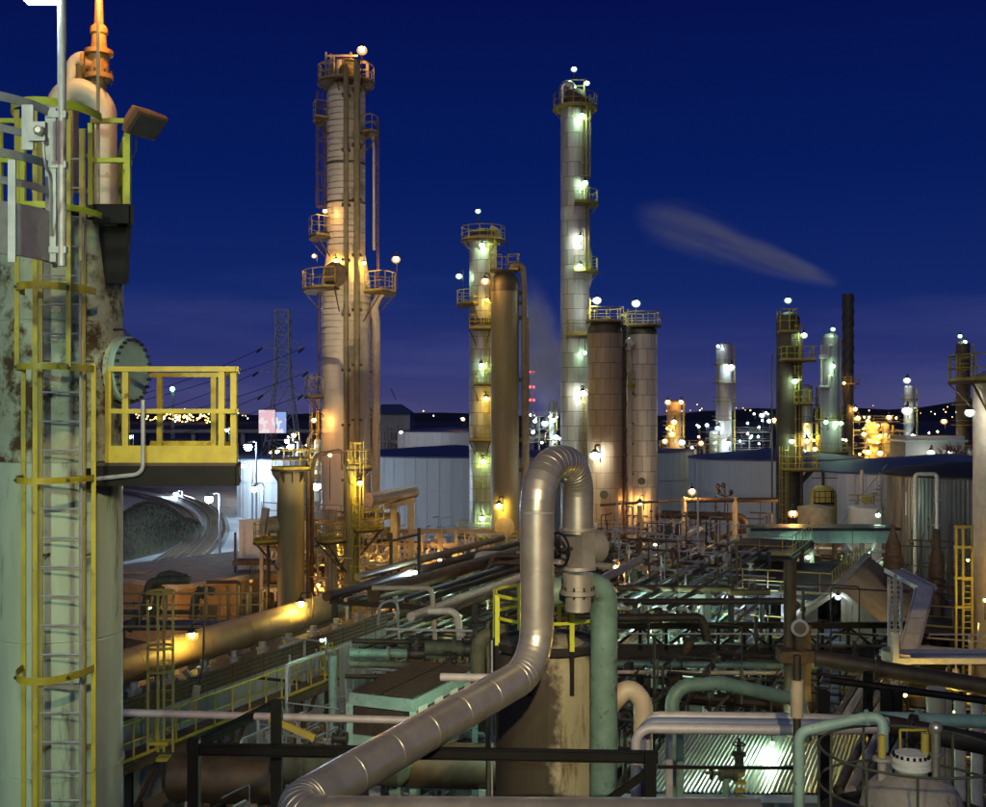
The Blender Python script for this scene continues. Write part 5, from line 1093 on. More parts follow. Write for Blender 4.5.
# wooden or sheet shed with gable
sh0 = V(16.6, 55, 0); sh = thing('gable_shed', sh0, 'ribbed sheet-metal shed with steep gable and open blue-lit doorway', 'shed')
zr, ze, hw, Ls = 7.6, 5.95, 2.15, 14.0
for s_ in (-1, 1):
    for k in range(7):
        p0 = along(sh0, k*2.0-.6, 0, zr); corrugated(p0, AX*1.98, BX*s_*(hw+.5)+UP*(ze-zr-.38), 9, .05, 'shed_sheet').part('roof_sheet', 'shed_sheet', sh, 0)
MB().beam(along(sh0, -.7, 0, zr+.08), along(sh0, 13.5, 0, zr+.08), .35, .08).part('ridge_cap', 'shed_sheet', sh)
for k in range(16):
    t = -hw+(k+.5)*hw*2/16; top = zr-(abs(t)/hw)*(zr-ze)-.15
    if abs(t-(-.55)) < .42: continue
    q = along(sh0, .3, t); MB().box(V(q.x, q.y, top/2), (.06, .255, top), ANG).part('wall_sheet', 'shed_sheet', sh, 0)
for k in range(28):
    for s_ in (-1, 1): q = along(sh0, .5+k*.46, s_*hw); MB().box(V(q.x, q.y, ze/2), (.44, .06, ze-.1), ANG).part('wall_sheet', 'shed_sheet', sh, 0)
q = along(sh0, .9, -.55); MB().box(V(q.x, q.y, 2.8), (.05, .8, 5.6), ANG).part('door', 'blue_panel', sh)
for s_ in (-1, 1): MB().beam(along(sh0, -.65, 0, zr-.05), along(sh0, -.65, s_*(hw+.5), ze-.42), .12, .2).part('barge_board', 'shed_sheet', sh)
MB().box(along(sh0, -.1, 1.2, 1.2), (.2, 1.2, 2.4), ANG).part('cabinet', 'beige_steel', sh)
# conveyor-like cable tray on its ladder support
tr = thing('cable_tray', V(P(915, 0, 40).x, 40, 0), 'lavender cable tray bending steeply down over a ladder support', 'cable tray')
def tray(p, q, w, nm):
    p, q = Vector(p), Vector(q); d = (q-p).normalized(); sd_ = d.cross(UP).normalized()
    if abs(d.z) > .8: sd_ = V(1, .1, 0).normalized()
    up = sd_.cross(d); n = max(2, int((q-p).length/.5))
    g = MB(); g.beam(p, q, w, .03) if abs(d.z) < .8 else g.add([p-sd_*w/2, p+sd_*w/2, q+sd_*w/2, q-sd_*w/2, p-sd_*w/2+V(0, .04, 0), p+sd_*w/2+V(0, .04, 0), q+sd_*w/2+V(0, .04, 0), q-sd_*w/2+V(0, .04, 0)], [(0,1,2,3),(7,6,5,4),(0,4,5,1),(1,5,6,2),(2,6,7,3),(3,7,4,0)])
    g.part(nm, 'lavender_pipe', tr, 0)
    for s_ in (-1, 1): MB().beam(p+sd_*s_*w/2, q+sd_*s_*w/2, .05, .16).part('side_rail', 'lavender_pipe', tr, 0)
    for k in range(1, n): e = p.lerp(q, k/n); MB().beam(e-sd_*w/2-V(0, .02, 0), e+sd_*w/2-V(0, .02, 0), .05, .04).part('rung', 'lavender_pipe', tr, 0)
tray(P(893, 570, 42.5), P(927, 588, 39.5), .62, 'tray_floor'); tray(P(925, 588, 39.5), P(909, 650, 38.5), .62, 'tray_floor')
for u_ in (889, 901): MB().beam(P(u_, 577, 41), V(P(u_, 0, 41).x, 41, 5), .09).part('support_rail', 'lavender_pipe', tr)
for k in range(13): MB().beam(P(889, 580+k*5, 41), P(901, 580+k*5, 41), .05).part('support_rung', 'lavender_pipe', tr)
MB().box(P(895, 605, 41.05), (.14, .05, 2.2)).part('support_plate', 'beige_steel', tr)
ct_ = thing('flat_cable_tray', V(P(930, 0, 36).x, 36, 0), 'wide flat pale tray running to the frame edge above thick brown pipe'.replace('to the frame edge ', ''), 'cable tray')
g = MB(); g.box((P(945, 0, 36).x, 35.5, Z(655, 36)), (4.0, 1.3, .05)); g.part('tray_floor', 'lavender_pipe', ct_)
for y in (34.85, 36.15): MB().box((P(945, 0, 36).x, y, Z(655, 36)+.06), (4.0, .05, .18)).part('side_rail', 'lavender_pipe', ct_)
g = MB(); g.arc(V(P(895, 0, 35.5).x+.25, 35.5, Z(655, 36)+.1), .62, 90, 270, 0, 14, flat=(.05, .3)); g.part('end_curve', 'beige_pipe', ct_)
MB().beam(P(895, 632, 34.8), P(895, 668, 34.8), .18).part('post', 'lavender_pipe', ct_)
# rusty stacks
for lb, u_, yy, pr_ in (('rusty brown vent stack with stepped cone behind the cable tray', 893, 62, [(9, 640), (9, 556), (7.5, 555), (7.5, 545), (4, 535), (2, 529), (2, 524)]), ('rusty bottle-shaped vent stack beside the stepped one', 936.5, 64, [(6, 660), (6, 578), (7.5, 577), (7.5, 556), (4, 550), (3.2, 530), (2.2, 529)])):
    c = P(u_, 0, yy); g = MB(); t = thing('vent_stack', V(c.x, yy, 0), lb, 'stack'); g.lathe((c.x, yy, 0), [(px(pr_[0][0], yy), 0)]+[(px(r, yy), Z(v, yy)) for r, v in pr_]+[(.02, Z(pr_[-1][1], yy))], 20); g.part('body', 'brown_steel', t)
    for vv in (pr_[1][1]+4, pr_[2][1]+10): MB().lathe((c.x, yy, Z(vv, yy)), [(px(8, yy), -.08), (px(9.6, yy), -.08), (px(9.6, yy), .08), (px(8, yy), .08)], 20).part('flange_ring', 'brown_steel', t)
# beige column at the right with platform and ladder
Yr = 58.0; c = P(1003, 0, Yr); R = px(28, Yr); rc = thing('beige_column', (c.x, Yr, 0), 'broad beige column with yellow-railed crown platform at picture side'.replace(' at picture side', ' beside the corrugated tank'), 'column')
MB().lathe((c.x, Yr, 0), [(R, 0), (R, Z(590, Yr)), (R+.02, Z(590, Yr)), (R+.02, Z(588, Yr)), (R, Z(588, Yr)), (R, Z(382, Yr)), (R+.1, Z(382, Yr)), (R+.1, Z(380, Yr))]+dome(R, Z(380, Yr), .6), 40).part('shell', 'beige_pipe', rc)
ring_platform(rc, (c.x, Yr, Z(381, Yr)), R, R+1.2, 120, 260, 'brown_steel', 'yellow_paint', 1.3)
g = MB()
for u_ in (956, 963, 972): g.beam(P(u_, 525, Yr-2), V(P(u_, 0, Yr-2).x, Yr-2, 3), .1)
for v_ in (527, 547, 578, 607): g.beam(P(954, v_, Yr-2), P(973, v_, Yr-2), .16, .12)
g.part('ladder_frame', 'dull_yellow', rc)
for k in range(16): MB().beam(P(964, 580+k*6, Yr-2), P(971, 580+k*6, Yr-2), .05).part('rung', 'dull_yellow', rc)
# frame with horizontal brown pipe near the pale tanks
ff = thing('pipe_trestle', V(P(720, 0, 84).x, 84, 0), 'brown pipe trestle before the pale tanks carrying an orange lamp', 'trestle')
for u_, v_ in ((684, 497), (735, 497), (640, 505)): q = P(u_, v_, 84); MB().tube([V(q.x, q.y, 0), q], .19, 10).part('post', 'beige_steel', ff)
MB().tube([P(684, 500, 84), P(778, 500, 84)], .18, 10).part('beam', 'brown_pipe', ff); MB().tube([P(655, 514, 85), P(742, 517, 85), P(747, 528, 85)], .3, 12, .5).part('header_pipe', 'brown_pipe', ff); MB().tube([P(600, 505, 86), P(684, 500, 86)], .1, 8).part('beam', 'brown_pipe', ff)
for u_ in (700, 716, 728): MB().tube([P(u_, 514, 85), V(P(u_, 0, 85).x, 85, 3)], .1, 8).part('drop_pipe', 'brown_pipe', ff)
av = thing('aerial_mast', V(P(726, 0, 84.5).x, 84.5, 0), 'thin mast with two little spotlights standing on the brown trestle', 'mast')
MB().tube([P(725, 520, 84.5), P(725, 484, 84.5)], .05, 6).part('pole', 'dark_steel', av)
for u_, v_ in ((718, 490), (731, 491), (718, 485), (723, 484)): g = MB(); g.tube([P(725, 497, 84.5), P(u_, v_+4, 84.5)], .04, 6); g.lathe_ax(P(u_, v_+4, 84.5), UP, [(.05, 0), (.16, .1), (.16, .3), (.02, .42)], 8); g.part('spot_head', 'dark_steel', av)
# wide lattice frame behind the rack on the left
lf = thing('lattice_trestle', V(P(440, 0, 86).x, 86, 0), 'beige lattice trestle between the cream column and smooth olive column', 'trestle')
for v_ in (531, 545, 562): MB().ibeam(P(384, v_, 86), P(492, v_, 86), .3, .25).part('beam', 'beige_steel', lf)
for k in range(7): q = P(388+k*17, 529, 86); MB().ibeam(V(q.x, q.y, 0), q, .25, .25).part('post', 'beige_steel', lf)
for k in range(6): MB().beam(P(388+k*17, 532 if k % 2 else 560, 86), P(405+k*17, 560 if k % 2 else 532, 86), .14).part('brace', 'beige_steel', lf)
pipe([P(470, 600, 70), P(470, 565, 70), P(480, 556, 70), P(530, 556, 70)], .3, 'beige_pipe', 'fat cream pipe elbow beneath the smooth olive column', br=.8)
for k, v_ in enumerate((556, 563, 570)): pipe([P(486-k*4, v_+14, 66), P(494-k*3, v_, 66), P(535, v_, 66)], .14, 'brown_pipe', 'brown pipe bending level beneath the smooth olive column', 'bent brown pipes under olive column', br=.5)
# ================================================================= ground
g = MB(); N = 40
for (x0, x1, y0, y1, z) in ((-4600, 4600, -300, 5100, 0),): g.add([(x0, y0, z), (x1, y0, z), (x1, y1, z), (x0, y1, z)], [(0, 1, 2, 3)])
g.solo('ground', 'asphalt', kind='structure', base=(0, 0, 0))
g = MB(); poly = [P(60, 575, 112).xy, P(236, 566, 119).xy, P(300, 545, 138).xy, P(300, 478, 280).xy, P(60, 478, 280).xy]
g.add([(p.x, p.y, .004) for p in poly], [tuple(range(5))]); g.solo('gravel_yard', 'pale_gravel', kind='structure')
# railway: two tracks curving through the yard
def gpt(u, v): Y = EYE*F/(v-V0); return V(P(u, v, Y).x, Y, 0)
def spline(pts, n):
    out = []
    for i in range(len(pts)-1):
        p0, p1, p2, p3 = pts[max(i-1, 0)], pts[i], pts[i+1], pts[min(i+2, len(pts)-1)]
        for k in range(n):
            t = k/n; out.append(.5*((2*p1)+(p2-p0)*t+(2*p0-5*p1+4*p2-p3)*t*t+(3*p1-p0-3*p2+p3)*t**3))
    return out+[pts[-1]]
for key, pp in (('outer', [(188, 566), (207, 547), (216, 530), (212, 515), (196, 503), (165, 493), (115, 486)]), ('inner', [(160, 566), (184, 549), (192, 533), (188, 518), (172, 506), (145, 497), (105, 490)])):
    ln = spline([gpt(u, v) for u, v in pp], 10); t = thing('railway_track', ln[0], 'outer of two curving railway tracks in the lamp-lit yard' if key == 'outer' else 'inner of two curving railway tracks, nearer the grass mound', 'railway track')
    g = MB(); g.sweep([p+UP*.10 for p in ln], [(-1.8, -.09), (1.8, -.09), (1.4, .06), (-1.4, .06)]); g.part('ballast_bed', 'ballast', t)
    for s_ in (-1, 1):
        fr = frames(ln); g = MB(); g.sweep([p+b_*s_*.75+UP*.30 for p, (tt, u_, b_) in zip(ln, fr)], [(-.06, -.09), (.06, -.09), (.06, .09), (-.06, .09)]); g.part('rail', 'rail_steel', t)
    g = MB(); acc = 0
    for p, q in zip(ln[:-1], ln[1:]):
        d = (q-p); L_ = d.length; k = 0
        while k < L_: e = p+d*(k/L_); s_ = V(-d.y, d.x, 0).normalized(); g.beam(e-s_*1.25+UP*.20, e+s_*1.25+UP*.20, .28, .12); k += 1.1
    s_o = g.part('sleepers', 'brown_steel', t); s_o['kind'] = 'stuff'
# grass mound
g = MB(); mc = gpt(126, 552); nx, ny = 26, 22; vs = []
for j in range(ny+1):
    for i in range(nx+1):
        x, y = i/nx*2-1, j/ny*2-1; h = max(0, 1-x*x-y*y)**.7*3.8*(1+.25*math.sin(7*x+3*y)); vs.append(V(mc.x-2.5+x*7.0, mc.y+8+y*24, h-.05))
g.add(vs, [(j*(nx+1)+i, j*(nx+1)+i+1, (j+1)*(nx+1)+i+1, (j+1)*(nx+1)+i) for j in range(ny) for i in range(nx)])
g.solo('mound', 'dry_grass', kind='structure')
g = MB(); rg_ = random.Random(3)
for k in range(14000):
    x, y = rg_.uniform(-1, 1), rg_.uniform(-1, 1); h = max(0, 1-x*x-y*y)**.7*3.8*(1+.25*math.sin(7*x+3*y))
    if h < .15: continue
    p = V(mc.x-2.5+x*7.0, mc.y+8+y*24, h-.08); a_ = rg_.uniform(0, 6.28); w_ = .04; hh = rg_.uniform(.25, .6); t_ = V(rg_.uniform(-.3, .3), rg_.uniform(-.3, .3), hh)
    d = V(math.cos(a_)*w_, math.sin(a_)*w_, 0); g.add([p-d, p+d, p+t_], [(0, 1, 2)])
g.solo('grass', 'dry_grass', 'dry dark grass on the mound beside the railway', 'grass', kind='stuff', smooth=0)
# hills on the horizon
g = MB(); rh_ = random.Random(5); vs = []; nx, ny = 150, 5
for j in range(ny):
    for i in range(nx):
        X = -3600+i*48; u_ = 493+X*F/2400; base = 18 if u_ < 560 else 40
        h = base*(.55+.3*math.sin(i*.21)+.18*math.sin(i*.53+1)+.1*math.sin(i*1.3)) + (10 if u_ > 700 else 0)
        vs.append(V(X*(1+j*.12), 2000+j*300, max(0, h)*(0, .7, 1, .8, .2)[j]*1.0-1 if j else -1))
g.add(vs, [(j*nx+i, j*nx+i+1, (j+1)*nx+i+1, (j+1)*nx+i) for j in range(ny-1) for i in range(nx-1)])
g.solo('hills', 'hill', kind='structure')
# town lights on the far slope: nobody could count them
rl = random.Random(11)
for nm, colr, n, st in (('town_lights', SOD, 110, 9), ('town_lights', YEL, 50, 9), ('town_lights', WHT, 30, 7)):
    g = MB()
    for k in range(n):
        Yk = rl.uniform(1500, 1950); u_ = rl.choice((rl.gauss(182, 24), rl.gauss(182, 24), rl.uniform(120, 560), rl.uniform(560, 986))); v_ = rl.gauss(417.5, 2.0) if u_ < 600 else rl.gauss(411, 3)
        g.ball(P(u_, v_, Yk), rl.uniform(.6, 1.4)*(1 if u_ < 300 else .6), 5, 3)
    g.solo(nm, glow(colr, st), 'scattered %s town lights on the dark far slope' % {SOD: 'orange', YEL: 'yellow', WHT: 'white'}[colr], 'lights', kind='stuff')
# road bridge on piers
rb = thing('road_bridge', P(170, 440, 560), 'long low road bridge far beyond the railway yard', 'bridge')
MB().box((P(170, 0, 560).x, 560, Z(431, 560)), (190, 9, 1.6)).part('deck', 'concrete', rb)
for k in range(8): x = P(170, 0, 560).x-84+k*24; MB().box((x, 560, Z(431, 560)/2-.5), (2, 5, Z(431, 560)-1)).part('pier', 'concrete', rb)
# lattice pylon and its wires
py = P(283, 0, 390); pl = thing('lattice_pylon', (py.x, 390, 0), 'tall lattice power pylon with three cross arms behind the cream column', 'pylon')
g = MB(); zz = [0, Z(440, 390), Z(410, 390), Z(380, 390), Z(365, 390), Z(350, 390), Z(335, 390), Z(322, 390), Z(310, 390)]; ww = [px(20, 390), px(15, 390), px(11, 390), px(7.5, 390), px(7, 390), px(6.8, 390), px(6.5, 390), px(6.5, 390), px(6.5, 390)]
def cor(k): return [V(py.x+sx_*ww[k], 390+sy_*ww[k], zz[k]) for sx_, sy_ in ((-1,-1),(1,-1),(1,1),(-1,1))]
for k in range(len(zz)-1):
    A_, B_ = cor(k), cor(k+1)
    for i in range(4): g.beam(A_[i], B_[i], .34); g.beam(A_[i], B_[(i+1) % 4], .2); g.beam(A_[(i+1) % 4], B_[i], .2); g.beam(B_[i], B_[(i+1) % 4], .22)
g.part('tower', 'pylon_steel', pl)
tips = []
for vv, w_ in ((348, 21), (372, 25), (395, 20)):
    for s_ in (-1, 1):
        g = MB(); tip = V(py.x+s_*px(w_, 390), 390, Z(vv, 390)); tips.append(tip)
        for y in (-1, 1): g.beam(tip, V(py.x+s_*2.2, 390+y*2, tip.z), .22); g.beam(tip, V(py.x+s_*2.2, 390+y*2, tip.z+3.6), .2)
        g.part('cross_arm', 'pylon_steel', pl)
    for s_ in (-1, 1): tip = V(py.x+s_*px(w_, 390), 390, Z(vv, 390)); MB().beam(tip, tip+V(-1.6, -1, -1.6), .8, .5).part('insulator', 'wire', pl)
for i, tip in enumerate(tips):
    q = P(-60-40*(i % 2), 430+i*9, 300); pts = [tip.lerp(q, t)-UP*(14*t*(1-t)*4*.35) for t in [k/14 for k in range(15)]]
    g = MB(); g.tube(pts, .10, 4); g.solo('power_line', 'wire', 'power line sagging from an arm of the lattice pylon', 'cable', 'power lines from the pylon', base=tuple(tip))
# masts
for lb, u_, vt, Ym, lights in (('slim mast with red lamps between the olive column and thin tall column', 532, 366, 480, ((372, RED), (387, RED), (400, RED))), ('distant mast with small blue lamp above manway platform', 214, 385, 700, ((384, BLU),)), ('distant mast with green beacon beyond manway platform', 173, 388, 700, ((389, (.2, 1, .6)),))):
    b_ = P(u_, 0, Ym); t = thing('mast', (b_.x, Ym, 0), lb, 'mast'); zt_ = Z(vt, Ym); g = MB(); w_ = px(1.2, Ym)
    for k in range(4): g.beam(V(b_.x+(k % 2-.5)*w_*2, Ym+(k//2-.5)*w_*2, 0), V(b_.x+(k % 2-.5)*w_, Ym+(k//2-.5)*w_, zt_), .35)
    for k in range(14): z_ = zt_*k/14; g.beam(V(b_.x-w_, Ym-w_, z_), V(b_.x+w_, Ym-w_, z_+zt_/14), .25)
    g.part('lattice', 'pylon_steel', t)
    for vv, cl in lights:
        for s_ in ((-1, 1) if cl == RED else (0,)): MB().ball(V(b_.x+s_*px(1.8, Ym), Ym-w_*2, Z(vv, Ym)), px(1.1 if cl == RED else 2.2, Ym), 6, 4).part('beacon', glow(cl, 6 if cl == RED else 25), t)
# billboards
for lb, u0, u1, v0, v1, cl in (('lit pink and white billboard far beyond short olive column', 259, 275, 410, 433, (1, .62, .70)), ('smaller blue lit billboard next to the pink one', 276, 286, 412, 433, (.35, .5, 1))):
    t = thing('billboard', V(P((u0+u1)/2, 0, 330).x, 330, 0), lb, 'billboard'); c = P((u0+u1)/2, (v0+v1)/2, 330)
    m = bpy.data.materials.new('lit_poster'); m.use_nodes = True; tt = m.node_tree; tt.nodes.clear(); e = tt.nodes.new('ShaderNodeEmission'); o_ = tt.nodes.new('ShaderNodeOutputMaterial'); tt.links.new(e.outputs[0], o_.inputs[0])
    nz_ = tt.nodes.new('ShaderNodeTexNoise'); nz_.inputs['Scale'].default_value = .45; tc_ = tt.nodes.new('ShaderNodeTexCoord'); tt.links.new(tc_.outputs['Object'], nz_.inputs[0]); rp_ = tt.nodes.new('ShaderNodeValToRGB'); tt.links.new(nz_.outputs[0], rp_.inputs[0]); rp_.color_ramp.interpolation = 'CONSTANT'
    rp_.color_ramp.elements[0].color = (*cl, 1); rp_.color_ramp.elements[1].position = .52; rp_.color_ramp.elements[1].color = (1, .95, .95, 1); tt.links.new(rp_.outputs[0], e.inputs[0]); e.inputs[1].default_value = .62
    MB().box(c, (px(u1-u0, 330), .6, px(v1-v0, 330)), .1).part('poster_panel', m, t, 0); MB().box((c.x, c.y+.6, c.z), (px(u1-u0, 330)+.5, .5, px(v1-v0, 330)+.5), .1).part('frame', 'dark_steel', t, 0)
    for x in (-1.5, 1.5): MB().beam(V(c.x+x, 330.6, 0), V(c.x+x, 330.6, c.z), .4).part('post', 'dark_steel', t)
# ================================================================= far process units
def far_unit(label, u0, u1, vt, Y, seed, cols, lamps_=(), floors=5, m='far_steel', group='far process units'):
    r = random.Random(seed); x0, x1 = P(u0, 0, Y).x, P(u1, 0, Y).x; z1 = Z(vt, Y); t = thing('process_unit', ((x0+x1)/2, Y, 0), label, 'process unit', group)
    n = max(3, int((x1-x0)/5)); d = 9
    for k in range(n+1):
        for y in (0, d): MB().beam((x0+(x1-x0)*k/n, Y+y, 0), (x0+(x1-x0)*k/n, Y+y, z1*(.75+.25*r.random())), .4).part('post', m, t)
    g = MB()
    for f in range(1, floors+1):
        z = z1*f/(floors+.5); g.box(((x0+x1)/2, Y+d/2, z), (x1-x0, d, .25))
        for q in (.6, 1.2): g.beam((x0, Y-.1, z+q), (x1, Y-.1, z+q), .09)
        for k in range(n*2): x = x0+(x1-x0)*k/(n*2); g.beam((x, Y-.1, z), (x, Y-.1, z+1.2), .08)
    g.part('decks', m, t)
    for k in range(int(n*1.6)):
        f = r.randrange(floors); z = z1*f/(floors+.5)+.2; rad = r.uniform(.5, 1.1); x = r.uniform(x0+1, x1-1); h = min(z1/(floors+.5)*.8, 3.5); mm = r.choice(('beige_pipe', 'grey_clad', 'white_paint', 'brown_pipe'))
        if r.random() < .5: MB().lathe((x, Y+2, z), [(rad, 0), (rad, h*.75)]+dome(rad, h*.75, h*.2, 4), 12).part('vessel', mm, t)
        else: MB().lathe_ax((x-1.5, Y+1.2, z+rad+.3), V(1, 0, 0), [(.01, -.3), (rad*.7, -.2), (rad, 0), (rad, 3), (rad*.7, 3.2), (.01, 3.3)], 12).part('vessel', mm, t)
    for k in range(n*2):
        x = r.uniform(x0, x1); z = r.uniform(.1, .9)*z1; g = MB(); g.tube([V(x, Y-.5, r.uniform(0, z)), V(x, Y-.5, z), V(x+r.uniform(-5, 5), Y-.5, z)], r.uniform(.12, .3), 6, .5, 3); g.part('pipe', r.choice(('beige_pipe', 'brown_pipe', 'galvanised')), t)
    for u_, v_, w_, mm in cols:
        x = P(u_, 0, Y-3).x; R = px(w_/2, Y); zt_ = Z(v_, Y); cc = MB(); cc.lathe((x, Y-3, 0), shell_profile(R, 0, zt_, 1.6, .06)+dome(R, zt_, R*.5, 5), 20); cp = cc.part('column', mm, t)
        g = MB()
        for k in range(2, 7):
            z = zt_*k/7; g.lathe((x, Y-3, z), [(R, 0), (R+1, 0), (R+1, .2), (R, .2)], 16); g.arc((x, Y-3, z+1.1), R+1, 0, 360, .06, 16, 4)
        g.beam((x+R+.4, Y-4, 0), (x+R+.4, Y-4, zt_), .45, .1); g.part('platforms', 'dull_yellow', cp)
    return t
far_unit('blue-white lit far unit with tall pale column near dark column', 706, 771, 428, 290, 1, ((724, 347, 16, 'grey_clad'), (714, 432, 9, 'grey_clad')))
far_unit('far unit with orange lamps and squat tower beyond white tank', 660, 704, 440, 270, 2, ((674, 404, 14, 'tan_clad'),), floors=3)
far_unit('gold-lit far furnace unit of round ducts behind the dark column', 848, 900, 415, 240, 3, ((872, 425, 14, 'beige_pipe'), (884, 425, 10, 'beige_pipe')))
far_unit('far unit with slender white-lit column beyond gold-lit unit', 898, 928, 440, 310, 4, ((909, 388, 10, 'grey_clad'),), floors=3)
far_unit('far unit with dark column behind the beige column platform', 932, 990, 448, 250, 5, ((963, 345, 13, 'dark_clad'),), floors=3)
far_unit('far unit glowing blue-white between the olive and thin tall columns', 528, 562, 410, 330, 6, ((552, 402, 6, 'grey_clad'),), floors=4)
far_unit('low far unit beside the far white tank', 385, 398, 425, 380, 8, (), floors=2)
far_unit('lamp-lit far unit behind the short olive column', 296, 330, 446, 210, 9, ((318, 440, 7, 'grey_clad'),), floors=4)
far_unit('far unit in front of gold furnace behind the dark column', 795, 850, 440, 185, 10, ((806, 388, 13, 'grey_clad'), (822, 435, 9, 'yellow_vessel')), floors=4)
# warehouse, low green building and a leafless tree
wh_ = thing('warehouse', V(P(397, 0, 420).x, 420, 0), 'distant pale gabled warehouse beyond the far white tank', 'building'); x0, x1 = P(376, 0, 420).x, P(410, 0, 420).x; zE, zR = Z(414, 420), Z(404, 420)
MB().box(((x0+x1)/2, 432, zE/2), (x1-x0, 24, zE)).part('wall', 'far_wall', wh_, 0); MB().add([(x0-.5, 419, zE), (x1+.5, 419, zE), (x1+.5, 445, zE), (x0-.5, 445, zE), (x0+1, 432, zR), (x1-4, 432, zR)], [(0,1,5,4),(2,3,4,5),(1,2,5),(3,0,4),(3,2,1,0)]).part('roof', 'tank_roof', wh_, 0)
MB().beam(P(396, 400, 421), P(391, 389, 421), .3).part('derrick', 'wire', wh_)
gb = thing('low_building', V(P(935, 0, 215).x, 215, 0), 'low green-lit building under lamps before the far dark column', 'building'); MB().box((P(935, 0, 215).x, 219, Z(452, 215)/2+2), (11, 8, Z(452, 215)+2)).part('wall', 'far_wall', gb, 0); MB().box((P(935, 0, 215).x, 219, Z(441, 215)), (12, 9, .4)).part('roof', 'teal_pale', gb, 0)
tt_ = thing('leafless_tree', V(P(951, 0, 205).x, 205, 0), 'leafless lamp-lit tree beside the low green-lit building', 'tree'); tb_ = P(951, 0, 205); rt = random.Random(4)
g = MB(); g.tube([V(tb_.x, 205, 0), V(tb_.x+.2, 205, 3), V(tb_.x, 205, 6)], .25, 7); g.part('trunk', 'brown_steel', tt_); g = MB()
def twig(p, d, L_, r, k):
    q = p+d*L_; g.tube([p, p.lerp(q, .5)+V(rt.uniform(-.1, .1)*L_, rt.uniform(-.1, .1)*L_, 0), q], r, 4)
    if k:
        for _ in range(4): twig(p.lerp(q, rt.uniform(.5, 1)), (d+V(rt.uniform(-.9, .9), rt.uniform(-.9, .9), rt.uniform(-.2, .6))).normalized(), L_*.68, r*.6, k-1)
for _ in range(6): twig(V(tb_.x, 205, rt.uniform(4, 6)), V(rt.uniform(-.8, .8), rt.uniform(-.8, .8), 1).normalized(), 2.6, .1, 3)
g.part('crown', 'brown_steel', tt_)
# ================================================================= ordinary plant clutter between the big things
def maze(seed, x0, x1, y0, y1, z0, z1, n, label, group, rs=(.06, .09, .13, .2), ms=('dark_pipe', 'brown_pipe', 'galvanised', 'beige_pipe', 'moss_pipe')):
    """Pipes that run, turn and drop among the frames; each one a thing with its flanges or valve."""
    r = random.Random(seed)
    for k in range(n):
        s, t = r.uniform(0, 1), r.uniform(0, 1); p = V(x0+(x1-x0)*s, y0+(y1-y0)*t, r.uniform(z0, z1)); pts = [p]
        for i in range(r.choice((1, 2, 2, 3))):
            a_ = r.choice((0, 0, 1, 1, 2)); d = (AX, BX, UP)[a_]*(1 if r.random() < .5 else -1); L_ = r.uniform(1.5, 7) if a_ < 2 else r.uniform(.8, 2.5)
            q = pts[-1]+d*L_
            if q.z < .3: q.z = .3
            if len(pts) > 1 and (q-pts[-1]).normalized().dot((pts[-1]-pts[-2]).normalized()) < -.9: continue
            if (q-pts[-1]).length > .5: pts.append(q)
        if len(pts) < 2: continue
        pts = pts[:3]
        if r.random() < .6: pts.append(V(pts[-1].x, pts[-1].y, .2)) if abs((pts[-1]-pts[-2]).normalized().z) < .5 and pts[-1].z > 1 else None
        rad = r.choice(rs); kw = {}
        if r.random() < .35: kw['valves'] = ((0, .4),)
        elif r.random() < .5: kw['flanges'] = ((0, .3), (0, .75)) if rad > .08 else ()
        pipe(pts, rad, r.choice(ms), label, group, seg=9, **kw)
def frame_tower(seed, x, y, nx, ny, lv, bay, label, m='dark_steel'):
    r = random.Random(seed); t = thing('steel_structure', (x, y, 0), label, 'steel structure')
    for i in range(nx+1):
        for j in range(ny+1): q = along(V(x, y, 0), j*bay, i*bay); MB().ibeam(q, q+UP*lv[-1], .26, .24).part('post', m, t)
    for z in lv:
        for i in range(nx+1): MB().ibeam(along(V(x, y, z-.14), 0, i*bay), along(V(x, y, z-.14), ny*bay, i*bay), .26, .18).part('beam', m, t)
        for j in range(ny+1): MB().ibeam(along(V(x, y, z-.15), j*bay, 0), along(V(x, y, z-.15), j*bay, nx*bay), .24, .18).part('beam', m, t)
        d = MB().box(along(V(x, y, z+.02), ny*bay/2, nx*bay/2), (ny*bay, nx*bay, .05), ANG).part('deck', 'grating', t)
        railing(d, [along(V(x, y, z+.05), 0, 0), along(V(x, y, z+.05), 0, nx*bay), along(V(x, y, z+.05), ny*bay, nx*bay)], r.choice(('dull_yellow', 'olive_steel')), 1.1, 1.3, .03, .1)
    for j in range(ny): MB().beam(along(V(x, y, 0), j*bay, 0, lv[0]), along(V(x, y, 0), (j+1)*bay, 0, lv[-1]), .12).part('brace', m, t)
    for k in range(nx*ny*2):
        z = r.choice([0]+list(lv[:-1])); q = along(V(x, y, z), r.uniform(.6, ny*bay-.6), r.uniform(.6, nx*bay-.6)); R = r.uniform(.3, .7); h = r.uniform(1.2, 2.2); mm = r.choice(('beige_pipe', 'galvanised', 'moss_pipe', 'white_pipe', 'tan_clad'))
        if r.random() < .6: MB().lathe(q, [(R, .05), (R, h)]+dome(R, h, R*.4, 4), 14).solo('small_drum', mm, 'small upright drum inside %s' % label.split(' with ')[0].replace('steel ', ''), 'drum', 'drums in the steel structures')
        else: MB().lathe_ax(q+UP*(R+.3), BX, [(.01, -.2), (R*.7, -.12), (R, 0), (R, 1.8), (R*1.2, 1.8), (R*1.2, 1.95), (R*.6, 2.1), (.01, 2.15)], 14).solo('small_exchanger', mm, 'small lying exchanger inside %s' % label.split(' with ')[0].replace('steel ', ''), 'exchanger', 'exchangers in the steel structures')
frame_tower(1, 9.5, 62, 2, 3, (4.2, 6.6), 4.2, 'open steel structure with yellow rails behind the truss bridge')
frame_tower(2, 13.5, 70, 1, 2, (4.0, 7.4), 4.5, 'steel structure with decks under the brown trestle')
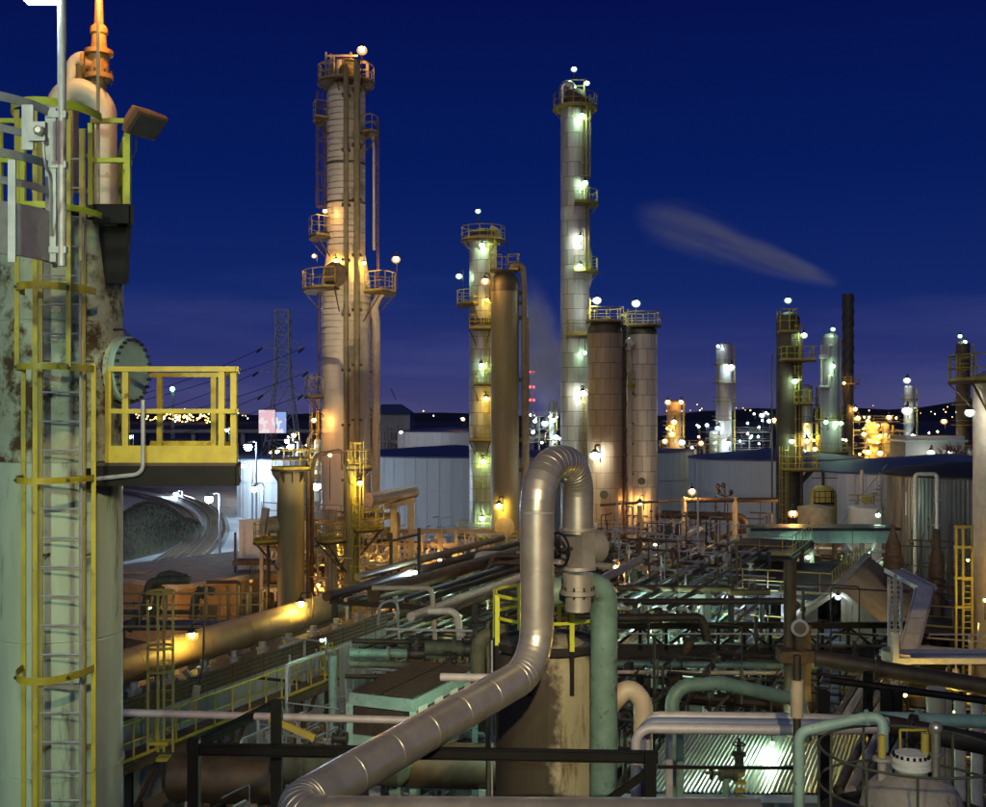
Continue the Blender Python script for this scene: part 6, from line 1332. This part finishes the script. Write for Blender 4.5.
frame_tower(3, -16.5, 82, 2, 2, (3.6, 6.4, 8.4), 3.6, 'steel structure with decks at the foot of cream column', 'beige_steel')
frame_tower(4, -5.5, 66, 2, 3, (3.4, 5.6), 4.0, 'steel structure with decks beneath the goal-post frame', 'olive_steel')
frame_tower(5, 20.5, 62, 2, 3, (4.6,), 4.0, 'steel structure with deck behind the gable shed')
def tangle(seed, x0, x1, y0, y1, z0, z1, n, label, m):
    """Small-bore tubing, supports and stubs too small to pick apart: one mass."""
    r = random.Random(seed); g = MB()
    for k in range(n):
        p = V(r.uniform(x0, x1), r.uniform(y0, y1), r.uniform(z0, z1)); q = r.random(); rad = r.choice((.025, .035, .05, .06))
        if q < .14: L_ = r.uniform(.6, 2.6); g.tube([p, p+UP*L_, p+UP*L_+r.choice((AX, BX, -BX, -AX))*r.uniform(.8, 3.5)], rad, 5, .12, 3)
        elif q < .26: L_ = r.uniform(.5, 1.8); d = r.choice((AX, BX)); g.tube([p-UP*L_, p, p+d*r.uniform(.6, 3), ], rad, 5, .1, 3)
        elif q < .42: L_ = r.uniform(.6, 2.4); g.tube([p, p+UP*L_], rad*1.2, 6); g.lathe(p+UP*L_*.6, [(rad*1.2, -.1), (.13, -.09), (.13, .09), (rad*1.2, .1)], 8)
        elif q < .75: g.tube([p, p+r.choice((AX, BX))*r.uniform(1, 4.5)], rad, 5)
        elif q < .88: g.lathe(p, [(.01, 0), (.14, 0), (.14, .12), (.07, .14), (.07, .3), (.18, .31), (.18, .36), (.01, .37)], 8)
        else: g.box(p, (r.uniform(.2, .5), r.uniform(.15, .3), r.uniform(.3, .7)), ANG)
    g.solo('small_bore_tubing', m, label, 'tubing', kind='stuff')
maze(21, 7.5, 14, 56, 82, 1, 7.6, 45, '§ crooked process pipe among frames behind the truss bridge', 'crooked pipes behind the truss bridge')
maze(22, -6, 5, 58, 88, 1, 5.5, 32, '§ crooked process pipe among frames near the goal-post frame', 'crooked pipes near the goal-post frame')
maze(23, -15, -9.5, 76, 90, 1, 7, 22, '§ crooked process pipe at the foot of cream column', 'crooked pipes by the cream column', ms=('beige_pipe', 'brown_pipe', 'galvanised', 'white_pipe'))
maze(24, -7.5, -2, 31, 44, 2, 4.8, 26, '§ low crooked pipe below the walkway and air cooler box', 'low pipes below the walkway', ms=('dark_pipe', 'moss_pipe', 'galvanised', 'dark_pipe'))
maze(25, 3, 16, 36, 50, 2, 6.2, 34, '§ low crooked pipe in the dark below the truss bridge', 'low pipes below the truss bridge', ms=('dark_pipe', 'dark_pipe', 'moss_pipe', 'galvanised'))
maze(26, 15, 24, 28, 48, 2, 6.6, 28, '§ low crooked pipe in the gold-lit pit behind the railed drum', 'low pipes behind railed drum', ms=('dark_pipe', 'brown_pipe', 'beige_pipe', 'dark_pipe'))
maze(27, -14, 2, 112, 134, .5, 3.0, 22, '§ low yard pipe before the panelled tank', 'yard pipes before the panelled tank', ms=('galvanised', 'dark_pipe', 'white_pipe'))
maze(28, 6, 24, 84, 96, .5, 6, 22, '§ crooked pipe at the feet of the panelled columns', 'crooked pipes under the columns', ms=('brown_pipe', 'beige_pipe', 'dark_pipe', 'galvanised'))
maze(29, 21.5, 30, 64, 85, .5, 5.0, 22, '§ crooked pipe behind the gable shed', 'crooked pipes behind the shed', ms=('brown_pipe', 'dark_pipe', 'galvanised'))
for i, a_ in enumerate(((31, 6.5, 14, 54, 84, 1, 8.2, 420, 'dense small-bore tubing and stubs among frames behind the truss bridge', 'galvanised'), (32, 6.5, 14, 54, 84, 1, 8.2, 260, 'dense rusty small-bore tubing among frames behind the truss bridge', 'brown_pipe'), (33, -8, 5, 58, 90, 1, 6.0, 380, 'dense brownish tubing and stubs below the goal-post frame', 'beige_pipe'), (34, -14.5, -8, 74, 92, 1, 8.0, 260, 'dense cream tubing and stubs at the foot of cream column', 'beige_pipe'),
        (35, -8, -1.5, 31, 46, 2, 5.6, 240, 'dense dark tubing under the walkway and air cooler box', 'galvanised'), (36, 3, 17, 36, 52, 2, 6.8, 300, 'dense dark tubing below the truss bridge', 'dark_pipe'), (37, 15, 25, 28, 50, 2, 7.0, 260, 'dense gold-lit tubing behind the railed drum', 'beige_pipe'), (38, 6, 26, 84, 98, .5, 7.0, 320, 'dense tubing at the feet of the panelled columns', 'brown_pipe'), (39, -14, 3, 112, 138, .2, 1.6, 120, 'dense tubing in the yard before the panelled tank', 'galvanised'), (41, 22, 33, 62, 86, .5, 6.5, 260, 'dense tubing behind the gable shed', 'brown_pipe'))):
    tangle(*a_)
# control hut with bright windows behind the truss bridge
hut = thing('control_hut', V(P(735, 0, 66).x, 66, 0), 'small control hut with bright white windows behind the truss bridge', 'hut'); q = P(735, 0, 66)
MB().box((q.x, 67.5, 2.4), (3.6, 3, 4.6)).part('wall', 'white_paint', hut, 0); MB().box((q.x, 67.4, 4.8), (4.0, 3.5, .2)).part('roof', 'dark_steel', hut, 0)
for k in range(3): x = q.x-1.1+k*1.1; MB().box((x, 65.97, 3.1), (.85, .06, 1.2)).part('window', glow(WHT, 1.2), hut, 0); MB().box((x, 65.94, 3.1), (.05, .04, 1.2)).part('window_bar', 'dark_steel', hut, 0)
# steam
def vapour(name, label, c, size, rot, dens, seed, cl=(.8, .8, .85), sc_=1.0, comet=False):
    g = MB(); g.ball((0, 0, 0), 1, 20, 12); me = g.mesh(name, None); o = bpy.data.objects.new(name, me); link(o); o.location = c; o.scale = size; o.rotation_euler = rot; tag(o, label, 'vapour', kind='stuff')
    m = bpy.data.materials.new('vapour'); m.use_nodes = True; t = m.node_tree; t.nodes.clear(); out = t.nodes.new('ShaderNodeOutputMaterial'); v = t.nodes.new('ShaderNodeVolumePrincipled'); t.links.new(v.outputs[0], out.inputs['Volume']); v.inputs['Color'].default_value = (*cl, 1); v.inputs['Anisotropy'].default_value = -.5
    tc = t.nodes.new('ShaderNodeTexCoord'); ln = t.nodes.new('ShaderNodeVectorMath'); ln.operation = 'LENGTH'; t.links.new(tc.outputs['Object'], ln.inputs[0])
    mr = t.nodes.new('ShaderNodeMapRange'); mr.inputs[1].default_value = .25; mr.inputs[2].default_value = 1.0; mr.inputs[3].default_value = 1; mr.inputs[4].default_value = 0; mr.interpolation_type = 'SMOOTHSTEP'; t.links.new(ln.outputs['Value'], mr.inputs[0])
    if comet:
        sx = t.nodes.new('ShaderNodeSeparateXYZ'); t.links.new(tc.outputs['Object'], sx.inputs[0]); wd = t.nodes.new('ShaderNodeMapRange'); wd.inputs[1].default_value = -1; wd.inputs[3].default_value = 1.0; wd.inputs[4].default_value = .22; t.links.new(sx.outputs['X'], wd.inputs[0])
        yz = t.nodes.new('ShaderNodeVectorMath'); yz.operation = 'MULTIPLY'; yz.inputs[1].default_value = (0, 1, 1); t.links.new(tc.outputs['Object'], yz.inputs[0]); l2 = t.nodes.new('ShaderNodeVectorMath'); l2.operation = 'LENGTH'; t.links.new(yz.outputs[0], l2.inputs[0])
        dv = t.nodes.new('ShaderNodeMath'); dv.operation = 'DIVIDE'; t.links.new(l2.outputs['Value'], dv.inputs[0]); t.links.new(wd.outputs[0], dv.inputs[1]); m3 = t.nodes.new('ShaderNodeMapRange'); m3.interpolation_type = 'SMOOTHSTEP'; m3.inputs[1].default_value = .15; m3.inputs[3].default_value = 1; m3.inputs[4].default_value = 0; t.links.new(dv.outputs[0], m3.inputs[0])
        fx = t.nodes.new('ShaderNodeMapRange'); fx.inputs[1].default_value = -1; fx.inputs[2].default_value = .8; fx.inputs[3].default_value = .12; t.links.new(sx.outputs['X'], fx.inputs[0]); q1 = t.nodes.new('ShaderNodeMath'); q1.operation = 'MULTIPLY'; t.links.new(m3.outputs[0], q1.inputs[0]); t.links.new(fx.outputs[0], q1.inputs[1])
        q2 = t.nodes.new('ShaderNodeMath'); q2.operation = 'MULTIPLY'; t.links.new(q1.outputs[0], q2.inputs[0]); e2 = t.nodes.new('ShaderNodeMapRange'); e2.inputs[1].default_value = .7; e2.inputs[2].default_value = 1; e2.inputs[3].default_value = 1; e2.inputs[4].default_value = 0; t.links.new(ln.outputs['Value'], e2.inputs[0]); t.links.new(e2.outputs[0], q2.inputs[1]); mr = q2
    mp_ = t.nodes.new('ShaderNodeMapping'); mp_.inputs['Location'].default_value = (seed, 0, 0); mp_.inputs['Scale'].default_value = (.9*sc_, 1.2*sc_, 2.2*sc_); t.links.new(tc.outputs['Object'], mp_.inputs[0])
    nz_ = t.nodes.new('ShaderNodeTexNoise'); nz_.inputs['Scale'].default_value = 1.3; nz_.inputs['Detail'].default_value = 3; t.links.new(mp_.outputs[0], nz_.inputs[0])
    r2 = t.nodes.new('ShaderNodeMapRange'); r2.inputs[1].default_value = .36; r2.inputs[2].default_value = .66; r2.inputs[3].default_value = .08; t.links.new(nz_.outputs[0], r2.inputs[0])
    mu = t.nodes.new('ShaderNodeMath'); mu.operation = 'MULTIPLY'; t.links.new(mr.outputs[0], mu.inputs[0]); t.links.new(r2.outputs[0], mu.inputs[1]); m2 = t.nodes.new('ShaderNodeMath'); m2.operation = 'MULTIPLY'; m2.inputs[1].default_value = dens; t.links.new(mu.outputs[0], m2.inputs[0]); t.links.new(m2.outputs[0], v.inputs['Density'])
    me.materials.append(m); return o
vapour('smoke_cloud', 'thin grey drifting smoke streak in the dark blue sky', P(735, 247, 420), (px(112, 420), 14, px(40, 420)), (0, R_(20), 0), .22, 2, (.84, .86, 1.0), 1.0, True)
vapour('steam_plume', 'pale steam rising between smooth olive column and thin tall column', P(541, 350, 340), (px(30, 340), 9, px(85, 340)), (0, R_(-14), 0), .30, 5, (.88, .90, 1.0))
# ================================================================= lamps
SG, MG, BG_ = 'orange sodium lamps', 'greenish white mercury lamps', 'blue-white yard lamps'
def ly(u, v, Y, col, I, lb, to=None, r=3.0, g=None): return lamp(u, v, Y, col, I, lb, to, r, group=g or {SOD: SG, YEL: SG, MER: MG, WHT: MG, BLU: BG_}.get(col, SG))
# cream column
yA = Y1-1.0
ly(362, 50, Y1-2, SOD, 48, 'orange lamp on the crown of the tall cream column', (362, 84, Y1-2), 4)
ly(396, 259, Y1-1, SOD, 29, 'orange lamp on a pole of the cream column waist platform', (397, 290, Y1-1), 3.4)
ly(325, 211, Y1-2.2, SOD, 16, 'small orange lamp above the cream column side platform', (328, 222, Y1-1.8), 2)
ly(336, 261, Y1-Ra-.9, YEL, 34, 'lamp lighting the flared waist of the cream column', (333, 256, Y1-Ra), 2.6)
ly(364, 263, Y1-Ra-.9, YEL, 22, 'lamp behind risers at cream column waist', (362, 256, Y1-Ra), 2)
ly(314, 256, Y1-2.0, SOD, 13, 'small orange lamp on cage of cream column waist', (317, 262, Y1-1.6), 1.8)
ly(314, 420, Y1-2.5, SOD, 29, 'orange lamp under the lowest ladder of cream column', (319, 410, Y1-1.5), 2.6)
ly(360, 483, Y3-1.6, YEL, 38, 'yellow lamp on the narrow olive column cage', (355, 475, Y3-.6), 3.2)
ly(318, 585, 80, SOD, 50, 'orange lamp low at the foot of cream column', (318, 600, 80), 2.2)
ly(336, 545, 78, YEL, 55, 'yellow lamp among the beige pipes by the narrow olive column', (336, 570, 78), 2.4)
ly(372, 548, 84, SOD, 45, 'orange lamp beside portal of silver lagged pipe', (372, 580, 84), 2.0)
# slim and smooth columns
ly(478, 211, Y4, MER, 14, 'white lamp on mast atop the slim column', (478, 236, Y4), 2.2)
ly(482, 245, Y4-R4-.9, MER, 19, 'greenish lamp under the crown platform of slim column', (482, 240, Y4-R4), 2.6)
ly(459, 276, Y4-.6, MER, 16, 'greenish lamp on pole of slim column side platform', (463, 305, Y4-.6), 2.6)
ly(485, 281, Y5-R5-.4, SOD, 29, 'orange lamp where slim and smooth columns meet, high up', (490, 300, Y5-R5), 3.6)
ly(482, 365, Y4-R4-1.0, MER, 19, 'greenish lamp midway up the slim column', (480, 372, Y4-R4), 2.4)
ly(486, 399, Y4-R4-2.0, YEL, 35, 'yellow lamp midway up the slim column ladder', (484, 392, Y4-R4), 3.4)
ly(483, 461, Y4-R4-1.0, MER, 22, 'greenish lamp low on the slim column', (481, 468, Y4-R4), 2.6)
ly(499, 506, Y5-R5-.8, YEL, 48, 'bright yellow lamp near the foot of smooth olive column', (503, 512, Y5-R5), 4.2)
ly(482, 518, Y4-R4-1.4, MER, 22, 'greenish lamp at foot of the slim column', (480, 526, Y4-R4), 2.8)
ly(487, 300, Y4-R4-1.1, YEL, 16, 'yellow lamp below the slim column side platform', (485, 306, Y4-R4), 1.6)
# thin tall column
ly(574, 69, Y6, MER, 16, 'greenish lamp on the mast of thin tall column', (574, 82, Y6), 2.4)
ly(587, 83, Y6-.6, MER, 13, 'greenish lamp on crown frame of thin tall column', (585, 92, Y6-.4), 2.2)
ly(582, 116, Y6-R6-.9, MER, 22, 'greenish lamp beneath the crown of thin tall column', (581, 110, Y6-R6), 2.8)
ly(585, 183, Y6-R6-.6, MER, 19, 'greenish lamp over the upper platform of thin tall column', (586, 204, Y6-R6), 2.8)
ly(580, 238, Y6-R6-1.0, WHT, 29, 'white lamp between platforms of thin tall column', (581, 245, Y6-R6), 2.8)
ly(580, 266, Y6-R6-1.0, MER, 22, 'greenish lamp at the lower platform of thin tall column', (582, 272, Y6-R6), 2.6)
ly(583, 393, Y6-R6-1.2, WHT, 38, 'bright white lamp halfway down the thin tall column', (581, 400, Y6-R6), 3.4)
ly(585, 353, Y6-R6-.8, MER, 11, 'small greenish lamp below small platform of thin tall column', (584, 340, Y6-R6), 1.5)
# tan and cream panelled columns
ly(597, 300, Y7-1.2, WHT, 38, 'bright white lamp over the dome of tan column', (597, 318, Y7-1.2), 3.4)
ly(595, 455, Y7-R7-1.2, WHT, 64, 'very bright white lamp on the side of tan column', (600, 462, Y7-R7), 4.6)
ly(636, 303, Y8-1.0, WHT, 38, 'bright white lamp over dome of the cream panelled column', (636, 326, Y8-1.0), 3.4)
ly(640, 503, Y8-R8-1.0, SOD, 38, 'orange lamp near foot of the cream panelled column', (644, 510, Y8-R8), 3.2)
# dark column and trestle
ly(788, 300, Y9, MER, 16, 'greenish lamp on mast of the dark column', (788, 318, Y9), 2.8)
ly(804, 335, Y9-1.5, MER, 16, 'greenish lamp over upper platform of dark column', (803, 361, Y9-1.5), 2.8)
ly(795, 381, Y9-R9-1.0, MER, 26, 'greenish lamp midway on the dark column', (793, 390, Y9-R9), 2.8)
ly(792, 441, Y9-R9-1.1, MER, 19, 'greenish lamp low on the dark column', (790, 450, Y9-R9), 2.6)
ly(807, 441, Y9-R9-.6, SOD, 29, 'orange lamp over low platform of dark column', (806, 469, Y9-R9-.6), 3.0)
ly(793, 513, 83, SOD, 80, 'orange lamp at foot of the dark column above teal fascia', (793, 527, 81), 4)
ly(692, 491, 83.6, SOD, 60, 'orange lamp standing on the brown trestle', (692, 500, 83.8), 3.4)
ly(616, 567, 60, SOD, 35, 'orange lamp over rack behind mossy green riser', (619, 590, 60.5), 2.6)
ly(677, 614, 51.5, MER, 100, 'greenish lamp behind the truss bridge', (677, 588, 53), 3.0)
ly(808, 557, 76, MER, 40, 'greenish lamp under the teal fascia bridge', (808, 544, 77), 2.4)
ly(766, 590, 59, BLU, 25, 'blue-white lamp among frames behind truss bridge', (768, 584, 62), 2.4); ly(768, 598, 60, BLU, 40, 'lower blue-white lamp among frames behind truss bridge', (770, 592, 62), 1.8)
ly(700, 588, 68, WHT, 110, 'white lamp on deck of open steel structure', (702, 580, 70), 1.8); ly(722, 626, 60, MER, 90, 'greenish lamp low behind truss bridge posts', (724, 640, 60), 1.6)
ly(641, 632, 58, MER, 60, 'greenish lamp low behind riser rack', (643, 650, 58), 1.5)
ly(838, 597, 54.2, BLU, 7, 'blue-white lamp in the gable of shed', (841, 592, 54.9), 2.6)
ly(878, 515, 85, MER, 35, 'white lamp on arm before the corrugated tank', (885, 512, 86.6), 2.4)
ly(890, 560, 77, MER, 30, 'greenish lamp at end of the teal fascia bridge', (893, 545, 77.6), 1.8)
ly(968, 560, 53, YEL, 22, 'yellow lamp on ladder frame of beige column', (972, 552, 55.5), 1.4)
ly(985, 600, 53, YEL, 26, 'yellow lamp low in front of beige column', (985, 620, 53), 2.0)
ly(970, 412, 56, WHT, 30, 'bright white lamp on pole under crown platform of beige column', (972, 384, 56.6), 4.0)
ly(905, 695, 40, YEL, 45, 'yellow lamp hidden in the gold-lit pit of slanting pipes', (905, 672, 42), 2.0); ly(955, 712, 33, YEL, 60, 'yellow lamp behind the upright pale pipes', (958, 700, 33), 2.0)
# fat duct and left yard
ly(192, 635, 48.9, YEL, 28, 'yellow lamp shining along the fat duct near service platform', (204, 650, 49), 5.0)
ly(301, 604, 57.3, YEL, 35, 'yellow lamp near the end of fat duct', (313, 618, 57.6), 5.0)
ly(250, 580, 83, SOD, 30, 'orange lamp in the porch of brown building', (252, 566, 84), 2.2)
ly(150, 608, 73, SOD, 130, 'orange lamp on wall side of brown building', (150, 625, 72), 2.0)
ly(322, 640, 38, MER, 15, 'greenish lamp under the walkway end', (326, 655, 38), 2.0)
# lamp posts of the yard
def yard_lamp(u, v, Y, I, lb, r=3.4, col=BLU):
    c = P(u, v, Y); t = thing('yard_lamp_post', V(c.x+1.2, Y, 0), lb, 'lamp post', 'yard lamp posts'); rr_ = px(r, Y)
    MB().tube([V(c.x+1.2, Y, 0), V(c.x+1.2, Y, c.z+rr_+.3), V(c.x, Y, c.z+rr_+.1)], .14, 8, .3).part('pole', 'galvanised', t); MB().lathe(c, [(.02, rr_*1.2), (rr_*.8, rr_), (rr_*1.05, rr_*.5), (.02, rr_*.5)], 10).part('lamp_head', 'galvanised', t); MB().ball(c, rr_, 10, 6).part('lamp_glass', glow(col, I/(math.pi*rr_*rr_)), t)
yard_lamp(209, 499, 128, 300, 'blue-white street lamp post by the railway curve', 4.0); yard_lamp(316, 486, 110, 180, 'bright blue-white lamp post between short olive column and cream column', 4.4)
yard_lamp(248, 447, 165, 240, 'blue-white lamp post beside the bluish lamp-lit tank, upper', 4.0); yard_lamp(254, 489, 150, 200, 'blue-white lamp post beneath the bluish lamp-lit tank', 3.2); yard_lamp(244, 466, 168, 200, 'small blue-white lamp post in front of bluish lamp-lit tank', 2.2)
yard_lamp(291, 446, 200, 300, 'white lamp post above rails of the short olive column', 3.0, WHT); yard_lamp(287, 441, 215, 200, 'orange lamp post behind short olive column', 2.4, SOD); yard_lamp(277, 451, 205, 150, 'small white lamp post behind short olive column', 2.2); yard_lamp(294, 435, 260, 120, 'small far orange lamp post behind short olive column', 2.0, SOD); yard_lamp(318, 443, 240, 120, 'small far white lamp post behind ladder of cream column', 1.8)
yard_lamp(176, 494, 215, 420, 'distant lamp post along the railway yard', 2.0)
yard_lamp(130, 437, 420, 300, 'small distant lamp post under the manway platform', 1.6, MER); yard_lamp(226, 430, 420, 300, 'small distant lamp post by the manway platform corner', 1.6)
# far units
for u, v, Y, col, I, r, lb in ((731, 367, 283, BLU, 500, 3.2, 'blue-white lamp on the far pale column'), (718, 346, 284, BLU, 150, 1.6, 'small blue lamp at crown of far pale column'), (718, 428, 282, BLU, 500, 2.6, 'blue-white lamp at foot of far pale column'), (728, 443, 282, BLU, 600, 2.8, 'bright blue-white lamp low in far blue unit'), (762, 415, 284, BLU, 350, 2.4, 'blue lamp at the edge of far blue unit'), (769, 421, 284, BLU, 250, 2.0, 'smaller blue lamp at edge of far blue unit'), (707, 425, 282, BLU, 300, 1.8, 'blue lamp on the side of far blue unit'),
      (668, 402, 264, SOD, 200, 2.6, 'orange lamp atop the squat far tower'), (681, 402, 264, SOD, 200, 2.4, 'second orange lamp atop the squat far tower'), (674, 422, 262, SOD, 260, 3.0, 'orange lamp midway on squat far tower'), (672, 434, 262, YEL, 220, 3.0, 'yellow lamp low on squat far tower'), (665, 441, 262, SOD, 200, 2.6, 'orange lamp at foot of squat far tower'), (682, 442, 262, WHT, 260, 2.8, 'white lamp at foot of squat far tower'), (701, 443, 262, SOD, 200, 2.4, 'orange lamp beside the squat far tower'), (774, 420, 262, SOD, 260, 2.8, 'orange lamp next to the far blue unit'),
      (833, 329, 163, MER, 60, 2.0, 'greenish lamp on crown of the pale column'), (833, 366, 162, MER, 120, 2.2, 'greenish lamp midway on the pale column'), (826, 422, 161, MER, 120, 2.2, 'greenish lamp low on the pale column'), (841, 423, 163, MER, 120, 2.2, 'greenish lamp between pale column and chimney'), (824, 436, 176, MER, 150, 2.0, 'greenish lamp in front unit by dark column'), (832, 448, 176, YEL, 220, 3.0, 'yellow lamp at foot of pale column'), (815, 449, 176, SOD, 180, 2.4, 'orange lamp in the front unit by dark column'),
      (855, 409, 228, SOD, 220, 2.2, 'orange lamp on chimney collar'), (844, 383, 226, SOD, 120, 1.4, 'small orange lamp under chimney collar'), (858, 418, 234, YEL, 260, 2.4, 'yellow lamp on gold-lit far unit top'), (868, 421, 234, YEL, 240, 2.0, 'second yellow lamp on gold-lit far unit'), (889, 417, 234, SOD, 260, 2.6, 'orange lamp on gold-lit far unit corner'), (864, 434, 232, YEL, 300, 2.4, 'yellow lamp on middle deck of gold-lit unit'), (880, 436, 232, YEL, 300, 2.4, 'second yellow lamp on middle deck of gold-lit unit'), (868, 452, 232, YEL, 350, 3.0, 'yellow lamp at foot of gold-lit unit'), (880, 453, 232, SOD, 350, 3.0, 'orange lamp at foot of gold-lit unit'), (897, 437, 236, SOD, 250, 2.4, 'orange lamp behind gold-lit unit'),
      (907, 380, 304, WHT, 350, 2.8, 'white lamp atop slender far column'), (907, 410, 303, WHT, 800, 4.0, 'bright white lamp midway on slender far column'), (913, 437, 300, BLU, 900, 4.4, 'bright blue-white lamp at foot of slender far column'), (931, 452, 211, WHT, 260, 3.2, 'white lamp before the low green-lit building'), (944, 421, 208, SOD, 160, 2.6, 'orange lamp over leafless tree'), (950, 452, 207, WHT, 200, 2.0, 'white lamp under the leafless tree'),
      (960, 336, 246, MER, 90, 1.8, 'small green lamp atop the far dark column'), (965, 342, 246, MER, 120, 2.0, 'greenish lamp by crown of far dark column'),
      (545, 423, 322, BLU, 900, 3.2, 'bright blue-white lamp in far unit between columns'), (553, 420, 322, BLU, 500, 2.6, 'blue-white lamp high in far unit between columns'), (556, 437, 322, BLU, 600, 2.8, 'blue-white lamp low in far unit between columns'), (535, 421, 322, BLU, 250, 2.0, 'small blue-white lamp in far unit between columns'), (533, 432, 322, BLU, 250, 1.8, 'lower small blue-white lamp in far unit between columns'),
      (377, 420, 372, SOD, 120, 1.6, 'small orange lamp near the far white tank'), (401, 432, 240, WHT, 200, 1.6, 'white lamp beside the far white tank'), (463, 419, 250, SOD, 160, 1.8, 'orange lamp on the far white tank rim')):
    ly(u, v, Y, col, I*.28, lb, (u+1.2, v+8, Y+.6), r)

ly(415, 572, 62, BLU, 40, 'blue-white lamp under pipes of the main rack by goal-post frame', (417, 566, 62.4), 2.6)
ly(440, 560, 84, SOD, 50, 'orange lamp hung under the beige lattice trestle', (440, 552, 85.6), 2.0)
ly(396, 590, 70, SOD, 40, 'orange lamp low behind the goal-post frame', (398, 600, 70), 1.8)
ly(342, 590, 80, SOD, 60, 'orange lamp low between narrow olive column and cream column', (344, 604, 80), 2.0)
ly(455, 602, 58, MER, 30, 'greenish lamp among frames below the main rack', (457, 592, 58.4), 1.6)
ly(330, 455, 78, SOD, 120, 'orange lamp on steel structure facing the cream column', (330, 500, 78), 1.6)
ly(560, 560, 88, SOD, 60, 'orange lamp behind the silver arch', (560, 580, 88), 1.6)
ly(655, 545, 86, SOD, 60, 'orange lamp behind the rack of sloping pipes', (657, 560, 86), 1.8)
ly(748, 560, 74, SOD, 40, 'orange lamp at the end of teal fascia bridge', (750, 548, 75), 1.4)
# tiny lamps on the decks of the far units
rq = random.Random(17)
for lb, u0, u1, v0, v1, Yf, cols_, n in (('tiny blue-white deck lamp in the far blue unit', 706, 771, 412, 448, 284, (BLU, BLU, WHT), 12), ('tiny deck lamp in the gold-lit far furnace unit', 848, 900, 414, 456, 235, (YEL, SOD, SOD), 14), ('tiny deck lamp in front unit beside the dark column', 797, 848, 424, 452, 180, (MER, SOD, YEL), 9), ('tiny deck lamp behind low green-lit building', 902, 985, 430, 455, 246, (WHT, BLU, SOD), 10), ('tiny blue-white deck lamp in the far unit between columns', 528, 560, 412, 446, 324, (BLU, BLU, WHT), 8), ('tiny deck lamp in the far unit of the squat tower', 661, 702, 425, 448, 264, (SOD, YEL, WHT), 7), ('tiny yard lamp behind short olive column', 262, 330, 428, 470, 206, (BLU, WHT, SOD), 9)):
    for k in range(n): u_, v_ = rq.uniform(u0, u1), rq.uniform(v0, v1); lamp(u_, v_, Yf, rq.choice(cols_), rq.uniform(12, 30), lb, (u_+.8, v_+5, Yf+.5), rq.uniform(.8, 1.3), group=lb.replace('tiny', 'tiny lamps:'), name='deck_lamp')
# added fill floodlights, two unseen behind the camera; then two lamps among near pipes
def fill_flood(loc, aim, col, I, lb, hood=.12):
    p = V(*loc); t = thing('fill_floodlight', V(p.x, p.y, 0), lb, 'lamp post'); d = (V(*aim)-p).normalized(); s_ = d.cross(UP).normalized(); q_ = s_.cross(d)
    MB().tube([V(p.x-d.x*.35, p.y-d.y*.35, 0), V(p.x-d.x*.35, p.y-d.y*.35, p.z), p-d*.1], .07, 10, .1).part('pole', 'galvanised', t)
    def rect(c, a, b): return [c+s_*x*a+q_*y*b for x, y in ((-1,-1),(1,-1),(1,1),(-1,1))]
    MB().add(rect(p-d*.2, .14, .1)+rect(p, .26, .2)+rect(p+d*hood, .27, .21), [(3,2,1,0),(0,1,5,4),(1,2,6,5),(2,3,7,6),(3,0,4,7),(4,5,9,8),(5,6,10,9),(6,7,11,10),(7,4,8,11)]).part('housing', 'black_steel', t, 0)
    MB().add(rect(p+d*.005, .23, .17), [(0, 1, 2, 3)]).part('lens', glow(col, I/(.46*.34)), t, 0)
fill_flood((-4.2, -4.0, 18.0), (-4.2, 12, 15.0), (.76, 1, .66), 190, 'added fill floodlight behind the camera facing the pale green column')
fill_flood((1.5, -6.0, 22.0), (.2, 18.5, 13.0), (1, .77, .42), 1900, 'added hooded fill floodlight behind the camera facing the silver lagged pipe', 1.6)
fill_flood((P(347, 0, 58).x, 58, 6.4), (c1.x, 90, 29), (1, .76, .46), 2800, 'added hooded fill floodlight shining up at the tall cream column', 1.0)  # added to brighten the shaft of the cream column
ly(772, 743, 33.4, MER, 45, 'greenish lamp under the pipes over the ribbed shelter roof', (775, 730, 33.6), 1.8)
ly(500, 700, 28.5, MER, 45, 'added greenish fill lamp behind old drum toward the air cooler box', (506, 690, 28.5), 1.6)  # added to brighten the air cooler box
